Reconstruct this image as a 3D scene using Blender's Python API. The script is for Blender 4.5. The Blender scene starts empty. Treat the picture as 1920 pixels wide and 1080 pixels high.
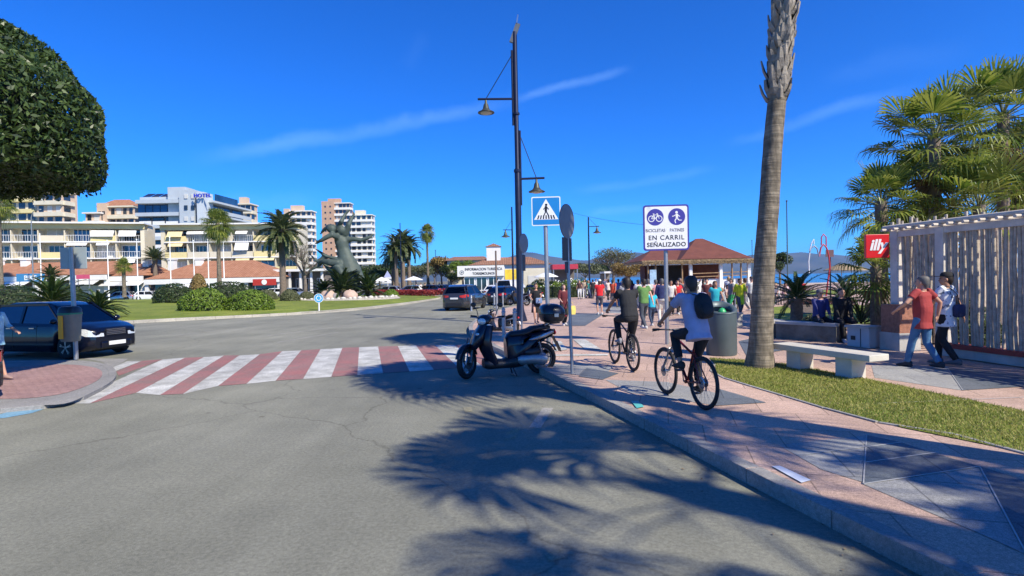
import bpy, math, random
import numpy as np
from mathutils import Vector, Matrix
R = math.radians
random.seed(7)
rng = np.random.default_rng(7)
scene = bpy.context.scene
COL = scene.collection
# ---------------------------------------------------------------- camera
F = 1050.0                                   # focal length in pixels of a 1920 wide picture
CAMZ, PITCH, ROLL = 1.97, 0.873, 1.2
cam_d = bpy.data.cameras.new('camera'); cam = bpy.data.objects.new('camera', cam_d); COL.objects.link(cam)
cam_d.sensor_width = 36.0; cam_d.lens = 36.0 * F / 1920.0
cam_d.clip_start = 0.1; cam_d.clip_end = 40000
CM = Matrix.Translation((0, 0, CAMZ)) @ Matrix.Rotation(R(90 - PITCH), 4, 'X') @ Matrix.Rotation(R(-ROLL), 4, 'Z')
cam.matrix_world = CM
scene.camera = cam
def ray(u, v):
    return (CM.to_3x3() @ Vector(((u - 960) / F, -(v - 540) / F, -1.0))).normalized()
def G(u, v, z=0.0):                          # point of the plane z seen at pixel (u, v)
    d = ray(u, v); t = (z - CAMZ) / d.z
    return Vector((d.x * t, d.y * t, z))
def At(u, v, Y):                             # point at distance Y ahead
    d = ray(u, v); t = Y / d.y
    return Vector((d.x * t, Y, CAMZ + d.z * t))
# ---------------------------------------------------------------- light
SUN_EL = 42.5
sd = Vector((0.707, -0.707, math.tan(R(SUN_EL)))).normalized()     # towards the sun
sun_d = bpy.data.lights.new('sun', 'SUN'); sun = bpy.data.objects.new('sun', sun_d); COL.objects.link(sun)
sun_d.energy = 4.6; sun_d.angle = R(0.5); sun_d.color = (1.0, 0.92, 0.765)
sun.rotation_euler = sd.to_track_quat('Z', 'Y').to_euler(); sun.location = (20, -20, 30)
scene.view_settings.view_transform = 'Standard'; scene.view_settings.look = 'None'
scene.view_settings.gamma = 1.0; scene.view_settings.exposure = 0.66
scene.view_settings.use_curve_mapping = False
w = bpy.data.worlds.new('World'); scene.world = w; w.use_nodes = True
def build_world():
    nt = w.node_tree; N = nt.nodes; L = nt.links; N.clear()
    out = N.new('ShaderNodeOutputWorld'); bg = N.new('ShaderNodeBackground'); bg.inputs['Strength'].default_value = 0.15
    sky = N.new('ShaderNodeTexSky'); sky.sky_type = 'NISHITA'; sky.sun_disc = False
    sky.sun_elevation = R(SUN_EL); sky.sun_rotation = R(135); sky.altitude = 0
    sky.air_density = 0.7; sky.dust_density = 0.0; sky.ozone_density = 3.0
    hs = N.new('ShaderNodeHueSaturation'); hs.inputs['Saturation'].default_value = 1.25; hs.inputs['Value'].default_value = 1.0
    L.new(sky.outputs[0], hs.inputs['Color'])
    tn = N.new('ShaderNodeMix'); tn.data_type = 'RGBA'; tn.blend_type = 'MULTIPLY'; tn.inputs['Factor'].default_value = 1
    L.new(hs.outputs[0], tn.inputs['A']); tn.inputs['B'].default_value = (.16, .57, 1.04, 1)
    tc = N.new('ShaderNodeTexCoord')
    def m(op, a, b=None, c=None):
        n = N.new('ShaderNodeMath'); n.operation = op
        for i, x in enumerate((a, b, c)):
            if x is None: continue
            if isinstance(x, (int, float)): n.inputs[i].default_value = x
            else: L.new(x, n.inputs[i])
        return n.outputs[0]
    def dot(v):
        n = N.new('ShaderNodeVectorMath'); n.operation = 'DOT_PRODUCT'
        L.new(tc.outputs['Generated'], n.inputs[0]); n.inputs[1].default_value = v; return n.outputs['Value']
    total = None
    mp = N.new('ShaderNodeMapping'); L.new(tc.outputs['Generated'], mp.inputs[0])
    nz = N.new('ShaderNodeTexNoise'); nz.inputs['Scale'].default_value = 9; nz.inputs['Detail'].default_value = 6
    nz.inputs['Roughness'].default_value = 0.6; L.new(mp.outputs[0], nz.inputs['Vector'])
    for (a, b, wd, amt) in (((380, 300), (960, 190), 0.019, 0.30), ((960, 190), (1180, 130), 0.011, 0.24), ((1370, 268), (1720, 160), 0.013, 0.20),
                            ((1080, 362), (1340, 318), 0.012, 0.14), ((1100, 405), (1215, 388), 0.012, 0.16), ((760, 130), (800, 60), 0.02, 0.03),
                            ((380, 385), (600, 372), 0.022, 0.12), ((1540, 150), (1830, 80), 0.024, 0.05)):
        da, db = ray(*a), ray(*b); n_ = da.cross(db).normalized(); mid = (da + db).normalized()
        half = da.angle(db) / 2
        along = n_.cross(mid).normalized()
        wob = m('MULTIPLY', m('SUBTRACT', nz.outputs['Fac'], 0.5), wd * 2.2)
        d1 = m('ABSOLUTE', m('ADD', dot(n_), wob))
        mr = N.new('ShaderNodeMapRange'); mr.interpolation_type = 'SMOOTHSTEP'; L.new(d1, mr.inputs[0])
        mr.inputs[1].default_value = 0; mr.inputs[2].default_value = wd; mr.inputs[3].default_value = 1; mr.inputs[4].default_value = 0
        d2 = m('ABSOLUTE', dot(along))
        ml = N.new('ShaderNodeMapRange'); ml.interpolation_type = 'SMOOTHSTEP'; L.new(d2, ml.inputs[0])
        ml.inputs[1].default_value = math.sin(half) * 0.55; ml.inputs[2].default_value = math.sin(half) * 1.15; ml.inputs[3].default_value = 1; ml.inputs[4].default_value = 0
        front = m('GREATER_THAN', dot(mid), 0.0)
        k = m('MULTIPLY', m('MULTIPLY', m('MULTIPLY', mr.outputs[0], ml.outputs[0]), front), m('MULTIPLY', nz.outputs['Fac'], .9 * amt))
        total = k if total is None else m('ADD', total, k)
    mix = N.new('ShaderNodeMix'); mix.data_type = 'RGBA'
    L.new(total, mix.inputs['Factor']); L.new(tn.outputs['Result'], mix.inputs['A']); mix.inputs['B'].default_value = (2.6, 4.6, 7.6, 1)
    L.new(mix.outputs['Result'], bg.inputs['Color']); L.new(bg.outputs[0], out.inputs[0])
build_world()
# ---------------------------------------------------------------- helpers
def V(*a): return Vector(a)
class MB:
    def __init__(s): s.v = []; s.f = []; s.m = []; s.s = []
    def add(s, verts, faces, m=0, smooth=False):
        o = len(s.v); s.v += [tuple(p) for p in verts]
        for f in faces: s.f.append(tuple(i + o for i in f)); s.m.append(m); s.s.append(smooth)
        return s
    def box(s, c, d, rz=0, m=0, M=None):
        x, y, z = d[0] / 2, d[1] / 2, d[2] / 2
        P = [V(a * x, b * y, e * z) for a in (-1, 1) for b in (-1, 1) for e in (-1, 1)]
        Q = M if M is not None else Matrix.Rotation(rz, 3, 'Z')
        P = [Q @ p + V(*c) for p in P]
        return s.add(P, [(0, 1, 3, 2), (4, 6, 7, 5), (0, 4, 5, 1), (2, 3, 7, 6), (0, 2, 6, 4), (1, 5, 7, 3)], m)
    def bar(s, a, b, w, h, m=0, up=(0, 0, 1)):           # box from a to b
        a, b = V(*a), V(*b); d = b - a; l = d.length; d.normalize(); u = V(*up)
        if abs(d.dot(u)) > .99: u = V(0, 1, 0)
        x = u.cross(d).normalized(); z = d.cross(x)
        Q = Matrix((x, d, z)).transposed()
        return s.box((a + b) / 2, (w, l, h), m=m, M=Q)
    def loft(s, rings, m=0, smooth=True, cap=True, closed=True):
        n = len(rings[0]); vv = [p for r in rings for p in r]; ff = []
        for i in range(len(rings) - 1):
            for j in range(n if closed else n - 1):
                k = (j + 1) % n
                ff.append((i * n + j, i * n + k, (i + 1) * n + k, (i + 1) * n + j))
        s.add(vv, ff, m, smooth)
        if cap and closed:
            s.add(rings[0], [tuple(range(n - 1, -1, -1))], m, False); s.add(rings[-1], [tuple(range(n))], m, False)
        return s
    def tube(s, pts, r, n=8, m=0, smooth=True, cap=True, flat=1.0, side=None):
        pts = [V(*p) for p in pts]
        if isinstance(r, (int, float)): r = [r] * len(pts)
        rings = []; prev = V(*side) if side is not None else None
        for i, p in enumerate(pts):
            if i == 0: d = pts[1] - pts[0]
            elif i == len(pts) - 1: d = pts[-1] - pts[-2]
            else: d = (pts[i + 1] - pts[i]).normalized() + (pts[i] - pts[i - 1]).normalized()
            if d.length < 1e-9: d = V(0, 0, 1)
            d.normalize()
            if prev is None: prev = V(1, 0, 0) if abs(d.x) < .9 else V(0, 1, 0)
            x = (prev - d * prev.dot(d))
            if x.length < 1e-6: x = d.orthogonal()
            x.normalize(); y = d.cross(x); prev = x
            rings.append([p + (x * math.cos(t) + y * math.sin(t) * flat) * r[i] for t in [2 * math.pi * k / n for k in range(n)]])
        return s.loft(rings, m, smooth, cap)
    def lathe(s, prof, n=16, loc=(0, 0, 0), m=0, M=None, smooth=True, cap=True):
        Q = M if M is not None else Matrix.Identity(3); L = V(*loc)
        rings = [[Q @ V(r * math.cos(2 * math.pi * k / n), r * math.sin(2 * math.pi * k / n), z) + L for k in range(n)] for r, z in prof]
        return s.loft(rings, m, smooth, cap)
    def ball(s, c, r, n=10, m=0, M=None):
        if isinstance(r, (int, float)): r = (r, r, r)
        Q = M if M is not None else Matrix.Identity(3); h = max(4, n // 2 + 1)
        rings = []
        for i in range(h + 1):
            a = math.pi * (i + (0.12 if i == 0 else -0.12 if i == h else 0)) / h
            rings.append([Q @ V(r[0] * math.sin(a) * math.cos(2 * math.pi * k / n), r[1] * math.sin(a) * math.sin(2 * math.pi * k / n), -r[2] * math.cos(a)) + V(*c) for k in range(n)])
        return s.loft(rings, m)
    def prism(s, poly, z0, z1, m=0):                     # poly CCW in XY
        n = len(poly); P = [(p[0], p[1], z0) for p in poly] + [(p[0], p[1], z1) for p in poly]
        return s.add(P, [tuple(range(n - 1, -1, -1)), tuple(range(n, 2 * n))] + [(i, (i + 1) % n, n + (i + 1) % n, n + i) for i in range(n)], m)
    def slab(s, poly3, t, nrm, m=0):                     # polygon of 3d points thickened by t along nrm
        n = len(poly3); d = V(*nrm) * t; P = [V(*p) for p in poly3]; Q = [p - d for p in P]
        return s.add(P + Q, [tuple(range(n)), tuple(range(2 * n - 1, n - 1, -1))] + [(i, n + i, n + (i + 1) % n, (i + 1) % n) for i in range(n)], m)
    def xf(s, M, start=0):
        s.v[start:] = [tuple(M @ V(*p)) for p in s.v[start:]]; return s
    def build(s, name, mats, parent=None, bevel=0, sub=0, remesh=0, smooth_it=0):
        if not isinstance(mats, (list, tuple)): mats = [mats]
        me = bpy.data.meshes.new(name); me.from_pydata(s.v, [], s.f)
        for mt in mats: me.materials.append(mt)
        me.polygons.foreach_set('material_index', s.m); me.polygons.foreach_set('use_smooth', s.s)
        me.validate(); me.update()
        o = bpy.data.objects.new(name, me); COL.objects.link(o)
        if parent is not None: o.parent = parent
        if remesh:
            md = o.modifiers.new('remesh', 'REMESH'); md.mode = 'VOXEL'; md.voxel_size = remesh; md.use_smooth_shade = True
            if smooth_it:
                md = o.modifiers.new('smooth', 'SMOOTH'); md.iterations = smooth_it; md.factor = .5
        if bevel:
            md = o.modifiers.new('bevel', 'BEVEL'); md.width = bevel; md.segments = 2; md.limit_method = 'ANGLE'; md.angle_limit = R(40)
        if sub:
            md = o.modifiers.new('sub', 'SUBSURF'); md.levels = sub; md.render_levels = sub
        return o
def quads(name, P, mats, parent=None, mi=None, smooth=False):      # P: (n,4,3) array of loose quads
    P = np.asarray(P, dtype=np.float32); n = len(P); k = P.shape[1]
    me = bpy.data.meshes.new(name)
    me.vertices.add(n * k); me.vertices.foreach_set('co', P.reshape(-1))
    me.loops.add(n * k); me.loops.foreach_set('vertex_index', np.arange(n * k, dtype=np.int32))
    me.polygons.add(n); me.polygons.foreach_set('loop_start', np.arange(0, n * k, k, dtype=np.int32))
    me.polygons.foreach_set('loop_total', np.full(n, k, dtype=np.int32))
    if not isinstance(mats, (list, tuple)): mats = [mats]
    for mt in mats: me.materials.append(mt)
    if mi is not None: me.polygons.foreach_set('material_index', np.asarray(mi, dtype=np.int32))
    me.update(); me.validate()
    o = bpy.data.objects.new(name, me); COL.objects.link(o)
    if parent is not None: o.parent = parent
    return o
def tag(o, label=None, cat=None, group=None, kind=None):
    if label: o['label'] = label
    if cat: o['category'] = cat
    if group: o['group'] = group
    if kind: o['kind'] = kind
    return o
def thing(name, label, cat, loc=(0, 0, 0), rz=0, group=None, scale=1):
    o = bpy.data.objects.new(name, None); COL.objects.link(o); o.empty_display_size = .2
    o.location = loc; o.rotation_euler = (0, 0, rz); o.scale = (scale,) * 3
    return tag(o, label, cat, group)
def kids(o): return [c for c in bpy.data.objects if c.parent == o]
def dup(o, loc=None, rz=None, label=None, scale=None, parent=None, group=None):
    ch = kids(o); c = o.copy(); COL.objects.link(c)
    if parent is not None: c.parent = parent
    if loc is not None: c.location = loc
    if rz is not None: c.rotation_euler = (0, 0, rz)
    if scale is not None: c.scale = (scale,) * 3 if isinstance(scale, (int, float)) else scale
    if label: c['label'] = label
    if group: c['group'] = group
    for k in ch: dup(k, parent=c)
    return c
def structure(o): o['kind'] = 'structure'; return o
# ---------------------------------------------------------------- materials
MATS = {}
def mat(name, col=(.5, .5, .5), rough=.6, metal=0, var=.12, scale=4, bump=0, bscale=None, spec=.5, alpha=None, col2=None, coat=0, emit=None, detail=5, trans=0):
    if name in MATS: return MATS[name]
    M = bpy.data.materials.new(name); M.use_nodes = True; nt = M.node_tree; N = nt.nodes; L = nt.links
    b = N['Principled BSDF']
    b.inputs['Roughness'].default_value = rough; b.inputs['Metallic'].default_value = metal
    b.inputs['Specular IOR Level'].default_value = spec
    if coat: b.inputs['Coat Weight'].default_value = coat; b.inputs['Coat Roughness'].default_value = .05
    tc = N.new('ShaderNodeTexCoord'); nz = N.new('ShaderNodeTexNoise'); nz.inputs['Scale'].default_value = scale
    nz.inputs['Detail'].default_value = detail; nz.inputs['Roughness'].default_value = .6
    L.new(tc.outputs['Object'], nz.inputs['Vector'])
    rp = N.new('ShaderNodeValToRGB'); c1 = [max(0, c * (1 - var)) for c in col]; c2 = col2 or [min(1, c * (1 + var)) for c in col]
    if col2: c1 = list(col)
    rp.color_ramp.elements[0].color = (*c1, 1); rp.color_ramp.elements[1].color = (*c2, 1)
    rp.color_ramp.elements[0].position = .3; rp.color_ramp.elements[1].position = .7
    L.new(nz.outputs['Fac'], rp.inputs[0]); L.new(rp.outputs[0], b.inputs['Base Color'])
    if bump:
        n2 = N.new('ShaderNodeTexNoise'); n2.inputs['Scale'].default_value = bscale or scale * 6; n2.inputs['Detail'].default_value = 6
        L.new(tc.outputs['Object'], n2.inputs['Vector'])
        bp = N.new('ShaderNodeBump'); bp.inputs['Strength'].default_value = min(1, bump); bp.inputs['Distance'].default_value = .02
        L.new(n2.outputs['Fac'], bp.inputs['Height']); L.new(bp.outputs[0], b.inputs['Normal'])
    if emit: b.inputs['Emission Color'].default_value = (*emit, 1); b.inputs['Emission Strength'].default_value = 1
    if trans:                                     # thin leaf: some light comes through
        tr = N.new('ShaderNodeBsdfTranslucent'); mx = N.new('ShaderNodeMixShader'); mx.inputs[0].default_value = trans
        L.new(rp.outputs[0], tr.inputs[0]); L.new(b.outputs[0], mx.inputs[1]); L.new(tr.outputs[0], mx.inputs[2])
        L.new(mx.outputs[0], N['Material Output'].inputs[0])
    MATS[name] = M; return M
def leafmat(name, a, b, rough=.45, trans=.25, scale=3.0):    # colour varies leaf by leaf
    if name in MATS: return MATS[name]
    M = mat(name, a, rough, 0, scale=scale, col2=b, trans=trans, spec=.4)
    nt = M.node_tree; N = nt.nodes; L = nt.links
    g = N.new('ShaderNodeNewGeometry'); rp = [n for n in N if n.type == 'VALTORGB'][0]
    nz = [n for n in N if n.type == 'TEX_NOISE'][0]
    ad = N.new('ShaderNodeMath'); ad.operation = 'ADD'; mu = N.new('ShaderNodeMath'); mu.operation = 'MULTIPLY'; mu.inputs[1].default_value = .5
    L.new(g.outputs['Random Per Island'], mu.inputs[0]); L.new(mu.outputs[0], ad.inputs[0])
    m2 = N.new('ShaderNodeMath'); m2.operation = 'MULTIPLY'; m2.inputs[1].default_value = .5; L.new(nz.outputs['Fac'], m2.inputs[0]); L.new(m2.outputs[0], ad.inputs[1])
    L.new(ad.outputs[0], rp.inputs[0]); return M
def glassmat(name, tint=(.1, .13, .14), see=.35, rough=.03):
    if name in MATS: return MATS[name]
    M = bpy.data.materials.new(name); M.use_nodes = True; nt = M.node_tree; N = nt.nodes; L = nt.links; N.remove(N['Principled BSDF'])
    o = N['Material Output']; t = N.new('ShaderNodeBsdfTransparent'); t.inputs[0].default_value = (*[see + .3 * c for c in tint], 1)
    gl = N.new('ShaderNodeBsdfGlossy'); gl.inputs['Roughness'].default_value = rough; gl.inputs[0].default_value = (.14, .15, .16, 1)
    fr = N.new('ShaderNodeFresnel'); fr.inputs[0].default_value = 1.5
    ad = N.new('ShaderNodeMath'); ad.operation = 'ADD'; ad.inputs[1].default_value = .06; L.new(fr.outputs[0], ad.inputs[0])
    mx = N.new('ShaderNodeMixShader'); L.new(ad.outputs[0], mx.inputs[0]); L.new(t.outputs[0], mx.inputs[1]); L.new(gl.outputs[0], mx.inputs[2])
    L.new(mx.outputs[0], o.inputs[0]); MATS[name] = M; return M
metal_dark = mat('dark painted metal', (.012, .016, .03), .35, .3, .2)
galv = mat('galvanised steel', (.36, .37, .38), .45, .7, .12, 8)
rubber = mat('tyre rubber', (.012, .012, .013), .75, 0, .3, 20)
black_p = mat('black plastic', (.012, .012, .014), .45, 0, .2, 12)
chrome = mat('chrome', (.6, .6, .62), .18, 1, .05)
alu = mat('brushed aluminium', (.42, .43, .45), .3, 1, .08, 12)
white_p = mat('white paint', (.78, .78, .76), .5, 0, .05, 3)
concrete = mat('pale concrete', (.42, .40, .36), .85, 0, .18, 3, bump=.3, bscale=60)
wood_w = mat('weathered wood', (.41, .35, .275), .85, 0, .3, 9, bump=.5, bscale=40)
brick = mat('brick', (.30, .13, .08), .85, 0, .3, 14, bump=.4, bscale=50)
bark = mat('palm bark', (.17, .13, .095), .9, 0, .35, 10, bump=.9, bscale=22)
# ================================================================ ground
SW = 0.14
def groundmat(name, c1, c2, big=.35, speck=None, fine=180, rough=.9, bump=.25, stain=None):
    M = bpy.data.materials.new(name); M.use_nodes = True; nt = M.node_tree; N = nt.nodes; L = nt.links
    b = N['Principled BSDF']; b.inputs['Roughness'].default_value = rough; b.inputs['Specular IOR Level'].default_value = .3
    tc = N.new('ShaderNodeTexCoord')
    def noise(sc, det=5, ro=.6, stretch=None):
        n = N.new('ShaderNodeTexNoise'); n.inputs['Scale'].default_value = sc; n.inputs['Detail'].default_value = det; n.inputs['Roughness'].default_value = ro
        if stretch:
            mp = N.new('ShaderNodeMapping'); mp.inputs['Scale'].default_value = stretch; mp.inputs['Rotation'].default_value = (0, 0, R(-15))
            L.new(tc.outputs['Object'], mp.inputs[0]); L.new(mp.outputs[0], n.inputs['Vector'])
        else: L.new(tc.outputs['Object'], n.inputs['Vector'])
        return n.outputs['Fac']
    def ramp(x, p0, p1, a, c):
        r = N.new('ShaderNodeValToRGB'); r.color_ramp.elements[0].position = p0; r.color_ramp.elements[1].position = p1
        r.color_ramp.elements[0].color = (*a, 1); r.color_ramp.elements[1].color = (*c, 1); L.new(x, r.inputs[0]); return r.outputs[0]
    def mixc(f, a, c, mode='MIX', fac=None):
        m = N.new('ShaderNodeMix'); m.data_type = 'RGBA'; m.blend_type = mode
        if fac is not None: m.inputs['Factor'].default_value = fac
        else: L.new(f, m.inputs['Factor'])
        L.new(a, m.inputs['A']); L.new(c, m.inputs['B']); return m.outputs['Result']
    base = ramp(noise(big, 6, .65), .35, .65, c1, c2); pt = ramp(noise(.11, 3, .5), .42, .58, (.90, .90, .91), (1.08, 1.07, 1.05)); base = mixc(None, base, pt, 'MULTIPLY', 1.0)
    streak = ramp(noise(1.2, 4, .6, (1.5, .12, 1)), .3, .7, (.86, .86, .86), (1.1, 1.1, 1.1))
    base = mixc(None, base, streak, 'MULTIPLY', .8)
    f = noise(fine, 2, .8); g = ramp(f, .3, .7, (.4, .4, .4), (1.6, 1.6, 1.6)); base = mixc(None, base, g, 'MULTIPLY', .8)
    g2 = ramp(noise(28, 4, .7), .35, .65, (.78, .78, .78), (1.18, 1.18, 1.18)); base = mixc(None, base, g2, 'MULTIPLY', 1.0)
    if stain:
        v = N.new('ShaderNodeTexVoronoi'); v.inputs['Scale'].default_value = .9; L.new(tc.outputs['Object'], v.inputs['Vector'])
        s_ = ramp(v.outputs['Distance'], .02, .06, (.55, .52, .5), (1, 1, 1)); base = mixc(None, base, s_, 'MULTIPLY', .8)
        v = N.new('ShaderNodeTexVoronoi'); v.feature = 'DISTANCE_TO_EDGE'; v.inputs['Scale'].default_value = .16
        wv = N.new('ShaderNodeMapping'); ns = N.new('ShaderNodeTexNoise'); ns.inputs['Scale'].default_value = .9; ns.inputs['Detail'].default_value = 6
        L.new(tc.outputs['Object'], ns.inputs['Vector'])
        ad = N.new('ShaderNodeVectorMath'); ad.operation = 'ADD'; L.new(tc.outputs['Object'], ad.inputs[0]); L.new(ns.outputs['Color'], ad.inputs[1])
        L.new(ad.outputs[0], v.inputs['Vector'])
        s_ = ramp(v.outputs['Distance'], .001, .004, (.45, .43, .42), (1, 1, 1)); base = mixc(None, base, s_, 'MULTIPLY', .55)
    L.new(base, b.inputs['Base Color'])
    bp = N.new('ShaderNodeBump'); bp.inputs['Strength'].default_value = bump; bp.inputs['Distance'].default_value = .01
    L.new(f, bp.inputs['Height']); L.new(bp.outputs[0], b.inputs['Normal'])
    return M
def tilemat(name, c1, c2, rot, sx=.8, sy=.4, mortar=(.3, .27, .25), off=.5):
    M = groundmat(name, c1, c2, big=.8, fine=140, rough=.7, bump=.08); nt = M.node_tree; N = nt.nodes; L = nt.links
    b = N['Principled BSDF']; src = b.inputs['Base Color'].links[0].from_socket
    tc = N.new('ShaderNodeTexCoord'); mp = N.new('ShaderNodeMapping'); mp.inputs['Rotation'].default_value = (0, 0, rot); L.new(tc.outputs['Object'], mp.inputs[0])
    br = N.new('ShaderNodeTexBrick'); br.inputs['Scale'].default_value = 1; br.inputs['Brick Width'].default_value = sx; br.inputs['Row Height'].default_value = sy
    br.inputs['Mortar Size'].default_value = .008; br.inputs['Mortar Smooth'].default_value = .3; br.offset = off
    br.inputs['Color1'].default_value = (.88, .88, .88, 1); br.inputs['Color2'].default_value = (1.08, 1.08, 1.08, 1); br.inputs['Mortar'].default_value = (.5, .5, .5, 1)
    L.new(mp.outputs[0], br.inputs['Vector'])
    m = N.new('ShaderNodeMix'); m.data_type = 'RGBA'; m.blend_type = 'MULTIPLY'; m.inputs['Factor'].default_value = 1
    L.new(src, m.inputs['A']); L.new(br.outputs['Color'], m.inputs['B']); L.new(m.outputs['Result'], b.inputs['Base Color'])
    return M
KR = -math.atan2(.275, 1)          # kerb heading
m_asph = groundmat('worn asphalt', (.176, .177, .138), (.250, .249, .196), stain=True)
m_pink = tilemat('pink paving tiles', (.44, .305, .235), (.53, .375, .295), -KR * 1 + 0, .8, .8)
m_grey = tilemat('grey paving tiles', (.27, .27, .26), (.34, .34, .32), -KR, .8, .8)
m_dark = tilemat('dark grey paving tiles', (.10, .12, .14), (.15, .165, .18), -KR, .8, .8)
m_kerb = groundmat('granite kerb', (.24, .235, .22), (.33, .32, .30), fine=220, bump=.3)
m_red = groundmat('faded red road paint', (.25, .165, .15), (.35, .15, .14), big=1.4, fine=150)
m_wht = groundmat('worn white road paint', (.33, .33, .30), (.60, .60, .56), big=1.8, fine=120)
m_lawn = groundmat('lawn grass', (.12, .17, .018), (.22, .25, .04), big=.5, fine=40, bump=.8)
m_soil = groundmat('soil', (.10, .075, .05), (.17, .13, .09), big=1.2)
m_sand = groundmat('beach sand', (.42, .36, .27), (.5, .43, .33), big=.2)
m_earth = groundmat('dry open land', (.12, .12, .07), (.2, .18, .12), big=.02)
m_blue = groundmat('faded blue paint', (.14, .3, .42), (.22, .38, .48), big=3)
def flat(name, pts, z, m, kind='structure', label=None):
    b = MB(); b.add([(p[0], p[1], z) for p in pts], [tuple(range(len(pts)))])
    o = b.build(name, m)
    if kind: o['kind'] = kind
    return o
def orient(p):
    a = sum(p[i][0] * p[(i + 1) % len(p)][1] - p[(i + 1) % len(p)][0] * p[i][1] for i in range(len(p)))
    return list(p) if a > 0 else list(p)[::-1]
def px(pts, z=0): return orient([G(u, v, z)[:2] for u, v in pts])
def spline(pts, n=6, closed=False):
    P = [V(*p[:2], 0) for p in pts]; out = []
    N_ = len(P)
    for i in range(N_ if closed else N_ - 1):
        p0 = P[i - 1] if (i or closed) else P[0]; p1 = P[i]; p2 = P[(i + 1) % N_]; p3 = P[(i + 2) % N_] if (closed or i + 2 < N_) else P[-1]
        for k in range(n):
            t = k / n
            q = .5 * ((2 * p1) + (p2 - p0) * t + (2 * p0 - 5 * p1 + 4 * p2 - p3) * t * t + (3 * p1 - p0 - 3 * p2 + p3) * t ** 3)
            out.append((q.x, q.y))
    if not closed: out.append(tuple(P[-1][:2]))
    return out
flat('ground', [(-8800, -60), (8800, -60), (8800, 8200), (-8800, 8200)], -.30, m_earth)
flat('road', [(-160, -40), (40, -40), (40, 150), (-160, 150)], 0, m_asph)
# promenade: kerb line
k0 = G(1810, 1080, SW); kA = G(1030, 698, SW); kd = (kA - k0).normalized()
near = k0 - kd * 9
edge = [tuple(near[:2]), tuple(k0[:2]), tuple(kA[:2])] + [(-.95, 17.0), (-1.7, 21.5), (-1.75, 26), (-1.35, 31), (-.3, 37), (1.3, 43), (4, 51), (9, 62), (16, 80), (18, 96)]
edge = edge[:2] + spline(edge[2:], 5)
prom = edge + [(60, 96), (60, -20), (edge[0][0] + 1, -20)]
flat('promenade', orient(prom), SW, m_pink)
def kerb(name, line, wdt, h, m, step=1.0, side=1, closed=False, z0=-.02):
    # resample to stones
    pts = [V(p[0], p[1], 0) for p in line]; cum = [0]
    if closed: pts.append(pts[0])
    for a, b in zip(pts, pts[1:]): cum.append(cum[-1] + (b - a).length)
    def at(s):
        s = min(max(s, 0), cum[-1] - 1e-6)
        for i in range(len(cum) - 1):
            if cum[i + 1] > s: t = (s - cum[i]) / (cum[i + 1] - cum[i]); return pts[i].lerp(pts[i + 1], t)
        return pts[-1]
    mb = MB(); n = int(cum[-1] / step)
    for i in range(n):
        a, b = at(i * step + .005), at((i + 1) * step - .005); d = (b - a).normalized(); nn = V(-d.y, d.x, 0) * side * wdt
        hh = h + .003 + random.uniform(0, .006)
        P = [a, b, b + nn, a + nn]
        if side < 0: P = P[::-1]
        mb.prism([(p.x, p.y) for p in P], z0, hh)
    o = mb.build(name, m, bevel=.008); o['kind'] = 'structure'; return o
kerb('promenade_kerb', edge, .16, SW, m_kerb, 1.0, -1)
# patterns in the paving
PZ = SW + .004
greys = [[(1459, 834), (1625, 816), (1625, 906), (1540, 880)], [(1837, 875), (1925, 1040), (1860, 1010), (1619, 908)],
         [(1634, 685), (1775, 687), (1805, 732), (1640, 708)], [(1135, 712), (1250, 716), (1345, 737), (1342, 760), (1180, 736)],
         [(1035, 682), (1150, 688), (1130, 706), (1040, 700)], [(1111, 569), (1154, 568), (1200, 590), (1135, 586)]]
darks = [[(1625, 816), (1690, 830), (1754, 851), (1837, 875), (1619, 908)], [(1837, 875), (1930, 903), (1930, 1040)],
         [(1775, 689), (1920, 704), (1920, 725), (1806, 732)], [(1347, 729), (1437, 755), (1342, 761)], [(1073, 587), (1134, 588), (1097, 611), (1060, 611)],
         [(1100, 690), (1160, 700), (1130, 712), (1085, 706)], [(1385, 640), (1420, 632), (1480, 655), (1400, 668)], [(1270, 625), (1330, 622), (1330, 640)]]
for i, p in enumerate(greys): flat('grey_paving', px(p, PZ), PZ, m_grey)
for i, p in enumerate(darks): flat('dark_paving', px(p, PZ), PZ + .004, m_dark)
lines = [((1497, 854), (1690, 830)), ((1619, 868), (1760, 848)), ((1625, 816), (1619, 908)), ((1837, 875), (1925, 1040)), ((1619, 908), (1837, 875)), ((1775, 688), (1805, 732)), ((1640, 757), (1925, 745))]
mb = MB()
for (a, b) in lines:
    A, B = G(*a, PZ), G(*b, PZ); mb.bar((A.x, A.y, PZ + .006), (B.x, B.y, PZ + .006), .011, .003)
structure(mb.build('paving_joints', mat('pale joint filler', (.36, .36, .35), .8)))
flat('kerb_plate', px([(1447, 874), (1462, 873), (1521, 900), (1503, 905)], SW + .011), SW + .012, mat('white enamel', (.62, .66, .72), .4))
flat('teal_mark', px([(1183, 752), (1196, 752), (1208, 763), (1194, 766)], PZ + .006), PZ + .012, mat('teal paint', (.1, .42, .38), .6))
# cycle crossing blocks on promenade
for p in ([(1075, 637), (1098, 637), (1127, 655), (1098, 656)], [(1036, 640), (1052, 640), (1064, 656), (1040, 659)], [(1035, 665), (1140, 664), (1140, 667), (1035, 668)]):
    flat('white_marking', px(p, PZ), PZ + .008, m_wht)
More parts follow.
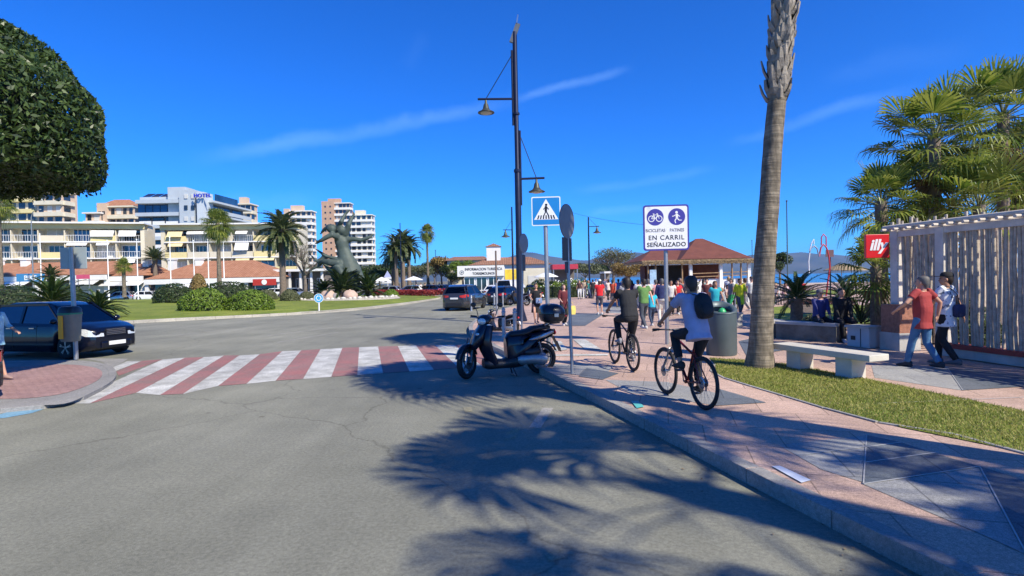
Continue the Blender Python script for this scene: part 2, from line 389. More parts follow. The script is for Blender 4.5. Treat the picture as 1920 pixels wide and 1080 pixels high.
# grass strip
lo = [(1342, 684), (1342, 702), (1463, 740), (1570, 772), (1698, 804), (1920, 849)]; up = [(1330, 672), (1400, 676), (1480, 684), (1640, 714), (1920, 772)]
gl = [tuple(G(*p, SW)[:2]) for p in lo]; gu = [tuple(G(*p, SW)[:2]) for p in up]
d_ = V(gl[-1][0] - gl[-2][0], gl[-1][1] - gl[-2][1], 0).normalized()
gl.append((gl[-1][0] + .9, gl[-1][1] - 7)); gu.append((gu[-1][0] + 1.1, gu[-1][1] - 7.5))
gpoly = orient(gl + gu[::-1]); flat('verge_soil', gpoly, SW + .010, m_lawn)
kerb('verge_edging', spline(gl, 4), .05, SW + .012, m_kerb, .8, -1, z0=SW)
def inside(x, y, P):
    c = False; j = len(P) - 1
    for i in range(len(P)):
        if (P[i][1] > y) != (P[j][1] > y) and x < (P[j][0] - P[i][0]) * (y - P[i][1]) / (P[j][1] - P[i][1]) + P[i][0]: c = not c
        j = i
    return c
def blades(name, poly, n, h, z, m, label, wd=.004, ymax=99):
    xs = [p[0] for p in poly]; ys = [p[1] for p in poly]; out = []
    while len(out) < n:
        x, y = random.uniform(min(xs), max(xs)), random.uniform(min(ys), max(ys))
        if not inside(x, y, poly): continue
        a = random.uniform(0, 6.28); hh = h * random.uniform(.4, 1.2); c, s = math.cos(a) * wd, math.sin(a) * wd
        bx, by = random.gauss(0, hh * .55), random.gauss(0, hh * .55)
        out.append([(x - c, y - s, z), (x + c, y + s, z), (x + bx * .6 + c * .6, y + by * .6 + s * .6, z + hh * .7), (x + bx, y + by, z + hh)])
    o = quads(name, out, m); tag(o, kind='stuff'); return o
m_blade = leafmat('grass blades', (.13, .17, .015), (.48, .42, .14), .6, .3)
blades('verge_grass', [p for p in gpoly if True], 60000, .036, SW + .008, m_blade, '', .005)
# crosswalk
fx = [(212, 690), (266, 677), (305, 674), (347, 671), (382, 670), (420, 667), (449, 666.5), (487, 664.5), (529, 659), (565, 657), (601, 655), (642, 652.5), (673.5, 651), (709, 650), (746, 649), (780, 648), (816, 647.5), (852, 647), (886, 646), (920, 645.5), (953, 645), (985, 644.5), (1016, 644), (1048, 643)]
nx = [(212, 694), (218, 703), (124, 757), (168, 757), (255, 737), (300, 741), (343, 739), (409, 724), (462, 720), (517, 714), (568, 711), (621, 707), (670, 703.5), (718, 700), (768, 697), (813.5, 693.5), (860, 690), (905, 687), (950, 684), (992, 681), (1020, 679), (1045, 677)]
n_ = min(len(fx), len(nx))
for i in range(1, n_ - 1):
    a, b, c, d = fx[i], fx[i + 1], nx[i + 1], nx[i]
    if i == 1: d, c = (218, 697), (223, 705)
    if i == 2: d = (124, 757)
    flat('crossing_stripe', px([a, b, c, d]), .004 + (i % 2) * .002, m_red if i % 2 else m_wht)
flat('crossing_stripe', px([(210, 690), (238, 678), (266, 677), (217, 696)]), .006, m_wht)
# faint lane scuffs on the roundabout
m_scuff = groundmat('faded lane paint', (.25, .245, .22), (.33, .32, .29), big=2)
for a, b, wd in (((500, 630), (700, 604), .07), ((520, 642), (635, 623), .08), ((655, 601), (720, 594), .06), ((330, 628), (480, 614), .06), ((1003, 802), (1028, 765), .16)):
    A, B = G(*a), G(*b); q = MB(); q.bar((A.x, A.y, .003), (B.x, B.y, .003), wd, .003); structure(q.build('lane_marking', m_scuff))
m_yel = groundmat('worn yellow road paint', (.27, .25, .15), (.24, .23, .18), big=6)
for p in ([(868, 764), (884, 763), (886, 771), (872, 774)], [(950, 812), (978, 800), (966, 822), (946, 826)], [(1020, 1040), (1052, 1030), (1060, 1046), (1030, 1054)]):
    flat('paint_stain', px(p), .004, m_yel)
# refuge at the left
ref_o = [(-90, 764), (0, 764), (60, 760), (120, 757), (160, 742), (205, 718), (218, 703), (214, 690), (196, 682), (150, 676), (60, 676), (-60, 682)]
ref = spline(px(ref_o, .07), 3, True); flat('refuge', orient(ref), .07, m_kerb)
flat('refuge_paving', orient(spline(px([(-95, 745), (0, 748), (70, 745), (130, 735), (180, 715), (192, 700), (180, 690), (140, 684), (90, 684), (0, 690), (-60, 694)], .074), 3, True)), .076, tilemat('red paving', (.38, .23, .20), (.45, .29, .25), 0, .2, .1))
kerb('refuge_kerb', orient(ref), .14, .07, m_kerb, .9, 1, closed=True)
flat('blue_marking', px([(0, 777), (60, 762), (95, 763), (60, 775), (10, 784), (-60, 790), (-60, 775)]), .005, m_blue)
flat('refuge_apron', px([(212, 690), (190, 678), (150, 671), (240, 673)]), .003, m_scuff)
# roundabout island
isl = [(-75, 36), (-50, 28.5), (-34, 27.2), (-24, 28.8), (-18, 32.6), (-12.6, 37), (-9.9, 44), (-8.3, 57), (-8.6, 66), (-14, 74), (-40, 78), (-75, 74)]
isl = orient(spline(isl, 6, True))
def mound(x, y):
    e = 99
    for i in range(0, len(isl)):
        e = min(e, math.hypot(isl[i][0] - x, isl[i][1] - y))
    return e
def build_island():
    mb = MB(); NX, NY = 70, 50; idx = {}; x0, x1, y0, y1 = -76, -7, 26, 79
    cx, cy = -30, 55
    rings = []
    for k in range(12):
        t = 1 - k / 11.5
        rings.append([(cx + (p[0] - cx) * t, cy + (p[1] - cy) * t, .15 + .55 * (1 - t) ** .6 + .03 * math.sin(p[0] * .7 + k)) for p in isl])
    mb.loft(rings, cap=False)
    mb.add(rings[-1], [tuple(range(len(isl)))], 0)
    return structure(mb.build('island_lawn', m_lawn))
build_island()
def iz(x, y):                        # lawn height of the island
    cx, cy = -30, 55; best = 1
    a = math.atan2(y - cy, x - cx); r = math.hypot(x - cx, y - cy)
    # radius of outline in that direction
    rr = max((p for p in isl), key=lambda p: math.cos(math.atan2(p[1] - cy, p[0] - cx) - a)); R_ = math.hypot(rr[0] - cx, rr[1] - cy)
    t = min(1, r / R_); return .15 + .55 * (1 - t) ** .6
kerb('island_kerb', isl, .35, .16, groundmat('pale kerb stone', (.36, .34, .29), (.48, .45, .38)), 1.0, 1, closed=True)
# beach, sea, mountains
flat('sand', [(13, 62), (20, 80), (60, 112), (500, 112), (500, 30), (58, 30), (58, 62)], .06, m_sand)
def seamat():
    M = bpy.data.materials.new('sea water'); M.use_nodes = True; N = M.node_tree.nodes; L = M.node_tree.links; b = N['Principled BSDF']
    b.inputs['Base Color'].default_value = (.02, .09, .14, 1); b.inputs['Roughness'].default_value = .18
    n = N.new('ShaderNodeTexNoise'); n.inputs['Scale'].default_value = .35; n.inputs['Detail'].default_value = 8
    tc = N.new('ShaderNodeTexCoord'); L.new(tc.outputs['Object'], n.inputs['Vector']); bp = N.new('ShaderNodeBump'); bp.inputs['Strength'].default_value = .5; bp.inputs['Distance'].default_value = .4
    L.new(n.outputs['Fac'], bp.inputs['Height']); L.new(bp.outputs[0], b.inputs['Normal']); return M
flat('sea', [(24, 112), (900, 112), (7000, 600), (7000, 5600), (600, 5600), (120, 1400), (40, 300)], -.02, seamat())
def mountains():
    prof = [(-900, 20), (300, 25), (640, 34), (700, 36), (760, 24), (830, 22), (900, 34), (960, 46), (992, 52), (1040, 42), (1100, 34), (1150, 40), (1190, 46), (1250, 34), (1330, 30), (1420, 36), (1500, 42), (1560, 36), (1640, 30), (1750, 22), (2400, 12), (4000, 8)]
    X = np.linspace(-6500, 8700, 200); rows = []
    Yr = [4600, 4750, 4900, 5100, 5300, 5500, 5750, 6100, 6600]; hf = [0, .18, .38, .6, .82, 1, .9, .6, 0]
    mb = MB(); ph = np.random.default_rng(3).uniform(0, 6.28, 12)
    for y, h in zip(Yr, hf):
        row = []
        for x in X:
            u = 960 + x / 5500 * F; H = np.interp(u, [p[0] for p in prof], [p[1] for p in prof]) / F * 5500
            nzv = sum(math.sin(x / (60 + 55 * k) + ph[k] + y / (90 + 40 * k)) * (6 + 1.5 * k) for k in range(9)) * .45
            row.append((x, y + 60 * math.sin(x / 200 + ph[3]), max(-1, (H + nzv) * h) - .3))
        rows.append(row)
    mb.loft(rows, closed=False, cap=False); return structure(mb.build('mountains', mat('far hillside', (.035, .05, .035), .95, 0, scale=.004, col2=(.10, .10, .075), detail=8)))
mountains()

# fallen leaves and grit gathered along the kerb
def litter():
    out = []
    for k in range(420):
        s_ = random.uniform(0, 14); p = V(k0.x, k0.y, 0) - kd * 3 + V(kd.x, kd.y, 0) * s_; nn = V(-kd.y, kd.x, 0).normalized() * (random.random() ** 3 * 1.1 + .02); p = p + nn; r = random.uniform(.006, .02); a = random.uniform(0, 6.28)
        out.append([(p.x + r * math.cos(a + q * 1.57) * (1 if q % 2 else .5), p.y + r * math.sin(a + q * 1.57) * (1 if q % 2 else .5), .008 + random.uniform(0, .006)) for q in range(4)])
    o = quads('leaf_litter', out, leafmat('dry leaf litter', (.10, .06, .03), (.26, .20, .12), .8, .1)); tag(o, kind='stuff')
litter()
# ================================================================ vehicles
glass_car = glassmat('tinted car glass', (.1, .13, .14), .22)
lamp_glass = mat('headlight glass', (.62, .64, .62), .12, .2, .2, 30, coat=.6)
red_glass = mat('tail light glass', (.45, .02, .02), .15, 0, .2, 20, coat=.5)
plate_m = mat('number plate white', (.7, .7, .68), .4, 0, .03)
seat_m = mat('dark car upholstery', (.02, .02, .022), .8)
def wheel_car(parent, x, y, r, wd, side, spokes=5, rimm=None):
    rimm = rimm or alu; M = Matrix.Rotation(R(90), 3, 'X')
    t = MB(); t.lathe([(r * .62, -wd / 2), (r * .9, -wd / 2), (r, -wd / 2 * .7), (r, wd / 2 * .7), (r * .9, wd / 2), (r * .62, wd / 2)], 28, (x, y, r), M=M)
    wh = t.build('wheel', rubber, parent)
    q = MB(); q.lathe([(r * .63, -wd * .45), (r * .63, wd * .45)], 28, (x, y, r), M=M, cap=False); q.lathe([(r * .66, -.01), (r * .66, .01)], 28, (x, y + side * -wd * .1, r), M=M)
    rim = q.build('rim', mat('dark wheel well', (.01, .01, .01), .7), wh)
    s_ = MB(); yo = y + side * wd * .42
    s_.lathe([(r * .55, -.012), (r * .655, -.012), (r * .655, .012), (r * .55, .012)], 28, (x, yo, r), M=M)
    s_.lathe([(r * .13, -.015), (r * .13, .02)], 12, (x, yo, r), M=M)
    for k in range(spokes):
        a = 2 * math.pi * k / spokes + .3; c, s = math.cos(a), math.sin(a)
        for da in (-.12, .12):
            c2, s2 = math.cos(a + da), math.sin(a + da)
            s_.bar((x + c * r * .1, yo, r + s * r * .1), (x + c2 * r * .6, yo, r + s2 * r * .6), .02, r * .17, up=(0, 1, 0))
    s_.build('hubcap', rimm, wh)
def car(name, label, loc, rz, paint, L=4.3, W=1.76, H=1.5, belt=.92, hood=.85, xw=(1.0, 1.75, -1.1, -1.9), wb=(1.35, -1.3), wr=.31, group=None,
        van=False, detail=2, nose=.62, bootz=.98, cat='car'):
    """x forward; xw = windscreen base x, roof front x offset pattern: (base front, unused, roof rear, rear glass base)"""
    t = thing(name, label, cat, loc, rz, group); hl = L / 2; gw = W * .40
    xf, _, xrr, xrb = xw
    xrf = xf - (H - belt) * (1.25 if not van else .7)
    # side profile heights of the shoulder line along x
    def top(x):
        pts = [(-hl, bootz * .72), (-hl + .03, bootz * .9), (-hl + .12, bootz), (xrb, max(bootz, belt)), (xf - .2, belt), (xf + .05, belt - .01), (hl - .45, hood), (hl - .16, hood - .10), (hl - .03, nose), (hl, nose - .06)]
        return float(np.interp(x, [p[0] for p in pts], [p[1] for p in pts]))
    R_ = wr + .06
    xs = sorted(set([round(v, 3) for v in list(np.linspace(-hl, hl, 27)) + [-hl + .03, -hl + .12, hl - .03, hl - .16, hl - .45] + [w_ + R_ * math.cos(a) for w_ in wb for a in np.linspace(.02, math.pi - .02, 11)]]))
    xs2 = [xs[0]]
    for x in xs[1:]:
        if x - xs2[-1] > .018: xs2.append(x)
    xs = xs2
    def bot(x):
        z = .20 if abs(x) < hl - .25 else .20 + (abs(x) - hl + .25) * .35
        for w_ in wb:
            if abs(x - w_) < R_: z = max(z, wr + math.sqrt(R_ ** 2 - (x - w_) ** 2))
        return z
    def hw(x):                                  # half width in plan: rounded corners
        e = hl - abs(x); k = 1 - .30 * max(0, 1 - e / .42) ** 2.2
        return W / 2 * k * (1 - .02 * max(0, abs(x) - 1) / 1)
    rings = []
    for x in xs:
        b, tp, h = bot(x), top(x), hw(x)
        if tp < b + .1: tp = b + .1
        mid = b + (tp - b) * .45
        rings.append([(x, h * .96, b), (x, h, b + (mid - b) * .5), (x, h, mid), (x, h * .985, tp - .14 * (tp - b)), (x, h * .95, tp - .03), (x, h * .86, tp), (x, h * .4, tp + .025), (x, -h * .4, tp + .025),
                      (x, -h * .86, tp), (x, -h * .95, tp - .03), (x, -h * .985, tp - .14 * (tp - b)), (x, -h, mid), (x, -h, b + (mid - b) * .5), (x, -h * .96, b)])
    m = MB()
    m.loft(rings, closed=True, cap=True); body = m.build('body', paint, t)
    u = MB(); u.box((0, 0, .33), (L * .92, W * .60, .30)); u.build('underbody', mat('underbody black', (.008, .008, .008), .9), t)
    # greenhouse
    zt = H - .05; y0, y1 = W * .455, W * .36
    def gy(z): return y0 + (y1 - y0) * (z - belt) / (zt - belt)
    ring_b = [(xf + .02, y0 * .86), (xf - .22, y0), (xrb + .15, y0), (xrb, y0 * .88)]
    ring_t = [(xrf + .03, y1 * .86), (xrf - .1, y1), (xrr + .05, y1), (xrr - .04, y1 * .86)]
    P = lambda r, z: [V(a, b_, z) for a, b_ in r] + [V(a, -b_, z) for a, b_ in r[::-1]]
    A, B = P(ring_b, belt - .01), P(ring_t, zt - .02)
    if not van:
        for q, dz in ((0, -.045), (3, -.075), (4, -.075), (7, -.045), (2, -.02), (5, -.02)): B[q].z += dz
    g = MB()
    names = ['side', 'side', 'side']
    ws = MB(); ws.add([A[0], A[7], B[7], B[0]], [(0, 1, 2, 3)]); ws.build('windscreen', glass_car, t)
    rw = MB(); rw.add([A[3], A[4], B[4], B[3]], [(3, 2, 1, 0)]); rw.build('rear_window', glass_car, t)
    for s in (1, -1):
        f = lambda p: V(p.x, p.y * s, p.z); sw = MB()
        for i in (0, 1, 2): sw.add([f(A[i]), f(A[i + 1]), f(B[i + 1]), f(B[i])], [(0, 1, 2, 3)])
        if van: sw.build('side_panel', paint, t)
        else: sw.build('side_window', glass_car, t)
        # pillars
        pl = MB(); o_ = V(0, s * .006, .0)
        def pil(a, b_, wdt, th=.03): pl.bar(tuple(f(a) + o_), tuple(f(b_) + o_), wdt, th, up=(0, 1, .3))
        pil(A[0], B[0], .05); pil(A[1], B[1], .035); pil(A[2], B[2], .10 if not van else .05); pil(A[3], B[3], .07)
        mid = .47; pa, pb = A[1].lerp(A[2], mid), B[1].lerp(B[2], mid); pil(pa, pb, .09)
        pl.bar(tuple(f(B[1])), tuple(f(B[2])), .05, .06); pl.build('pillar', paint, t)
        if detail > 1:
            mr = MB(); mr.ball((xf - .28, s * (W / 2 + .07), belt + .06), (.06, .10, .075), 10); mr.bar((xf - .25, s * W * .46, belt), (xf - .27, s * (W / 2 + .03), belt + .03), .05, .03); mr.build('mirror', paint, t)
            for xh in ((xf - 1.15), (xf - 2.0)):
                hd = MB(); hd.bar((xh - .09, s * (W / 2 + .012), belt - .13), (xh + .09, s * (W / 2 + .012), belt - .13), .03, .025); hd.build('door_handle', chrome if detail > 2 else paint, t)
            sm = MB(); so = s * (W / 2 + .004)
            for xd in (xf - .1, xf - 1.02, xf - 1.9):
                if xd > xrb: sm.bar((xd, so * .999, .30), (xd + .02, so * .98, belt - .05), .006, .012)
            sm.bar((wb[1] + R_, so, .42), (wb[0] - R_, so, .42), .012, .05); sm.build('side_trim', black_p, t)
    rf = MB(); rr = []
    for k in range(9):
        a = k / 8; x = xrf + .03 + (xrr - .04 - xrf - .03) * a; e = min(a, 1 - a); h = zt - .02 + .05 * min(1, (e * 6)) ** .6 * 1 - (0 if van else .06 * max(0, 1 - a * 5) + .075 * max(0, a * 4 - 3))
        yy = y1 * (.86 + .14 * min(1, e * 5)) + .015
        rr.append([(x, yy, h - .05), (x, yy * .97, h - .012), (x, yy * .75, h + .012), (x, 0, h + .02), (x, -yy * .75, h + .012), (x, -yy * .97, h - .012), (x, -yy, h - .05)])
    rf.loft(rr, cap=True); rf.build('roof', paint, t)
    for x in wb:
        for s in (1, -1): wheel_car(t, x, s * (W / 2 - .12), wr, .20, s)
    # interior seen through the glass
    if detail > 2 and not van:
        for y in (.36, -.36):
            st = MB(); st.box((xf - 1.05, y, belt - .02), (.14, .46, .5)); st.box((xf - 1.08, y, belt + .32), (.09, .24, .16)); st.build('seat', seat_m, t, bevel=.03)
        st = MB(); st.box((xrb + .95, 0, belt - .05), (.14, 1.2, .45)); st.build('rear_seat', seat_m, t, bevel=.03)
    # lights, plates, bumpers
    for s in (1, -1):
        h = MB(); zz = top(hl - .2) - .10
        h.loft([[(hl - .36, s * hw(hl - .36) * 1.005, zz + .10), (hl - .36, s * hw(hl - .36) * 1.005, zz - .02)], [(hl - .15, s * hw(hl - .15) * 1.01, zz + .09), (hl - .15, s * hw(hl - .15) * 1.01, zz - .12)],
                [(hl - .02, s * hw(hl - .03) * .93, zz - .02), (hl + .008, s * hw(hl - .03) * .93, zz - .14)], [(hl + .01, s * hw(hl) * .62, zz - .05), (hl + .022, s * hw(hl) * .62, zz - .14)]], closed=False, cap=False)
        h.build('headlight', lamp_glass, t)
        q = MB(); zb = bootz - .17
        q.loft([[(-hl + .3, s * hw(-hl + .3) * 1.006, zb + .09), (-hl + .3, s * hw(-hl + .3) * 1.006, zb - .03)], [(-hl + .06, s * hw(-hl + .06) * 1.01, zb + .11), (-hl + .06, s * hw(-hl + .06) * 1.01, zb - .1)],
                [(-hl - .012, s * hw(-hl) * .9, zb + .07), (-hl - .012, s * hw(-hl) * .9, zb - .1)], [(-hl - .012, s * hw(-hl) * .58, zb + .05), (-hl - .012, s * hw(-hl) * .58, zb - .05)]], closed=False, cap=False)
        q.build('tail_light', red_glass, t)
    fb = MB(); fb.box((hl - .005, 0, .36), (.10, hw(hl) * 1.55, .20)); fb.build('front_bumper', paint if detail > 2 else black_p, t, bevel=.04)
    rb = MB(); rb.box((-hl - .01, 0, .40), (.10, hw(hl) * 1.7, .26)); rb.build('rear_bumper', black_p if not van else paint, t, bevel=.04)
    gr = MB()
    for k in range(4): gr.box((hl + .012, 0, nose - .15 + k * .045), (.03, hw(hl) * .95, .018))
    gr.build('grille', chrome, t)
    gb = MB(); gb.box((hl + .006, 0, nose - .085), (.02, hw(hl) * 1.02, .19)); gb.build('grille_surround', black_p, t)
    p = MB(); p.box((hl + .055, 0, .40), (.012, .52, .11)); p.build('front_plate', plate_m, t)
    p = MB(); p.box((-hl - .02, 0, bootz - .30), (.03, .52, .11)); p.build('rear_plate', plate_m, t)
    return t
def paintm(n, c, metal=.3): return mat(n + ' car paint', c, .22, metal, .04, 2, coat=1)
# dark people carrier at the left, nose towards the crossing
navy = mat('midnight blue car paint', (.002, .003, .010), .28, 0, .04, 2, coat=.6, spec=.3)
hd = V(.972, -.235, 0).normalized(); fa = V(-12.25, 16.4, 0)
car('parked_car', 'dark blue people carrier with chrome grille stopped behind the litter bin post', tuple(fa - hd * 1.42), math.atan2(hd.y, hd.x), navy, 4.35, 1.78, 1.60, 1.0, .93, (1.42, 0, -1.25, -2.05), (1.42, -1.36), .33, None, detail=3, nose=.80, bootz=1.05)
mc = MB()                                       # round bonnet star replaced by the plain ring the photo shows
slate = paintm('slate grey', (.045, .047, .055), .5)
hd = V(.24, .97, 0).normalized(); rc = G(851, 584) + V(0, .3, 0)
car('sport_utility_car', 'slate grey sport utility car seen from behind, nearest in the row beside the promenade', tuple(rc + hd * 2.25), math.atan2(hd.y, hd.x), slate, 4.5, 1.9, 1.70, 1.08, 1.02, (1.15, 0, -1.75, -2.1), (1.4, -1.3), .36, 'cars parked beside the promenade', detail=2, nose=.8, bootz=1.12)
bp_ = MB(); hl_ = 2.25
hd = V(.40, .92, 0).normalized(); rc = G(922, 574) + V(.2, .5, 0)
car('hatchback_car', 'black hatchback parked just ahead of the slate grey sport utility car', tuple(rc + hd * 2.1), math.atan2(hd.y, hd.x), paintm('black', (.012, .014, .02), .3), 4.2, 1.74, 1.48, .95, .88, (1.05, 0, -1.5, -1.95), (1.3, -1.28), .31, 'cars parked beside the promenade', nose=.66, bootz=1.02)
wht = paintm('white', (.7, .7, .7), 0); silver = paintm('silver', (.4, .41, .42), .6); dkb = paintm('dark blue', (.01, .02, .06), .3); redp = paintm('red', (.4, .02, .02), .1)
def at_px(u, v, z=0): g = G(u, v, z); return (g.x, g.y, z)
fleet = [('parked_car', 'black saloon car parked between the grey sport utility car and the white signboard building', 884, 557, 60, dkb, 'car', 0),
         ('white_van', 'white van parked in front of the yellow poster wall', 962, 563, 68, wht, 'van', 1),
         ('parked_car', 'small white car parked behind the black hatchback', 936, 560, 62, wht, 'car', 0),
         ('parked_car', 'dark green car parked behind the row of motorcycles', 1003, 557, 80, paintm('dark green', (.01, .03, .025), .3), 'car', 0),
         ('parked_car', 'dark blue car pulling out beyond the red flower bed', 835, 552, 110, dkb, 'car', 0)]
proto = None
for n, lab, u, v, ang, pm, c, van in fleet:
    car(n, lab, at_px(u, v), R(ang), pm, 4.1 if not van else 4.6, 1.72 if not van else 1.85, 1.46 if not van else 1.95, .93 if not van else 1.15, .87 if not van else 1.05, (1.0, 0, -1.45, -1.9) if not van else (1.35, 0, -2.1, -2.2),
        (1.28, -1.25), .31, 'cars parked beside the promenade', van=bool(van), detail=1, cat=c)
far_cars = [('silver car passing behind the red flower bed, left of the date palms', 726, 550, 175, silver), ('white car passing behind the red flower bed, below the date palms', 768, 550, 178, wht),
            ('dark car behind the red flower bed, nearest the tall fan palm', 801, 551, 176, dkb), ('white car parked before the low white arcade, behind the round hedge', 283, 556, 5, wht),
            ('silver car parked before the low white arcade, right of the cycads', 226, 557, 184, silver), ('white car parked far left below the orange tiled roof', 28, 560, 4, wht),
            ('red car parked far left below the orange tiled roof', 2, 558, 4, redp), ('dark blue car parked below the red restaurant banner', 490, 548, 3, dkb), ('white car parked left of the red restaurant banner', 512, 547, 182, wht), ('silver car parked right of the red restaurant banner', 556, 546, 2, silver)]
for lab, u, v, ang, pm in far_cars:
    p = G(u, v); 
    if p.y > 78: p = p * (78 / p.y)
    car('parked_car', lab, (p.x, p.y, 0), R(ang), pm, 4.1, 1.72, 1.46, .93, .87, (1.0, 0, -1.45, -1.9), (1.28, -1.25), .31, 'cars beyond the roundabout', detail=1)
# corner of a dark car at the left edge
p = G(6, 772)
car('parked_car', 'black car cut off by the left edge, only a bumper corner in view', (p.x - 2.92, p.y + .1, 0), R(184), paintm('black gloss', (.006, .007, .010), .2), 2.2 * 2, 1.8, 1.5, .95, .88, (1.05, 0, -1.5, -1.95), (1.35, -1.3), .31, None, detail=2)
# ---------------------------------------------------------------- two wheelers
def cyc_wheel(parent, x, y, z, r, tr, name='wheel', spokes=28, disc=True, tm=None, ax='X', mount=None):
    """wheel whose axle runs along local X; centre (x,y,z)"""
    tm = tm or rubber; M = Matrix.Rotation(R(90), 3, 'Y')
    def tor(rr, q, m_, n=40, k=8):
        mb = MB(); rings = []
        for i in range(n + 1):
            a = 2 * math.pi * i / n; c, s = math.cos(a), math.sin(a)
            rings.append([(x + q * math.cos(b), y + (rr + q * math.sin(b)) * c, z + (rr + q * math.sin(b)) * s) for b in [2 * math.pi * j / k for j in range(k)]])
        mb.loft(rings, cap=False); return mb
    w_ = tor(r - tr, tr, 0).build(name, tm, parent)
    tor(r - tr * 2.1, tr * .45, 0).build('rim', mat('wheel rim grey', (.05, .05, .055), .35, .6), w_)
    sp = MB()
    for i in range(spokes):
        a = 2 * math.pi * i / spokes; s_ = .022 if i % 2 else -.022; o = .35 * (1 if (i // 2) % 2 else -1)
        sp.tube([(x + s_, y + .02 * math.cos(a + o), z + .02 * math.sin(a + o)), (x, y + (r - tr * 2) * math.cos(a), z + (r - tr * 2) * math.sin(a))], .0016, 4, cap=False)
    sp.build('spokes', mat('spoke steel', (.25, .25, .26), .3, .9), w_)
    h = MB(); h.lathe([(.022, -.045), (.018, 0), (.022, .045)], 12, (x, y, z), M=M)
    if disc: h.lathe([(.05, -.034), (.085, -.034), (.085, -.031), (.05, -.031)], 20, (x, y, z), M=M)
    h.build('hub', alu, w_); return w_
def bicycle(label, loc, rz, frame_m, accent, wr=.36, group=None, steer=0):
    t = thing('bicycle', label, 'bicycle', loc, rz, group)
    RA, FA = V(0, 0, wr), V(0, 1.10, wr); BB = V(0, .43, .31); ST = V(0, .24, .80); HT, HB = V(0, .80, .93), V(0, .84, .80)
    cyc_wheel(t, *RA, wr, .026, 'rear_wheel'); cyc_wheel(t, *FA, wr, .026, 'front_wheel')
    f = MB(); f.tube([BB, HB], .021, 10); f.tube([ST + V(0, .02, -.08), HT], .018, 10); f.tube([BB, ST], .017, 10); f.tube([HT + V(0, -.01, .03), HB + V(0, .01, -.03)], .024, 10)
    for s in (-1, 1): f.tube([BB + V(s * .02, 0, 0), RA + V(s * .06, 0, 0)], .010, 8); f.tube([ST + V(s * .015, .0, -.06), RA + V(s * .06, 0, 0)], .009, 8)
    f.lathe([(.026, -.04), (.026, .04)], 12, BB, M=Matrix.Rotation(R(90), 3, 'Y')); f.build('frame', frame_m, t)
    fk = MB(); cr = V(0, .865, .74)
    for s in (-1, 1): fk.tube([cr + V(s * .05, 0, 0), V(s * .058, .95, .56)], .016, 8); fk.tube([V(s * .058, .95, .56), FA + V(s * .058, 0, 0)], .020, 8)
    fk.tube([cr + V(-.06, 0, 0), cr + V(.06, 0, 0)], .016, 8); fk.tube([cr, HB], .018, 8); fk.build('fork', accent, t)
    hb = MB(); st = HT + V(0, -.02, .07); hb.tube([HT, st], .016, 8); hb.tube([st, st + V(0, .07, .02)], .015, 8); c = st + V(0, .07, .02)
    hb.tube([c + V(-.34, -.05, .02), c + V(-.15, 0, .01), c, c + V(.15, 0, .01), c + V(.34, -.05, .02)], .0125, 8); h = hb.build('handlebar', metal_dark, t)
    for s in (-1, 1):
        g = MB(); g.tube([c + V(s * .23, -.02, .015), c + V(s * .345, -.052, .02)], .018, 8); g.build('grip', rubber, h)
        g = MB(); g.tube([c + V(s * .2, .02, .01), c + V(s * .24, .06, -.01), c + V(s * .31, .05, -.015)], .006, 6); g.build('brake_lever', black_p, h)
    sp = MB(); sp.tube([ST, ST + V(0, -.045, .15)], .014, 8); sp.build('seat_post', metal_dark, t)
    sd_ = MB(); s0 = ST + V(0, -.06, .16)
    sd_.loft([[s0 + V(w_ * math.cos(a), y, .018 * math.sin(a) + z) for a in [2 * math.pi * k / 10 for k in range(10)]] for y, w_, z in ((-.13, .045, .012), (-.11, .07, .015), (-.05, .068, .008), (.03, .035, 0), (.13, .018, 0), (.155, .008, -.005))])
    sd_.build('saddle', black_p, t)
    ck = MB(); ck.lathe([(.06, .048), (.095, .048), (.095, .052), (.06, .052)], 24, BB, M=Matrix.Rotation(R(90), 3, 'Y'))
    ck.tube([BB + V(.06, 0, 0), BB + V(.07, -.02, -.17)], .009, 6); ck.tube([BB + V(-.06, 0, 0), BB + V(-.07, .02, .17)], .009, 6); c_ = ck.build('crankset', mat('crank grey', (.08, .08, .085), .4, .8), t)
    for s, z in ((1, -.17), (-1, .17)): q = MB(); q.box(BB + V(s * .12, -.02 * s, z), (.10, .09, .02)); q.build('pedal', black_p, c_)
    cs = MB()
    for k, r in enumerate((.065, .055, .045, .035)): cs.lathe([(r, .028 + k * .007), (r, .032 + k * .007)], 20, RA, M=Matrix.Rotation(R(90), 3, 'Y'))
    cs.tube([RA + V(.05, .02, -.04), RA + V(.055, .03, -.12)], .014, 6); cs.build('cassette', alu, t)
    ch = MB()
    ch.tube([BB + V(.05, 0, .095), RA + V(.045, 0, .06)], .004, 4); ch.tube([BB + V(.05, 0, -.095), RA + V(.05, .03, -.12)], .004, 4); ch.build('chain', metal_dark, t)
    return t
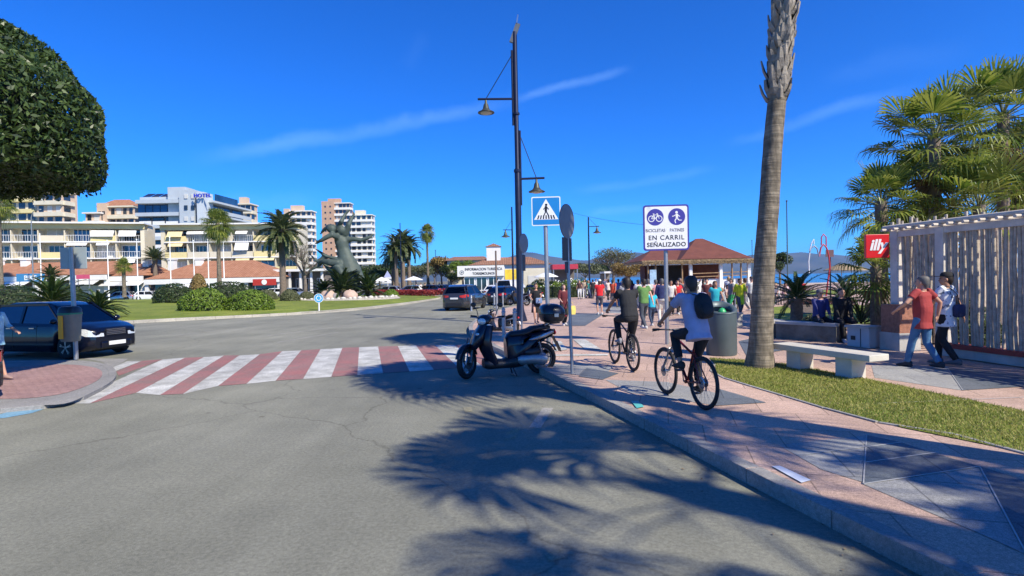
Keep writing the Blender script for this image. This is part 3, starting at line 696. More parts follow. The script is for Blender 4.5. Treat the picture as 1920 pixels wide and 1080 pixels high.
def scooter(label, loc, rz, sc=1.0, group=None, col=(.004, .006, .016), case=True, name='motor_scooter'):
    """x forward, y left"""
    t = thing(name, label, 'scooter', loc, rz, group, sc)
    P = mat('%s scooter paint' % name, col, .32, 0, .04, 3, coat=.35, spec=.4); BK = black_p; GR = mat('scooter grey plastic', (.10, .105, .11), .35, .2, .1, 8)
    def sec(x, z, h, wd, n=12, tilt=0, e=2.6):    # rounded section in the YZ plane at x
        r = []
        for k in range(n):
            a = 2 * math.pi * (k + .5) / n; c, s = math.cos(a), math.sin(a); q = (abs(c) ** e + abs(s) ** e) ** (-1 / e)
            r.append((x + tilt * s * q * h / 2, c * q * wd / 2, z + s * q * h / 2))
        return r
    wrr = .29
    def wheel2(x, y, nm, steer=0):
        M0 = Matrix.Translation((x, 0, wrr)) @ Matrix.Rotation(steer, 4, 'Z')
        def tor(rr, q1, q2, mt, nme, par):
            mb = MB(); rings = []
            for i in range(37):
                a = 2 * math.pi * i / 36; c, s = math.cos(a), math.sin(a)
                rings.append([M0 @ V((rr + q2 * math.sin(b)) * c, q1 * math.cos(b), (rr + q2 * math.sin(b)) * s) for b in [2 * math.pi * j / 10 for j in range(10)]])
            mb.loft(rings, cap=False); return mb.build(nme, mt, par)
        w_ = tor(wrr - .045, .052, .045, rubber, nm, t); rimm = mat('scooter rim', (.16, .165, .17), .3, .8)
        tor(wrr - .095, .035, .014, rimm, 'rim', w_)
        s_ = MB(); st = len(s_.v); Mx = Matrix.Rotation(R(90), 3, 'X')
        s_.lathe([(.035, -.05), (.035, .05)], 12, M=Mx)
        for k in range(5):
            a = 2 * math.pi * k / 5 + .5; s_.tube([(.03 * math.cos(a), 0, .03 * math.sin(a)), ((wrr - .10) * math.cos(a), 0, (wrr - .10) * math.sin(a))], [.02, .012], 8)
        s_.xf(M0); s_.build('wheel_spokes', rimm, w_)
        d = MB(); d.lathe([(.07, .042), (.115, .042), (.115, .046), (.07, .046)], 24, M=Mx.inverted()); d.xf(M0); d.build('brake_disc', alu, w_); return w_
    STE = R(46)
    fx = .70; rx = -.70
    wheel2(rx, 0, 'rear_wheel'); wheel2(fx, 0, 'front_wheel', STE)
    S0 = Matrix.Translation((fx, 0, wrr)) @ Matrix.Rotation(STE, 4, 'Z') @ Matrix.Translation((-fx, 0, -wrr))
    fk = MB()
    for s in (-1, 1): fk.tube([(fx, s * .075, wrr), (fx - .06, s * .075, wrr + .22), (fx - .16, s * .07, wrr + .42)], [.024, .022, .02], 8)
    fk.xf(S0); fk.build('fork', GR, t)
    fd = MB(); rings = []
    for k in range(11):
        a = R(18 + 14 * k); rr = wrr + .035; q = .062 * (1 - .25 * abs(k - 5) / 5)
        c, s = math.cos(a), math.sin(a)
        rings.append([(fx + (rr + .022) * c, 0, wrr + (rr + .022) * s), (fx + rr * c, q, wrr + rr * s), (fx + (rr - .05) * c, q * 1.05, wrr + (rr - .05) * s), (fx + (rr - .012) * c, q * .8, wrr + (rr - .012) * s),
                      (fx + (rr - .012) * c, -q * .8, wrr + (rr - .012) * s), (fx + (rr - .05) * c, -q * 1.05, wrr + (rr - .05) * s), (fx + rr * c, -q, wrr + rr * s)])
    fd.loft(rings); fd.xf(S0); fd.build('front_mudguard', P, t)
    # front apron: tall narrow shell from above the wheel to the handlebar
    ap = MB(); ap.loft([sec(.64, .54, .06, .12), sec(.61, .60, .18, .26), sec(.54, .68, .34, .40), sec(.45, .78, .38, .42), sec(.38, .88, .26, .32), sec(.34, .97, .08, .18)])
    ap.loft([[(x - .02 + o, y, z) for o, y in ((.12, 0), (.09, .10), (.0, w_), (-.08, w_ * .96), (-.07, .09), (-.07, 0), (-.07, -.09), (-.08, -w_ * .96), (.0, -w_), (.09, -.10))] for x, z, w_ in ((.25, .22, .17), (.29, .36, .21), (.37, .52, .24), (.40, .68, .25), (.37, .84, .22), (.33, .95, .13))])
    ap.build('front_apron', P, t)
    tr = MB()
    for s in (-1, 1): tr.loft([[(x, s * (w_ + .006), z + h), (x, s * (w_ + .02), z), (x, s * (w_ + .006), z - h)] for x, z, w_, h in ((.62, .56, .05, .02), (.57, .64, .14, .035), (.50, .74, .185, .035), (.42, .84, .17, .015))], closed=False, cap=False)
    tr.build('apron_trim', mat('scooter silver trim', (.30, .31, .33), .25, .7), t)
    tn = MB()
    for s in (-1, 1): tn.ball((.515, s * .15, .80), (.05, .035, .03), 10)
    tn.build('turn_signal', lamp_glass, t)
    # handlebar cowl with headlight
    hc = MB(); hc.loft([sec(.47, 1.00, .05, .12), sec(.44, 1.02, .16, .22), sec(.36, 1.05, .18, .27), sec(.27, 1.07, .12, .22), sec(.22, 1.075, .05, .12)])
    c = V(.36, 0, 1.03); S1 = Matrix.Translation(c) @ Matrix.Rotation(STE, 4, 'Z') @ Matrix.Translation(-c); hc.xf(S1); h = hc.build('handlebar_cowl', P, t)
    hl = MB(); hl.ball((.455, 0, 1.02), (.035, .085, .06), 14); hl.xf(S1); hl.build('headlight', lamp_glass, h)
    hb = MB(); hb.tube([(.26, -.33, 1.10), (.31, -.16, 1.07), (.33, 0, 1.06), (.31, .16, 1.07), (.26, .33, 1.10)], .013, 8); hb.xf(S1); hb = hb.build('handlebar', metal_dark, t)
    for s in (-1, 1):
        g = MB(); g.tube([(.27, s * .22, 1.092), (.255, s * .35, 1.102)], .019, 8); g.xf(S1); g.build('grip', rubber, hb)
        g = MB(); g.tube([(.32, s * .18, 1.075), (.34, s * .24, 1.08), (.32, s * .33, 1.08)], .007, 6); g.xf(S1); g.build('brake_lever', alu, hb)
        g = MB(); g.tube([(.29, s * .17, 1.08), (.27, s * .21, 1.20), (.28, s * .26, 1.28)], .007, 6); g.ball((.28, s * .28, 1.31), (.018, .062, .042), 12); g.xf(S1); g.build('mirror', BK, hb)
    # floor, body, seat, tail
    fl = MB(); fl.loft([sec(.40, .26, .16, .26), sec(.32, .25, .20, .34), sec(.05, .24, .17, .36), sec(-.18, .27, .24, .36), sec(-.34, .32, .30, .34)]); fl.build('footboard', BK, t)
    bd = MB(); bd.loft([sec(-.02, .47, .46, .22, 14, .06), sec(-.06, .49, .58, .33, 14, .05), sec(-.30, .52, .56, .37), sec(-.50, .60, .38, .37), sec(-.70, .70, .22, .33), sec(-.88, .755, .16, .24), sec(-.97, .78, .09, .12)]); bd.build('body_panel', P, t)
    sl = MB()
    for s in (-1, 1): sl.loft([[(x, s * (w_ + .004), z + h), (x, s * (w_ + .018), z), (x, s * (w_ + .004), z - h)] for x, z, w_, h in ((-.42, .66, .165, .008), (-.58, .69, .178, .03), (-.75, .735, .155, .035), (-.92, .78, .10, .02))], closed=False, cap=False)
    sl.build('side_trim', mat('scooter silver trim', (.3, .31, .33), .25, .7), t)
    se = MB(); se.loft([sec(-.06, .745, .05, .16), sec(-.12, .76, .11, .25), sec(-.30, .775, .11, .31), sec(-.44, .80, .12, .30), sec(-.52, .845, .11, .28), sec(-.72, .86, .10, .25), sec(-.86, .865, .06, .18)]); se.build('seat', mat('scooter seat vinyl', (.010, .010, .014), .55, 0, .2, 30), t)
    tl = MB(); tl.ball((-.965, 0, .76), (.03, .10, .045), 12); tl.build('tail_light', red_glass, t)
    rf = MB(); rings = []
    for k in range(9):
        a = R(60 + 12 * k); rr = wrr + .03; c, s = math.cos(a), math.sin(a)
        rings.append([(rx + rr * c, .06, wrr + rr * s), (rx + (rr + .02) * c, 0, wrr + (rr + .02) * s), (rx + rr * c, -.06, wrr + rr * s), (rx + (rr - .01) * c, 0, wrr + (rr - .01) * s)])
    rf.loft(rings); rf.bar((-.93, 0, .70), (-1.08, 0, .40), .14, .012, up=(1, 0, 0)); rf.build('rear_mudguard', BK, t)
    pl = MB(); pl.bar((-1.005, 0, .60), (-1.075, 0, .45), .16, .008, up=(1, 0, 0)); pl.build('number_plate', plate_m, t)
    en = MB()
    en.loft([[(x, .16 + w_ * math.cos(a), z + h * math.sin(a)) for a in [2 * math.pi * k / 12 for k in range(12)]] for x, z, h, w_ in ((-.20, .31, .05, .03), (-.26, .30, .085, .055), (-.48, .31, .09, .06), (-.66, .29, .105, .06), (-.76, .29, .07, .04))])
    en.build('gearbox_case', mat('cast aluminium', (.30, .31, .32), .4, .7, .15, 20), t)
    ex = MB(); ex.tube([(-.2, -.12, .24), (-.42, -.15, .25), (-.50, -.17, .28)], .02, 8); ex.tube([(-.50, -.17, .28), (-.62, -.175, .33), (-.92, -.18, .40)], [.035, .055, .05], 12); ex.build('exhaust', mat('dark exhaust steel', (.05, .05, .05), .35, .9), t)
    af = MB(); af.loft([sec(-.34, .43, .08, .12), sec(-.42, .43, .16, .16), sec(-.58, .45, .15, .16), sec(-.64, .45, .06, .1)]); af.xf(Matrix.Translation((0, .12, 0))); af.build('air_filter_box', BK, t)
    sh = MB()
    for s in (-1, 1):
        sh.tube([(-.68, s * .15, .32), (-.62, s * .15, .62)], .012, 8)
        pts = [(-.68 + .06 * k / 24 + 0, s * .15, .38 + .22 * k / 24) for k in range(25)]
        sh.tube([(p[0] + .028 * math.cos(k * 1.6), p[1] + .028 * math.sin(k * 1.6), p[2]) for k, p in enumerate(pts)], .007, 5)
    sh.build('shock_absorber', alu, t)
    cst = MB(); cst.tube([(-.12, .1, .2), (-.18, .14, .02)], .012, 6); cst.tube([(-.12, -.1, .2), (-.18, -.14, .02)], .012, 6); cst.tube([(-.18, -.14, .02), (-.18, .14, .02)], .012, 6); cst.build('stand', metal_dark, t)
    if case:
        rk = MB()
        for s in (-1, 1): rk.tube([(-.68, s * .10, .86), (-.86, s * .10, .93), (-1.05, s * .08, .94)], .012, 6)
        rk.box((-.93, 0, .945), (.24, .2, .015)); rk.build('rear_rack', metal_dark, t)
        tc = thing('top_case', 'glossy dark blue top case on the rear rack of the parked scooter', 'luggage box', loc, rz, None, sc)
        def csec(z, k, dx=0): return [(-.93 + dx + .235 * k * math.copysign(abs(math.cos(a)) ** .75, math.cos(a)), .235 * k * math.copysign(abs(math.sin(a)) ** .7, math.sin(a)), z) for a in [2 * math.pi * j / 24 for j in range(24)]]
        b_ = MB(); b_.loft([csec(.955, .62), csec(.975, .84), csec(1.05, .97), csec(1.10, 1.0)]); b_.build('case_base', mat('case plastic', (.015, .016, .02), .4), tc)
        l_ = MB(); l_.loft([csec(1.112, 1.015), csec(1.14, 1.01), csec(1.20, .94, .01), csec(1.25, .80, .02), csec(1.283, .56, .03), csec(1.295, .25, .03)]); l_.build('case_lid', P, tc)
        q = MB(); q.ball((-1.165, 0, 1.06), (.02, .16, .025), 12); q.build('reflector', red_glass, tc)
        k_ = MB(); k_.box((-.93, .24, 1.09), (.08, .02, .06)); k_.build('latch', alu, tc)
    return t
pf, pr = V(-.98, 11.15, 0), V(.62, 11.62, 0); hdg = (pf - pr).normalized(); c0 = (pf + pr) / 2
scooter('black and dark blue motor scooter parked at the crossing by the kerb', (c0.x, c0.y, 0), math.atan2(hdg.y, hdg.x), 1.12)
# motorcycles further along
for lab, u, v, a in (('black motor scooter parked beyond the tall double street lamp, left of it', 972, 573, 150), ('dark motor scooter parked beyond the tall double street lamp, right of it', 1000, 566, 140),
                     ('small dark motor scooter lying low behind the large scooter, beside a bollard', 935, 627, 160)):
    p = G(u, v, SW if u != 935 else 0)
    scooter(lab, (p.x, p.y, p.z), R(a), .95 if u != 935 else .8, 'scooters beyond the large one', (.008, .008, .010), False, name='small_scooter')
# ================================================================ vegetation
m_fan = leafmat('fan palm leaf', (.07, .125, .016), (.30, .33, .06), .4, .42)
m_fanold = leafmat('dry palm leaf', (.14, .095, .045), (.28, .20, .11), .8, .15)
m_date = leafmat('date palm leaf', (.045, .075, .025), (.14, .16, .06), .45, .25)
m_cyc = leafmat('cycad leaf', (.018, .045, .010), (.07, .11, .02), .4, .2)
m_fic = leafmat('ficus leaf', (.014, .034, .006), (.080, .125, .030), .42, .2, 1.5)
m_hedge = leafmat('clipped shrub leaf', (.065, .12, .008), (.17, .25, .025), .5, .2)
m_hedged = leafmat('dark shrub leaf', (.018, .04, .010), (.06, .09, .022), .5, .2)
m_olive = leafmat('grey green leaf', (.06, .075, .03), (.15, .16, .075), .6, .2)
m_autumn = leafmat('ochre leaf', (.15, .11, .03), (.30, .20, .06), .6, .2)
m_redfl = leafmat('dark red bedding plant', (.16, .01, .012), (.30, .04, .03), .6, .2)
m_core = mat('twigs with painted shade', (.016, .022, .008), .95, 0, .4, 6)  # inner foliage shade is put into this dark core colour
m_petiole = mat('palm leaf stalk', (.14, .15, .05), .6, 0, .2, 8)
def uv(th, ph): return V(math.cos(ph) * math.cos(th), math.cos(ph) * math.sin(th), math.sin(ph))
def fan_frond(Q, S, c, d, pet, ln, n=24, droop=.35, spread=2.35):
    """fan leaf: stalk from c along d, then a pleated fan of tapering blades. Q gets blade quads, S stalk tubes"""
    e = c + d * pet + V(0, 0, -pet * pet * .06)
    S.tube([c, c + d * pet * .5 + V(0, 0, .02 * pet), e], [.022, .016, .010], 5, cap=False)
    side = d.cross(V(0, 0, 1)); 
    if side.length < .1: side = V(1, 0, 0)
    side.normalize(); up = side.cross(d).normalized(); tw = random.uniform(-.3, .3); side, up = side * math.cos(tw) + up * math.sin(tw), up * math.cos(tw) - side * math.sin(tw)
    for k in range(n):
        a = spread * ((k + .5) / n * 2 - 1); L_ = ln * (1 - .25 * (abs(a) / spread) ** 2) * random.uniform(.88, 1.05)
        dr = (d * math.cos(a) + side * math.sin(a)).normalized(); lift = up * .18 * abs(math.sin(a))
        dr = (dr + lift).normalized(); nn = dr.cross(up).normalized(); w_ = spread / n * ln * .52
        p1 = e + dr * L_ * .12; p2 = e + dr * L_ * .58 + V(0, 0, -.05 * L_ * droop); p3 = e + dr * L_ * .86 + V(0, 0, -L_ * droop * .30); p4 = e + dr * L_ * .98 + V(0, 0, -L_ * droop * random.uniform(.6, 1.1))
        o = up * (.02 * ln * (1 if k % 2 else -1))
        Q.append((e, e + dr * .01, p2 + nn * w_ + o, p2 - nn * w_ + o)); Q.append((p2 - nn * w_ + o, p2 + nn * w_ + o, p3 + nn * w_ * .42, p3 - nn * w_ * .42)); Q.append((p3 - nn * w_ * .42, p3 + nn * w_ * .42, p4 + nn * .004, p4 - nn * .004))
def pin_frond(Q, S, c, d, ln, n=34, arch=.9, lw=.45, wd=.022, vee=.5):
    side = d.cross(V(0, 0, 1))
    if side.length < .05: side = V(1, 0, 0)
    side.normalize(); K = 7; pts = []
    h = V(d.x, d.y, 0); hz = h.length; h = h.normalized() if hz > .01 else side
    el = math.asin(max(-1, min(1, d.z))); p = c.copy(); seg = ln / K
    for k in range(K + 1):
        pts.append(p.copy()); e = el - arch * ((k / K) ** 1.3) * 1.2; p = p + (h * math.cos(e) + V(0, 0, math.sin(e))) * seg
    S.tube(pts, [.022 - .0026 * k for k in range(K + 1)], 4, cap=False)
    for k in range(n):
        t = .10 + .9 * (k + .5) / n; f = t * K; i = min(K - 1, int(f)); q = pts[i].lerp(pts[i + 1], f - i); dd = (pts[i + 1] - pts[i]).normalized(); up = side.cross(dd)
        L_ = ln * lw * .5 * (math.sin(min(1, t * 1.15 + .12) * math.pi * .78) ** .7) * random.uniform(.85, 1.1) * (1.1 - .4 * t)
        for s in (-1, 1):
            v = (side * s * .85 + dd * (.45 + .5 * t) + up * vee * random.uniform(.6, 1.2)).normalized(); nn = v.cross(up).normalized() * wd
            e_ = q + v * L_ + V(0, 0, -.18 * L_)
            Q.append((q - nn * .5, q + nn * .5, q + v * L_ * .55 + nn, q + v * L_ * .55 - nn)); Q.append((q + v * L_ * .55 - nn, q + v * L_ * .55 + nn, e_ + nn * .1, e_ - nn * .1))
def arr(Q): return np.array([[tuple(p) for p in q] for q in Q], dtype=np.float32)
def palm_trunk(t, H, r0, r1, lean=(0, 0), boots=None, mat_=None, rough=1, name='trunk', segs=None):
    n = segs or max(14, int(H * 7)); mb = MB(); rings = []
    for k in range(n + 1):
        a = k / n; z = H * a; r = r0 + (r1 - r0) * min(1, a * 1.6) ** .7
        if a < .08: r *= 1 + .28 * (1 - a / .08) ** 2
        r *= 1 + .018 * math.sin(k * 2.1) * rough + random.uniform(-.012, .012) * rough
        x, y = lean[0] * a ** 1.25, lean[1] * a ** 1.25
        rings.append([(x + r * (1 + .03 * math.sin(3 * b + k * .4)) * math.cos(b), y + r * (1 + .03 * math.sin(3 * b + k * .4)) * math.sin(b), z) for b in [2 * math.pi * j / 18 for j in range(18)]])
    mb.loft(rings, smooth=True); return mb.build(name, mat_ or bark, t)
def boots_(t, H0, H1, r, lean, H, dens=60, L=.30, mt=None, wide=1.0, name='leaf_bases'):
    Q = MB()
    for k in range(dens):
        z = H0 + (H1 - H0) * (k + random.random()) / dens; a = k * 2.4 + random.uniform(-.3, .3); x, y = lean[0] * (z / H) ** 1.25, lean[1] * (z / H) ** 1.25
        o = V(math.cos(a), math.sin(a), 0); s = V(-o.y, o.x, 0); c = V(x, y, z) + o * r * .9; l = L * random.uniform(.6, 1.3); w_ = .07 * wide * random.uniform(.7, 1.2)
        tip = c + o * l * random.uniform(.12, .34) + V(0, 0, l * random.uniform(.5, .95)) + s * random.uniform(-.05, .05)
        Q.loft([[c - s * w_, c + o * .05, c + s * w_, c - o * .03], [(c + tip) / 2 - s * w_ * .75 + o * .03, (c + tip) / 2 + o * .06, (c + tip) / 2 + s * w_ * .75 + o * .03, (c + tip) / 2], [tip - s * w_ * .35, tip + o * .02, tip + s * w_ * .35, tip - o * .01]], smooth=False)
    return Q.build(name, mt or wood_bt, t)
wood_bt = mat('dead leaf bases', (.25, .22, .18), .9, 0, .4, 5, bump=.6, bscale=40)
m_trunk_g = mat('ringed grey palm trunk', (.18, .155, .115), .9, 0, .3, 7, bump=.6, bscale=60)
def ring_trunk_mat():
    M = m_trunk_g; nt = M.node_tree; N = nt.nodes; L = nt.links; b = N['Principled BSDF']; src = b.inputs['Base Color'].links[0].from_socket
    tc = N.new('ShaderNodeTexCoord'); mp = N.new('ShaderNodeMapping'); mp.inputs['Scale'].default_value = (1.2, 1.2, 26); L.new(tc.outputs['Object'], mp.inputs[0])
    n = N.new('ShaderNodeTexNoise'); n.inputs['Scale'].default_value = 1.0; n.inputs['Detail'].default_value = 5; L.new(mp.outputs[0], n.inputs['Vector'])
    mp2 = N.new('ShaderNodeMapping'); mp2.inputs['Scale'].default_value = (12, 12, 4); L.new(tc.outputs['Object'], mp2.inputs[0])
    n2 = N.new('ShaderNodeTexNoise'); n2.inputs['Scale'].default_value = 1.0; n2.inputs['Detail'].default_value = 3; L.new(mp2.outputs[0], n2.inputs['Vector'])
    mm = N.new('ShaderNodeMath'); mm.operation = 'MULTIPLY'; L.new(n.outputs['Fac'], mm.inputs[0]); L.new(n2.outputs['Fac'], mm.inputs[1])
    r = N.new('ShaderNodeValToRGB'); r.color_ramp.elements[0].position = .15; r.color_ramp.elements[1].position = .40; r.color_ramp.elements[0].color = (.55, .52, .5, 1); r.color_ramp.elements[1].color = (1.35, 1.3, 1.25, 1); L.new(mm.outputs[0], r.inputs[0])
    m = N.new('ShaderNodeMix'); m.data_type = 'RGBA'; m.blend_type = 'MULTIPLY'; m.inputs['Factor'].default_value = 1; L.new(src, m.inputs['A']); L.new(r.outputs[0], m.inputs['B']); L.new(m.outputs['Result'], b.inputs['Base Color'])
    bp = [x for x in N if x.type == 'BUMP'][0]; L.new(mm.outputs[0], bp.inputs['Height']); bp.inputs['Strength'].default_value = 1; bp.inputs['Distance'].default_value = .03
ring_trunk_mat()
def fan_palm(label, loc, H, r0, r1, nf, ln, pet, group=None, lean=(0, 0), skirt=0, blades=24, name='fan_palm', low=-.6, boots=None, tm=None, seed=1, spread=2.35, top=1.45, trunk_lo=0):
    random.seed(seed); t = thing(name, label, 'palm tree', loc, random.uniform(0, 6), group)
    palm_trunk(t, H, r0, r1, lean, mat_=tm or m_trunk_g)
    if boots: boots_(t, boots, H + .1, r1 * 1.0, lean, H, dens=int((H - boots) * 75), L=.40, wide=1.9 * r1 / .22)
    Q, S, D = [], MB(), []; c = V(lean[0], lean[1], H)
    for k in range(nf):
        a = k * 2.399 + random.uniform(-.2, .2); f = (k + .5) / nf; el = top + (low - top) * f ** .9 + random.uniform(-.12, .12)
        fan_frond(Q, S, c + V(0, 0, -.25 * f), uv(a, el), pet * random.uniform(.8, 1.15), ln * random.uniform(.85, 1.1), blades, (.35 + .7 * f) * (.55 if group and 'screen' in group else 1), spread)
    for k in range(skirt):
        a = k * 2.399; el = random.uniform(-1.45, -1.0)
        fan_frond(D, S, c + V(0, 0, -.3 - .7 * k / max(1, skirt)), uv(a, el), pet * .6, ln * .8, 14, .3, 1.6)
    quads('crown', arr(Q), m_fan, t)
    if D: quads('dead_skirt', arr(D), m_fanold, t)
    S.build('leaf_stalks', m_petiole, t); return t
def date_palm(label, loc, H, r0, r1, nf, ln, group=None, name='date_palm', lean=(0, 0), m=None, low=-.75, n=30, seed=1, wd=.03, trunk=True, cat='palm tree', arch=.9, lw=.42, top=1.4):
    random.seed(seed); t = thing(name, label, cat, loc, random.uniform(0, 6), group)
    if trunk: palm_trunk(t, H, r0, r1, lean, mat_=bark, rough=2.5); 
    if trunk and H > 1: boots_(t, H * .82, H + .05, r1, lean, H, dens=46, L=.28, mt=bark)
    Q, S = [], MB(); c = V(lean[0], lean[1], H)
    for k in range(nf):
        a = k * 2.399 + random.uniform(-.2, .2); f = (k + .5) / nf; el = top + (low - top) * f + random.uniform(-.1, .1)
        pin_frond(Q, S, c + uv(a, el) * .1, uv(a, el), ln * random.uniform(.85, 1.08), n, arch * (1 - .3 * f), lw, wd)
    quads('crown', arr(Q), m or m_date, t); S.build('leaf_stalks', m_petiole, t); return t
def leafcloud(C, NRM, size, asp=.45, jit=.7, fold=.3):
    """one leaf quad per centre; numpy"""
    n = len(C); nr = NRM + rng.normal(0, jit, (n, 3)); nr /= np.linalg.norm(nr, axis=1)[:, None] + 1e-9
    a = np.cross(nr, rng.normal(0, 1, (n, 3))); a /= np.linalg.norm(a, axis=1)[:, None] + 1e-9; b = np.cross(nr, a)
    s = size * rng.uniform(.6, 1.25, (n, 1)); a *= s; b *= s * asp
    return np.stack([C - a, C + b * .9 - nr * s * fold * .3, C + a, C - b * .9 - nr * s * fold * .3], 1)
def shell_points(n, rad, lump=.12, k=5, thick=.10, zmin=-1, seed=0, freq=2.2):
    g = np.random.default_rng(seed); d = g.normal(0, 1, (int(n * 1.6) + 50, 3)); d /= np.linalg.norm(d, axis=1)[:, None]; d = d[d[:, 2] > zmin][:n]
    ph = g.uniform(0, 6.28, (k, 3)); w_ = g.normal(0, freq, (k, 3)); l = sum(np.sin(d @ w_[i] * 1.6 + ph[i, 0]) for i in range(k)) / k
    rr = (1 + lump * l) * (1 - thick * g.random(len(d)) ** 1.5)
    return d * rr[:, None] * np.array(rad), d / np.array(rad)
def shrub(label, loc, rad, n, size, m, group=None, name='clipped_shrub', cat='shrub', lump=.06, zmin=-.25, seed=1, flatk=None):
    t = thing(name, label, cat, loc, 0, group)
    P, Nn = shell_points(n, rad, lump, seed=seed, zmin=zmin); Nn /= np.linalg.norm(Nn, axis=1)[:, None]
    P[:, 2] += rad[2] * .25; quads('foliage', leafcloud(P, Nn, size, .5, .5), m, t)
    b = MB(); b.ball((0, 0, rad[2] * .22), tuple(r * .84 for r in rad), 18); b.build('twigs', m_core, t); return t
def broad_tree(label, loc, H, rad, n, size, m, group=None, name='broadleaf_tree', clumps=9, trunk_r=.16, seed=1, dens=1, bare=False, cr=.45):
    random.seed(seed); t = thing(name, label, 'tree', loc, 0, group); g = np.random.default_rng(seed)
    b = MB(); C = []
    for k in range(clumps):
        d = uv(k * 2.4 + random.random(), random.uniform(-.5, 1.2)); C.append(V(d.x * rad[0] * .62, d.y * rad[1] * .62, H - rad[2] * .2 + d.z * rad[2] * .6))
    fork = V(0, 0, H - rad[2] * 1.05 if H - rad[2] > .6 else H * .35); b.tube([V(0, 0, -.1), fork * .6 + V(.05, .03, 0), fork], [trunk_r * 1.3, trunk_r, trunk_r * .8], 8)
    for c in C:
        mid = fork.lerp(c, .5) + V(random.uniform(-.2, .2), random.uniform(-.2, .2), .1); b.tube([fork, mid, c], [trunk_r * .55, trunk_r * .3, trunk_r * .1], 6)
        for _ in range(5 if bare else 2):
            e = c + V(random.uniform(-1, 1) * rad[0] * .4, random.uniform(-1, 1) * rad[1] * .4, random.uniform(-.3, .6) * rad[2] * .5); b.tube([mid, e], [trunk_r * .18, trunk_r * .05], 4)
            if bare:
                for _ in range(5): b.tube([e.lerp(mid, random.random() * .6), e + V(random.uniform(-.4, .4), random.uniform(-.4, .4), random.uniform(-.1, .4)) * rad[0] * .4], [trunk_r * .07, trunk_r * .03], 3)
    b.build('trunk', mat('grey branch bark', (.16, .13, .105), .9, 0, .3, 6, bump=.5), t)
    PP, NN = [], []
    for i, c in enumerate(C):
        k = n // clumps; P, Nn = shell_points(k, (rad[0] * cr, rad[1] * cr, rad[2] * cr * .85), .18, thick=.55, seed=seed * 31 + i); PP.append(P + np.array(c)); NN.append(Nn / np.linalg.norm(Nn, axis=1)[:, None])
    if n: quads('crown', leafcloud(np.concatenate(PP), np.concatenate(NN), size, .5, .8), m, t)
    return t
# --- clipped ficus at the upper left
def ficus():
    t = thing('clipped_ficus_tree', 'large clipped dome of dark glossy leaves overhanging the upper left corner', 'tree', (-11.55, 10.2, .1), 0)
    n = 56000; g = np.random.default_rng(5)
    c = np.array([0.15, 0, 4.9]); rad = np.array([3.3, 3.3, 2.55])
    d = g.normal(0, 1, (n * 2, 3)); d /= np.linalg.norm(d, axis=1)[:, None]; d = d[(d[:, 2] > -.42)][:n]
    ph = g.uniform(0, 6, 8); l = .035 * sum(np.sin(d @ g.normal(0, 4.5, 3) + ph[i]) for i in range(8)) / 2.0
    depth = g.random(len(d)) ** 2 * .14
    P = d * (1 + l - depth)[:, None] * rad; low = P[:, 2] < -.30 * rad[2]; P[low, 2] = -.30 * rad[2] + g.normal(0, .07, low.sum())
    k2 = 9000; a = g.uniform(0, 6.28, k2); r = np.sqrt(g.random(k2)) * 3.1; Bt = np.stack([r * np.cos(a), r * np.sin(a), -.30 * rad[2] + g.normal(0, .07, k2) - .05 * np.sin(a * 5) * r / 2], 1)
    Nn = np.concatenate([d / rad, np.tile([0, 0, -1.0], (k2, 1))]); P = np.concatenate([P, Bt]) + c; Nn /= np.linalg.norm(Nn, axis=1)[:, None]
    quads('crown', leafcloud(P, Nn, .072, .42, .85, .5), m_fic, t)
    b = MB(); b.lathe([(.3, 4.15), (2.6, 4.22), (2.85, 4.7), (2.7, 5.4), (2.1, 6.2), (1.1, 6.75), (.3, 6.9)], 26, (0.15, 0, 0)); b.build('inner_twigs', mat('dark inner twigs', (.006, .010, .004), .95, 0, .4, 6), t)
    b = MB(); b.tube([(0, 0, -.1), (.03, 0, 2), (.1, 0, 4.6)], [.24, .19, .17], 12)
    for k in range(7): a = k * .9; b.tube([(.08, 0, 3.4), (1.0 * math.cos(a), 1.0 * math.sin(a), 4.3), (2.1 * math.cos(a), 2.1 * math.sin(a), 5.3)], [.10, .07, .03], 7)
    b.build('trunk', bark, t)
ficus()
# --- row of tall fan palms along the verge
pb = G(1425, 688, SW); 
def verge_palm(label, x, y, H, r, seed, lean, nf=34, ln=1.25, pet=1.05):
    return fan_palm(label, (x, y, SW), H, r, r * .70, nf, ln, pet, 'tall fan palms along the verge', lean, 6, 26, boots=5.2, seed=seed, low=-.35)
verge_palm('tall fan palm whose bare ringed trunk rises beside the grey litter bin', pb.x, pb.y, 10.4, .228, 4, (.95, 0))
verge_palm('fan palm just outside the right edge, shading the paving and scooter', 6.15, 3.95, 9.7, .28, 5, (.1, 0))
verge_palm('fan palm behind the viewer, throwing the leaf shadows over the near roadway', 9.6, -2.8, 9.9, .28, 9, (-.2, .1), 17, 1.4, 1.95)
for o in [o for o in bpy.data.objects if o.name.startswith('fan_palm')]: o.rotation_euler.z = 0
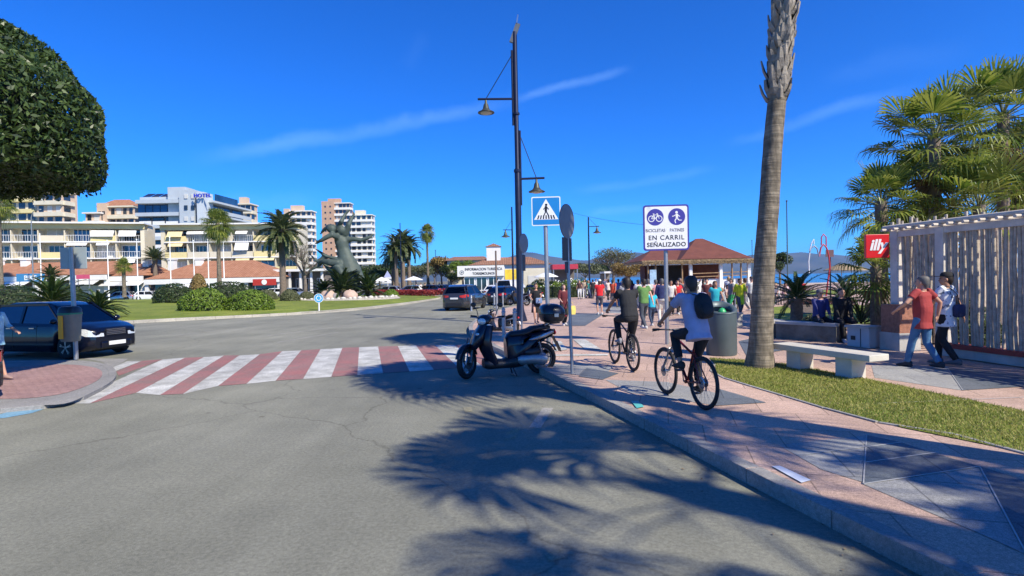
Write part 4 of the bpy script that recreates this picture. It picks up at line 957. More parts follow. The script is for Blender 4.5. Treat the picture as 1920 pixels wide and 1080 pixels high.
# --- palm cluster behind the pergola
def pl(label, u, v, Y, nf, ln, pet, seed, r=.2, blades=26, zs=SW, sk=5, low=-.8, sp=1.9, group='fan palms behind the driftwood screen'):
    c = At(u, v, Y); return fan_palm(label, (c.x, c.y, zs), c.z - zs, r, r * .8, int(nf * .82), ln * 1.12, pet, group, (0, 0), sk, blades, seed=seed, low=low, spread=sp, tm=bark)
pl('fan palm with the tallest upright leaves, left of the crown cut by the edge', 1752, 262, 17.5, 44, .95, 1.15, 11)
pl('highest fan palm, its crown cut by the right edge', 1880, 215, 18.5, 46, .95, 1.15, 12)
pl('lowest and leftmost fan palm of the group, left end over the red sign', 1652, 378, 17.0, 32, .72, .75, 13)
pl('yellow green fan palm low behind the top of the screen', 1835, 385, 16.2, 26, .95, .95, 14, low=-.3)
pl('dark fan palm in the middle, below the tallest upright leaves', 1735, 345, 19.0, 40, .95, 1.0, 15, low=-1.2)
pl('fan palm low at the right edge, below the highest crown', 1925, 300, 19.5, 34, 1.0, 1.0, 16, low=-1.2)
# young palm by the red sign
def fp2(label, u, v, Y, H0, nf, ln, pet, seed, r=.12, low=-.4):
    c = At(u, v, Y); return fan_palm(label, (c.x, c.y, SW), c.z - SW, r, r * .9, nf, ln, pet, None, (0, 0), 2, 22, seed=seed, low=low, tm=bark, spread=2.2)
fp2('young fan palm under the red sign beside the white post', 1642, 500, 15.2, 0, 22, .62, .62, 21, .15, -.7)
# --- plants in the right-hand garden
c = G(1521, 560, .3); date_palm('cycad with arching fronds on the planted bed behind the seated group', (9.9, 19.5, SW), .95, .22, .2, 34, 1.25, 'cycads in the right-hand garden', 'cycad', m=m_cyc, low=-.2, n=34, wd=.014, cat='cycad', seed=31, arch=1.0, lw=.3)
date_palm('smaller cycad between the arching one and the red sign', (10.9, 18.3, SW), .95, .15, .14, 26, 1.0, 'cycads in the right-hand garden', 'cycad', m=m_cyc, low=-.2, n=30, wd=.013, cat='cycad', seed=32, arch=1.0, lw=.3)
date_palm('spiky dark agave behind the two seated people', (9.9, 15.9, SW), .35, .12, .1, 22, .8, None, 'agave_plant', m=m_cyc, low=.0, n=22, wd=.016, cat='plant', seed=33, arch=.4, lw=.2)
for i, (x, y, r, lab) in enumerate(((10.9, 15.5, .75, 'dark shrub behind the man in black on the low wall'), (11.2, 14.0, .8, 'dark shrub filling the corner behind the white post'), (9.3, 17.2, .45, 'small shrub left of the two seated people'))):
    shrub(lab, (x, y, SW), (r, r, r * 1.1), 2600, .055, m_olive if i != 1 else m_hedged, 'shrubs in the right-hand garden', 'loose_shrub', lump=.18, zmin=-.6, seed=40 + i)
# background right: tree left of kiosk and the small tree right of the tall trunk
broad_tree('leafless grey tree with a pale crown left of the thatched kiosk', (*At(1150, 520, 62)[:2], 0), 4.2, (2.6, 2.2, 1.7), 2600, .10, m_olive, None, 'bare_tree', 9, .16, 51, bare=True)
broad_tree('low ochre green tree right behind the leafless grey one', (*At(1178, 520, 55)[:2], 0), 3.0, (1.7, 1.5, 1.2), 4200, .09, m_autumn, None, 'low_tree', 8, .12, 52)
broad_tree('small dark tree right of the tall palm trunk, by the sea front', (*At(1462, 515, 60)[:2], 0), 3.4, (1.3, 1.3, 1.3), 3600, .10, m_hedged, None, 'round_tree', 7, .12, 53)
# --- roundabout planting
def isl_at(u, v):
    z = .4
    for _ in range(4): p = G(u, v, z); z = iz(p.x, p.y)
    return V(p.x, p.y, z)
for i, (u, hwp, vt, Y, lab, m_) in enumerate(((381, 45, 537, 37, 'bright clipped shrub, left of the nearest pair on the lawn', m_hedge), (468, 44, 540, 37.6, 'bright clipped shrub, right of the nearest pair on the lawn', m_hedge),
        (326, 38, 529, 48, 'wide dark clipped shrub at the left behind the bright pair', m_hedged), (428, 52, 524, 47, 'widest dark clipped shrub behind the bright pair', m_hedged), (372, 17, 512, 50, 'narrow ochre shrub between the two dark clipped ones', m_autumn),
        (20, 62, 530, 40, 'long dark shrub mass behind the dark people carrier, at the far left', m_hedged), (130, 30, 532, 38, 'dark shrub between the two cycads at the left', m_hedged), (543, 18, 541, 50, 'small olive shrub left of the statue bed', m_olive), (733, 14, 541, 61, 'small round shrub right of the statue bed before red flowers', m_hedge), (500, 20, 541, 52, 'small olive shrub right of the bright pair', m_olive), (575, 15, 545, 52, 'lowest olive shrub beside the statue rocks', m_olive))):
    x = At(u, 540, Y).x; z = iz(x, Y); h = At(u, vt, Y).z - z; r = hwp / F * Y
    shrub(lab, (x, Y, z - .1), (r, r * .8, h / 1.25), 3600, .085, m_, 'clipped shrubs on the roundabout', seed=60 + i, zmin=-.3, lump=.09)
p = V(At(96, 540, 33).x, 33, iz(At(96, 540, 33).x, 33) + .25); date_palm('large cycad behind the dark people carrier, left of the signpost', tuple(p), .55, .3, .3, 60, 2.0, 'cycads on the roundabout', 'cycad', m=m_cyc, low=-.35, n=36, wd=.03, cat='cycad', seed=71, arch=.9, lw=.3)
p = V(At(184, 540, 32).x, 32, iz(At(184, 540, 32).x, 32)); date_palm('dense cycad behind the dark people carrier, right of the signpost', tuple(p), .45, .3, .3, 64, 1.45, 'cycads on the roundabout', 'cycad', m=m_cyc, low=-.45, n=36, wd=.03, cat='cycad', seed=72, arch=1.0, lw=.3)
p = isl_at(150, 560); fan_palm('young yellow green fan palm behind the left-hand signpost', tuple(p), 1.6, .25, .2, 26, .8, .8, None, seed=73, low=-.3, name='young_fan_palm')
for i, (u, v, h, l, lab) in enumerate(((636, 561, .8, 2.6, 'big palm fronds at the foot of the bronze statue'), (686, 560, .7, 2.2, 'dark cycad right of the bronze statue foot'), (600, 560, .5, 1.7, 'dark cycad left of the bronze statue foot'))):
    p = isl_at(u, v) + V(0, 1.0, 0); date_palm(lab, tuple(p), h, .3, .3, 46, l, 'palms round the statue', 'cycad', m=m_cyc if i else m_hedged, low=-.3, n=34, wd=.05, cat='cycad', seed=75 + i, arch=.9, lw=.3)
def islpalm(fn, lab, u, vb, vt, Y, **k):
    b = At(u, vb, Y); c = At(u, vt, Y); z0 = max(.0, min(.7, b.z)); return fn(lab, (b.x, b.y, z0), c.z - z0, **k)
islpalm(fan_palm, 'fan palm with a tall slim trunk before the yellow apartments', 412, 548, 418, 62, r0=.28, r1=.2, nf=46, ln=1.0, pet=1.0, skirt=8, seed=81, low=-1.1)
islpalm(date_palm, 'feather palm with a drooping crown left of the statue', 531, 545, 432, 56, r0=.36, r1=.28, nf=60, ln=2.7, n=34, wd=.045, seed=82, low=-.85, arch=1.1)
islpalm(fan_palm, 'tall thin fan palm standing alone right of the statue', 803, 545, 434, 95, r0=.28, r1=.18, nf=44, ln=.85, pet=.8, skirt=12, seed=83, low=-1.2)
for i, (u, vt, lab) in enumerate(((744, 462, 'feather palm at the left of the clump right of the statue'), (757, 454, 'feather palm in the middle of the clump right of the statue'), (768, 462, 'feather palm at the right of the clump right of the statue'), (738, 478, 'short feather palm in front of the clump right of the statue'))):
    islpalm(date_palm, lab, u, 547, vt, 84 + i * 1.5, r0=.34, r1=.26, nf=50, ln=2.6, n=26, wd=.06, group='feather palms right of the statue', seed=84 + i, low=-.9, arch=1.1)
islpalm(fan_palm, 'short fan palm with an orange trunk before the low arcade', 233, 545, 498, 74, r0=.25, r1=.22, nf=26, ln=.75, pet=.6, seed=90, low=-.6)
islpalm(date_palm, 'spiky palm rising behind the orange tiled roof', 291, 510, 486, 83, r0=.3, r1=.3, nf=40, ln=2.0, n=26, wd=.05, seed=91, low=-.1, arch=.5)
islpalm(fan_palm, 'fan palm cut by the left edge before the left tower', 3, 545, 382, 72, r0=.28, r1=.2, nf=40, ln=1.2, pet=1.1, skirt=4, seed=92, low=-.9)
islpalm(date_palm, 'yellowish low palm in front of the orange tiled roof, left', 97, 560, 519, 58, r0=.3, r1=.3, nf=30, ln=1.4, n=24, wd=.05, seed=93, low=-.2, arch=.8)
broad_tree('leafless tree with twisted grey branches just left of the statue', (*At(572, 545, 66)[:2], 0), 5.4, (3.4, 2.6, 2.4), 500, .10, m_olive, None, 'bare_tree', 10, .22, 94, bare=True)
for i, (u, Y, H_, rx, rz_, m_, lab) in enumerate(((712, 98, 4.0, 4.2, 1.7, m_hedged, 'wide flat dark tree between the statue and the palm clump'), (828, 92, 4.6, 2.2, 2.0, m_autumn, 'ochre tree with pale forked trunks left of the signboard building'), (868, 84, 4.0, 2.2, 1.7, m_hedge, 'green tree peeping over the white signboard building'),
        (846, 88, 3.4, 2.0, 1.7, m_hedged, 'dark tree left of the white signboard building'), (780, 120, 4.2, 4.5, 2.0, m_olive, 'grey green tree behind the lone tall fan palm'), (815, 130, 5.0, 4.0, 2.2, m_hedged, 'darker tree far behind the ochre one'), (590, 92, 3.6, 2.4, 1.6, m_hedged, 'dark tree behind the statue fronds, left'), (700, 86, 3.0, 2.4, 1.3, m_hedged, 'dark tree behind the statue fronds, right'),
        (1098, 110, 3.8, 4.0, 1.6, m_olive, 'grey green tree at the far end of the promenade'), (1133, 125, 4.0, 4.2, 1.7, m_hedged, 'dark tree at the far end of the promenade'))):
    p = At(u, 540, Y); broad_tree(lab, (p.x, p.y, 0), H_, (rx, rx * .8, rz_), 3800, .13 if Y < 90 else .2, m_, 'trees in the middle distance', 'broadleaf_tree', 9, .16, 100 + i)
# red flower bed and hedge strips
def strip(name, label, a, b, wdt, h, m, n, size, cat=None, kind='stuff'):
    A, B = V(*a), V(*b); d = (B - A); s = V(-d.y, d.x, 0).normalized() * wdt; u = rng.random((n, 1)); v = rng.random((n, 1)) - .5; hh = rng.random((n, 1)) ** .5 * h
    P = np.array(A) + u * np.array(d) + v * np.array(s) * 2 + hh * np.array([0, 0, 1.0]); Nn = np.concatenate([v * s.x * 2, v * s.y * 2, np.full((n, 1), .6)], 1)
    o = quads(name, leafcloud(P, Nn, size, .6, .8), m); tag(o, kind=kind); return o
A, B = At(704, 545, 69), At(822, 545, 64)
strip('red_flower_bed', '', (A.x, A.y, .3), (B.x, B.y, .2), 1.2, .75, m_redfl, 5200, .10)
# ================================================================ buildings
w_cream = mat('cream render', (.62, .56, .42), .8, 0, .08, .6); w_yel = mat('pale yellow render', (.66, .56, .27), .8, 0, .08, .6); w_white = mat('white render', (.70, .69, .65), .8, 0, .06, .6)
w_beige = mat('beige render', (.56, .42, .30), .8, 0, .1, .4); w_brown = mat('tan brick cladding', (.46, .29, .19), .85, 0, .12, .8); w_grey = mat('light grey cladding', (.42, .46, .48), .6, 0, .06, .5)
w_dgrey = mat('dark grey cladding', (.10, .11, .12), .6, 0, .1, .5)
def win_mat():
    M = mat('window glass dark', (.02, .03, .04), .08, 0, .5, .35, spec=.8); return M
m_win = win_mat(); m_bwin = mat('blue curtain glass', (.02, .06, .12), .06, .2, .4, .3, spec=.9); m_frame = white_p
m_shade = mat('wall with painted recess shade', (.16, .14, .12), .9, 0, .3, .5); m_curt = mat('pale blind', (.55, .54, .50), .7, 0, .1, 2)  # the shade of the recesses is put into the dark wall colour
m_awn = mat('yellow awning cloth', (.66, .55, .30), .8, 0, .1, 1); m_awnw = mat('white awning cloth', (.72, .72, .70), .8, 0, .05, 1)
def tilem(name, c1, c2, sc=18):
    M = mat(name, c1, .85, 0, scale=1.5, col2=c2, bump=.3); nt = M.node_tree; N = nt.nodes; L = nt.links; b = N['Principled BSDF']; src = b.inputs['Base Color'].links[0].from_socket
    tc = N.new('ShaderNodeTexCoord'); wv = N.new('ShaderNodeTexWave'); wv.bands_direction = 'X'; wv.inputs['Scale'].default_value = 1.3; wv.inputs['Distortion'].default_value = .8; L.new(tc.outputs['Object'], wv.inputs['Vector'])
    r = N.new('ShaderNodeValToRGB'); r.color_ramp.elements[0].color = (.55, .5, .5, 1); r.color_ramp.elements[1].color = (1.1, 1.1, 1.1, 1); L.new(wv.outputs['Fac'], r.inputs[0])
    m = N.new('ShaderNodeMix'); m.data_type = 'RGBA'; m.blend_type = 'MULTIPLY'; m.inputs['Factor'].default_value = 1; L.new(src, m.inputs['A']); L.new(r.outputs[0], m.inputs['B']); L.new(m.outputs['Result'], b.inputs['Base Color'])
    return M
m_tile = tilem('orange roof tiles', (.32, .14, .07), (.46, .23, .13)); m_tileb = tilem('brown roof tiles', (.22, .10, .05), (.36, .19, .11))
def window(root, x, y, z, w_, h, glass=None, bars=1, frame=None, name='window'):
    f = MB(); t_ = .07
    f.box((x, y, z + h / 2 - t_ / 2), (w_, .10, t_)); f.box((x, y, z - h / 2 + t_ / 2), (w_, .10, t_))
    for k in range(bars + 2): f.box((x - w_ / 2 + t_ / 2 + (w_ - t_) * k / (bars + 1), y, z), (t_, .095, h - 2 * t_))
    o = f.build(name, frame or m_frame, root); g = MB(); g.box((x, y + .012, z), (w_ - .06, .06, h - .06)); g.build('pane', glass or m_win, o); return o
def apartments(label, p0, p1, H, floors, seed, bays, dep=3.6):
    random.seed(seed); a, b = V(*p0), V(*p1); d = b - a; L_ = d.length; rz = math.atan2(d.y, d.x)
    t = thing('apartment_building', label, 'building', p0, rz, 'yellow apartment blocks beyond the roundabout')
    zs = floors; rec = 1.9
    m = MB(); m.box((L_ / 2, rec + dep / 2, H / 2), (L_, dep, H)); m.build('wall', w_cream, t)
    m = MB(); m.box((L_ / 2, dep / 2 - .3, H + .12), (L_ + .5, dep + 1.4, .24)); m.build('roof', w_white, t)
    m = MB(); m.box((L_ / 2, -.05, H - .42), (L_ + .1, .22, .80)); m.build('fascia', w_yel, t)
    for s in (0.3, L_ - .3): m = MB(); m.box((s, rec / 2, H / 2 - .42), (.6, rec - .01, H - .86)); m.build('end_wall', w_cream, t)
    bw = (L_ - 1.2) / bays
    for i, z0 in enumerate(zs):
        z1 = zs[i + 1] if i + 1 < len(zs) else H - .82; hh = z1 - z0
        m = MB(); m.box((L_ / 2, rec / 2 - .1, z0 - .09), (L_ - 1.19, rec + .18, .18)); m.build('balcony_slab', w_white, t)
        for k in range(bays):
            xc = .6 + bw * (k + .5); kind = random.choice(['glass', 'yellow', 'cream', 'yellow', 'glass'])
            f = MB(); f.box((.6 + bw * k, rec / 2, z0 + hh / 2 - .1), (.14, rec - .02, hh - .24)); f.build('fin_wall', w_cream, t)
            ww = bw * random.uniform(.6, .85); window(t, xc, rec - .06, z0 + 1.12, ww, 2.0, random.choice([m_win, m_win, m_curt, m_bwin]), random.choice([1, 2, 3]))
            if kind == 'glass':
                r = MB(); r.box((xc, -.06, z0 + 1.0), (bw - .2, .05, .05)); 
                for q in range(int(bw / .35)): r.box((xc - bw / 2 + .2 + q * .35, -.06, z0 + .5), (.03, .03, .97))
                r.build('railing', white_p, t)
            else:
                r = MB(); r.box((xc, -.08, z0 + .44), (bw - .16, .14, 1.02)); r.build('balcony_front', w_yel if kind == 'yellow' else w_cream, t)
            if random.random() < .36:
                aw = MB(); w_ = bw * random.uniform(.5, .95); dz = random.uniform(.4, 1.4)
                aw.slab([(xc - w_ / 2, -.1, z1 - .25), (xc - w_ / 2, -.1 - random.uniform(.2, .8), z1 - .25 - dz), (xc + w_ / 2, -.1 - .6, z1 - .25 - dz), (xc + w_ / 2, -.1, z1 - .25)], .04, (0, -.7, .7)); aw.build('awning', random.choice([m_awn, m_awnw, m_awnw]), t)
    return t
gA0 = (-90.0, 85.5, 0); gA1 = (-61.4, 94, 0)
apartments('yellow balconied apartment block at the left, behind the signpost', gA0, gA1, 12.5, [4.1, 6.95, 9.65], 3, 8)
apartments('yellow balconied apartment block at the right, below the blue lettering', (-59.0, 94.5, 0), (-36.5, 97, 0), 12.3, [4.1, 6.8, 9.5], 5, 6)
def tower(label, u0, u1, vt, Y, floors, fh, wallm, bandm, rz=0, dep=5, seed=1, group='towers behind the apartments', sidem=None, bays=5, roofm=None, plain=0, name='tower_block', bal=1.1, top=0, pent=True):
    """plain = width share at the left without balconies"""
    random.seed(seed); A = At(u0, vt, Y); B = At(u1, vt, Y); W_ = B.x - A.x; H = (A.z + B.z) / 2
    t = thing(name, label, 'building', (A.x, Y, 0), rz, group)
    m = MB(); m.box((W_ / 2, dep / 2, H / 2), (W_, dep, H)); m.build('wall', wallm, t)
    if plain:
        m = MB(); m.box((W_ * plain / 2, -.6, H / 2 + .6), (W_ * plain, 1.2, H + 1.2)); m.build('stair_wall', sidem or w_brown, t)
    x0 = W_ * plain + .1; bw = (W_ - x0) / bays
    n = min(floors, int(H / fh))
    for i in range(n):
        z = H - (i + 1) * fh
        if z < 1: break
        m = MB(); m.box(((x0 + W_) / 2 + .1, -bal / 2, z + .45), (W_ - x0 + .35, bal, 1.05)); m.box((W_ + .3, dep * .35, z + .45), (.6, dep * .7, 1.05)); m.build('balcony', bandm, t)
        for k in range(bays):
            if len([1]) and (i * bays + k) < 90:
                g = MB(); w_ = bw * random.uniform(.5, .85); g.box((x0 + bw * (k + .5), -.02, z + fh * .66), (w_, .06, fh * .55)); g.build('window', m_win if random.random() < .75 else m_curt, t)
        m = MB(); m.box((W_ + .02, dep * .3, z + fh * .66), (.06, 2.2, fh * .5)); m.build('window', m_win, t)
        if plain and i * 2 < 20:
            for q in (.3, .7):
                g = MB(); g.box((W_ * plain * q, -1.21, z + fh * .5), (.8, .05, .9)); g.build('window', m_win, t)
    m = MB(); m.box((W_ / 2, dep / 2 - .3, H + .2), (W_ + .8, dep + 1, .4)); m.build('roof', roofm or bandm, t)
    if pent: m = MB(); m.box((W_ * .4, dep * .5, H + 1.6), (W_ * .45, dep * .5, 2.4)); m.build('lift_house', wallm, t)
    return t
tower('cream tower at the far left under the clipped tree', -40, 66, 337, 150, 9, 3.0, w_cream, w_yel, seed=11, bays=6)
tower('narrower cream tower standing against the right side of the far left one', 67, 116, 341, 147, 9, 3.0, w_beige, w_cream, seed=12, bays=3, pent=False)
tower('beige tower with a red hipped roof left of the grey hotel', 187, 251, 389, 160, 5, 3.2, w_beige, w_cream, seed=13, bays=4, plain=.28, sidem=w_beige, pent=False)
r_ = MB(); A = At(184, 389, 159); B = At(256, 389, 159); zt = A.z + .45; W_ = B.x - A.x
r_.add([(0, -.8, 0), (W_, -.8, 0), (W_, 5.4, 0), (0, 5.4, 0), (W_ * .3, 2.3, 2.2), (W_ * .7, 2.3, 2.2)], [(0, 1, 5, 4), (1, 2, 5), (2, 3, 4, 5), (3, 0, 4), (3, 2, 1, 0)])
hr = r_.build('hipped_roof', m_tile, [o for o in bpy.data.objects if o.name.startswith('tower_block')][-1]); hr.location = (-.6, 0, zt - .05 + .0)
tower('low cream tower stub between the far left towers and the red hipped roof', 160, 188, 401, 158, 4, 3, w_beige, w_white, seed=14, bays=2, pent=False)
tower('beige tower peeping over the right wing of the grey hotel', 440, 470, 384, 190, 8, 3.0, w_beige, w_cream, seed=15, bays=3)
tower('slim white tower between the feather palm and the statue', 534, 584, 397, 230, 16, 2.7, w_beige, w_white, seed=16, bays=4, plain=.2, sidem=w_beige)
tower('brown and white tower directly behind the bronze statue, its taller half', 604, 656, 382, 280, 20, 3.0, w_brown, w_white, seed=17, bays=4, plain=.45)
tower('white balconied tower behind the statue hands, the lower right half', 657, 697, 404, 276, 20, 3.0, w_cream, w_white, seed=18, bays=4, dep=6)
tower('low white block in the distance right of the statue', 703, 742, 498, 380, 4, 3.0, w_white, w_white, seed=19, bays=5, pent=False, dep=5)
def hotel():
    Y = 128; P = lambda u, v, dy=0: At(u, v, Y + dy)
    o = P(254, 540); o.z = 0; t = thing('grey_hotel', 'grey hotel with glazed top floors and blue roof lettering', 'building', tuple(o), 0)
    def bx(n, u0, u1, v0, v1, m, dy=0, dep=4, par=None):
        a, b = P(u0, v0, dy), P(u1, v1, dy); mb = MB(); z0 = b.z; z1 = P(u0, v0, dy).z
        mb.box(((a.x + b.x) / 2 - o.x, dy + dep / 2, (z0 + z1) / 2), (b.x - a.x, dep, z1 - z0)); return mb.build(n, m, par or t)
    bx('wing_wall', 258, 334, 379, 520, w_dgrey, 1.6, 4)
    for v in (378, 402, 425, 447, 468): bx('floor_slab', 253, 335, v - 3, v + 2, w_grey, -.6, 3)
    for k, (a, b) in enumerate(((259, 272), (273, 286), (287, 300), (301, 314), (315, 333))): g = bx('window', a, b, 381, 391, m_bwin, 1.4, .3); g = bx('window', a, b, 391.5, 399, m_bwin, 1.2, .3)
    for a, b in ((262, 282), (287, 307), (312, 332)):
        for v in (406, 428, 450): bx('window', a, b, v, v + 8, m_win, 1.4, .3); bx('balcony_front', a - 1, b + 1, v + 9, v + 15, w_white, -.5, .2)
    bx('roof', 262, 335, 370, 375, w_grey, 2, 4)
    for k in range(4):
        a = P(272 + k * 16, 362, 3); b = P(286 + k * 16, 369, 3); mb = MB(); mb.slab([(a.x - o.x, 4.2, a.z), (a.x - o.x - .3, 2.6, b.z), (b.x - o.x - .3, 2.6, b.z), (b.x - o.x, 4.2, a.z)], .1, (0, -.7, .7)); mb.build('solar_panel', mat('solar panel blue', (.02, .025, .05), .2), t)
    bx('stair_tower', 314, 352, 351, 520, w_grey, 1, 4); bx('stair_tower', 335, 368, 356, 520, w_grey, -.8, 4)
    bx('stair_tower', 368.2, 386, 360, 520, mat('pale grey cladding', (.50, .54, .55), .6, 0, .06, .5), -1.2, 4)
    for u in (345, 358):
        for v in range(364, 520, 21): bx('window', u, u + 6, v, v + 8, m_curt if (v // 21) % 2 else m_win, -1.0, .3)
    # right wing turned away
    a = P(386, 372); L_ = 17; ang = R(88); wr = MB()
    c, s = math.cos(ang), math.sin(ang); b0 = V(a.x - o.x, 1.0, 0); zt = a.z
    Mz = Matrix.Rotation(ang, 3, 'Z')
    def wb(n, x0, x1, y0, y1, z0, z1, m):
        mb = MB(); mb.box(tuple(b0 + Mz @ V((x0 + x1) / 2, (y0 + y1) / 2, (z0 + z1) / 2)), (x1 - x0, y1 - y0, z1 - z0), M=Mz); return mb.build(n, m, t)
    wb('right_wing_wall', 0, 17, .8, 9, 0, zt - .6, w_dgrey)
    for k in range(7):
        z = zt - .5 - k * 3.1
        wb('floor_slab', -.2, 17.5, -1.3, 9.1, z - .3, z + .15, w_grey); wb('balcony_front', 0, 17, -1.4, -1.25, z - 2.75, z - 1.9, w_grey)
        for q in range(3):
            if k < 5: wb('window', 1 + q * 5.3, 5 + q * 5.3, .7, .79, z - 2.5, z - .6, m_bwin)
    wb('roof_screen', 3, 13, 0, .2, zt, zt + 1.6, m_bwin)
    # lettering
    fc = bpy.data.curves.new('lettering', 'FONT'); fc.body = 'HOTEL'; fc.size = 1.95; fc.extrude = .12; fc.offset = .04; fc.space_character = 1.12
    fo = bpy.data.objects.new('lettering', fc); COL.objects.link(fo); fo.parent = t; q = P(368, 371.5, -1); fo.location = (q.x - o.x, -2.0, q.z); fo.rotation_euler = (R(90), 0, 0)
    fc.materials.append(mat('blue sign letters', (.03, .04, .42), .4, 0, .05)); fc.size = 1.15
hotel()
def text(body, size, loc, rot, m, parent, ext=.004, off=0, align='CENTER', name='lettering', sp=1.0, sx=1):
    fc = bpy.data.curves.new(name, 'FONT'); fc.body = body; fc.size = size; fc.extrude = ext; fc.offset = off; fc.align_x = align; fc.space_character = sp
    o = bpy.data.objects.new(name, fc); COL.objects.link(o); o.parent = parent; o.location = loc; o.rotation_euler = rot; o.scale = (sx, 1, 1); fc.materials.append(m); return o
def hip(mb, x0, x1, y0, y1, z, h, ov=.4, rl=.5):
    x0 -= ov; x1 += ov; y0 -= ov; y1 += ov; cx, cy = (x0 + x1) / 2, (y0 + y1) / 2; r = max(.01, (x1 - x0 - (y1 - y0) * .9) / 2) if rl is None else (x1 - x0) * rl / 2
    mb.add([(x0, y0, z), (x1, y0, z), (x1, y1, z), (x0, y1, z), (cx - r, cy, z + h), (cx + r, cy, z + h)], [(0, 1, 5, 4), (1, 2, 5), (2, 3, 4, 5), (3, 0, 4), (3, 2, 1, 0)])
# low tiled arcade in front of the apartments
def arcade(label, u0, u1, Y, v_eave, v_ridge, rl, group='low tiled shops beyond the roundabout', seed=1, front='dark', wh=None):
    random.seed(seed); A, B = At(u0, v_eave, Y), At(u1, v_eave, Y); W_ = B.x - A.x; z = (A.z + B.z) / 2; h = At(u0, v_ridge, Y + 4).z - At(u0, v_eave, Y + 4).z
    t = thing('shop_arcade', label, 'building', (A.x, Y, 0), 0, group)
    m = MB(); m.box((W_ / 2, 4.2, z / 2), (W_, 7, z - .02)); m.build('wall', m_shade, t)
    m = MB(); hip(m, 0, W_, 0, 8, z, h * 1.35, .3, rl); m.build('roof', m_tile, t)
    m = MB(); m.box((W_ / 2, -.35, z - .42), (W_ + .4, .3, .7)); m.build('fascia', w_white, t)
    n = max(2, int(W_ / 4.2))
    for k in range(n + 1): m = MB(); m.box((W_ * k / n, 0, (z - .8) / 2), (.5, .45, z - .8)); m.build('pillar', w_white, t)
    for k in range(n):
        c = W_ * (k + .5) / n; m = MB(); m.box((c, .62, 1.25), (W_ / n * .8, .1, 2.2)); m.build('shop_window', random.choice([m_win, m_win, m_curt]), t)
        if random.random() < .7: m = MB(); m.slab([(c - 1.7, -.4, z - .8), (c - 1.7, -1.7, z - 1.4), (c + 1.7, -1.7, z - 1.4), (c + 1.7, -.4, z - .8)], .05, (0, -.4, .9)); m.build('awning', random.choice([m_awnw, m_awnw, m_curt]), t)
    for k in range(max(1, int(W_ / 7))):
        x = W_ * random.uniform(.08, .92); m = MB(); m.box((x, 3.2, z + h * .9 + .3), (.9, .8, 1.5)); ch = m.build('chimney', w_white, t); m = MB(); m.box((x, 3.2, z + h * .9 + 1.12), (1.1, 1.0, .12)); m.build('chimney_cap', w_white, ch)
    return t
arcade('long low tiled shop row at the far left', -60, 200, 80, 517, 498, .97, seed=21)
arcade('low tiled shop with a white awning front, left of the larger hipped roof', 206, 268, 81, 517, 500, .6, seed=22)
ar = arcade('large low shop with an orange hipped roof below the yellow apartments', 276, 524, 80, 521, 497, .42, seed=23)
def board(name, label, u0, u1, v0, v1, Y, m, txt=None, tm=None, cat='sign', dep=.12, size=None, off=.02, group=None, legs=True):
    A, B = At(u0, v0, Y), At(u1, v1, Y); t = thing(name, label, cat, ((A.x + B.x) / 2, Y, 0), 0, group); W_ = B.x - A.x; hh = At(u0, v0, Y).z - At(u0, v1, Y).z; zc = (A.z + B.z) / 2
    mb = MB(); mb.box((0, 0, zc), (W_, dep, hh)); mb.build('panel', m, t, bevel=.01)
    if legs:
        for s in (-1, 1): mb = MB(); mb.box((s * W_ * .42, dep * .9, zc / 2), (.08, .08, zc)); mb.build('post', galv, t)
    if txt: text(txt, size or hh * .8, (0, -dep / 2 - .01, zc - (size or hh * .8) * .36), (R(90), 0, 0), tm, t, .01, off)
    return t, zc, W_, hh
board('shop_sign', 'blue shop sign with pale lettering before the tiled row at the far left', 31, 84, 513, 528, 76, mat('sign blue', (.05, .22, .45), .5), 'BIKE', white_p)
board('shop_sign', 'red and pink shop sign before the tiled row, right of the signpost', 143, 168, 515, 523, 76, mat('sign pink red', (.55, .08, .15), .5))
t_, zc, W_, hh = board('restaurant_banner', 'red banner with a white disc at the restaurant left of the statue', 474, 518, 523, 535, 76, mat('banner red', (.42, .03, .02), .6), cat='banner')
q = MB(); q.lathe([(.36, 0), (.36, .02)], 20, (0, -.09, zc), M=Matrix.Rotation(R(90), 3, 'X')); q.build('disc', white_p, t_)
def pavilion():
    A, B = At(526, 505, 84), At(606, 505, 84); W_ = B.x - A.x; t = thing('restaurant_pavilion', 'low white framed restaurant front behind the leafless tree', 'building', (A.x, 84, 0), 0)
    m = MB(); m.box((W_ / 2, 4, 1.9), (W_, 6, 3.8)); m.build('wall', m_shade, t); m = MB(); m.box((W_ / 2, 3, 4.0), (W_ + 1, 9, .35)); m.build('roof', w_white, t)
    for k in range(5): m = MB(); m.box((W_ * k / 4, -.6, 1.9), (.3, .3, 3.8)); m.build('pillar', w_white, t)
    for k in range(4): window(t, W_ * (k + .5) / 4, .95, 1.6, W_ / 4 - .6, 2.4, m_win, 2)
pavilion()
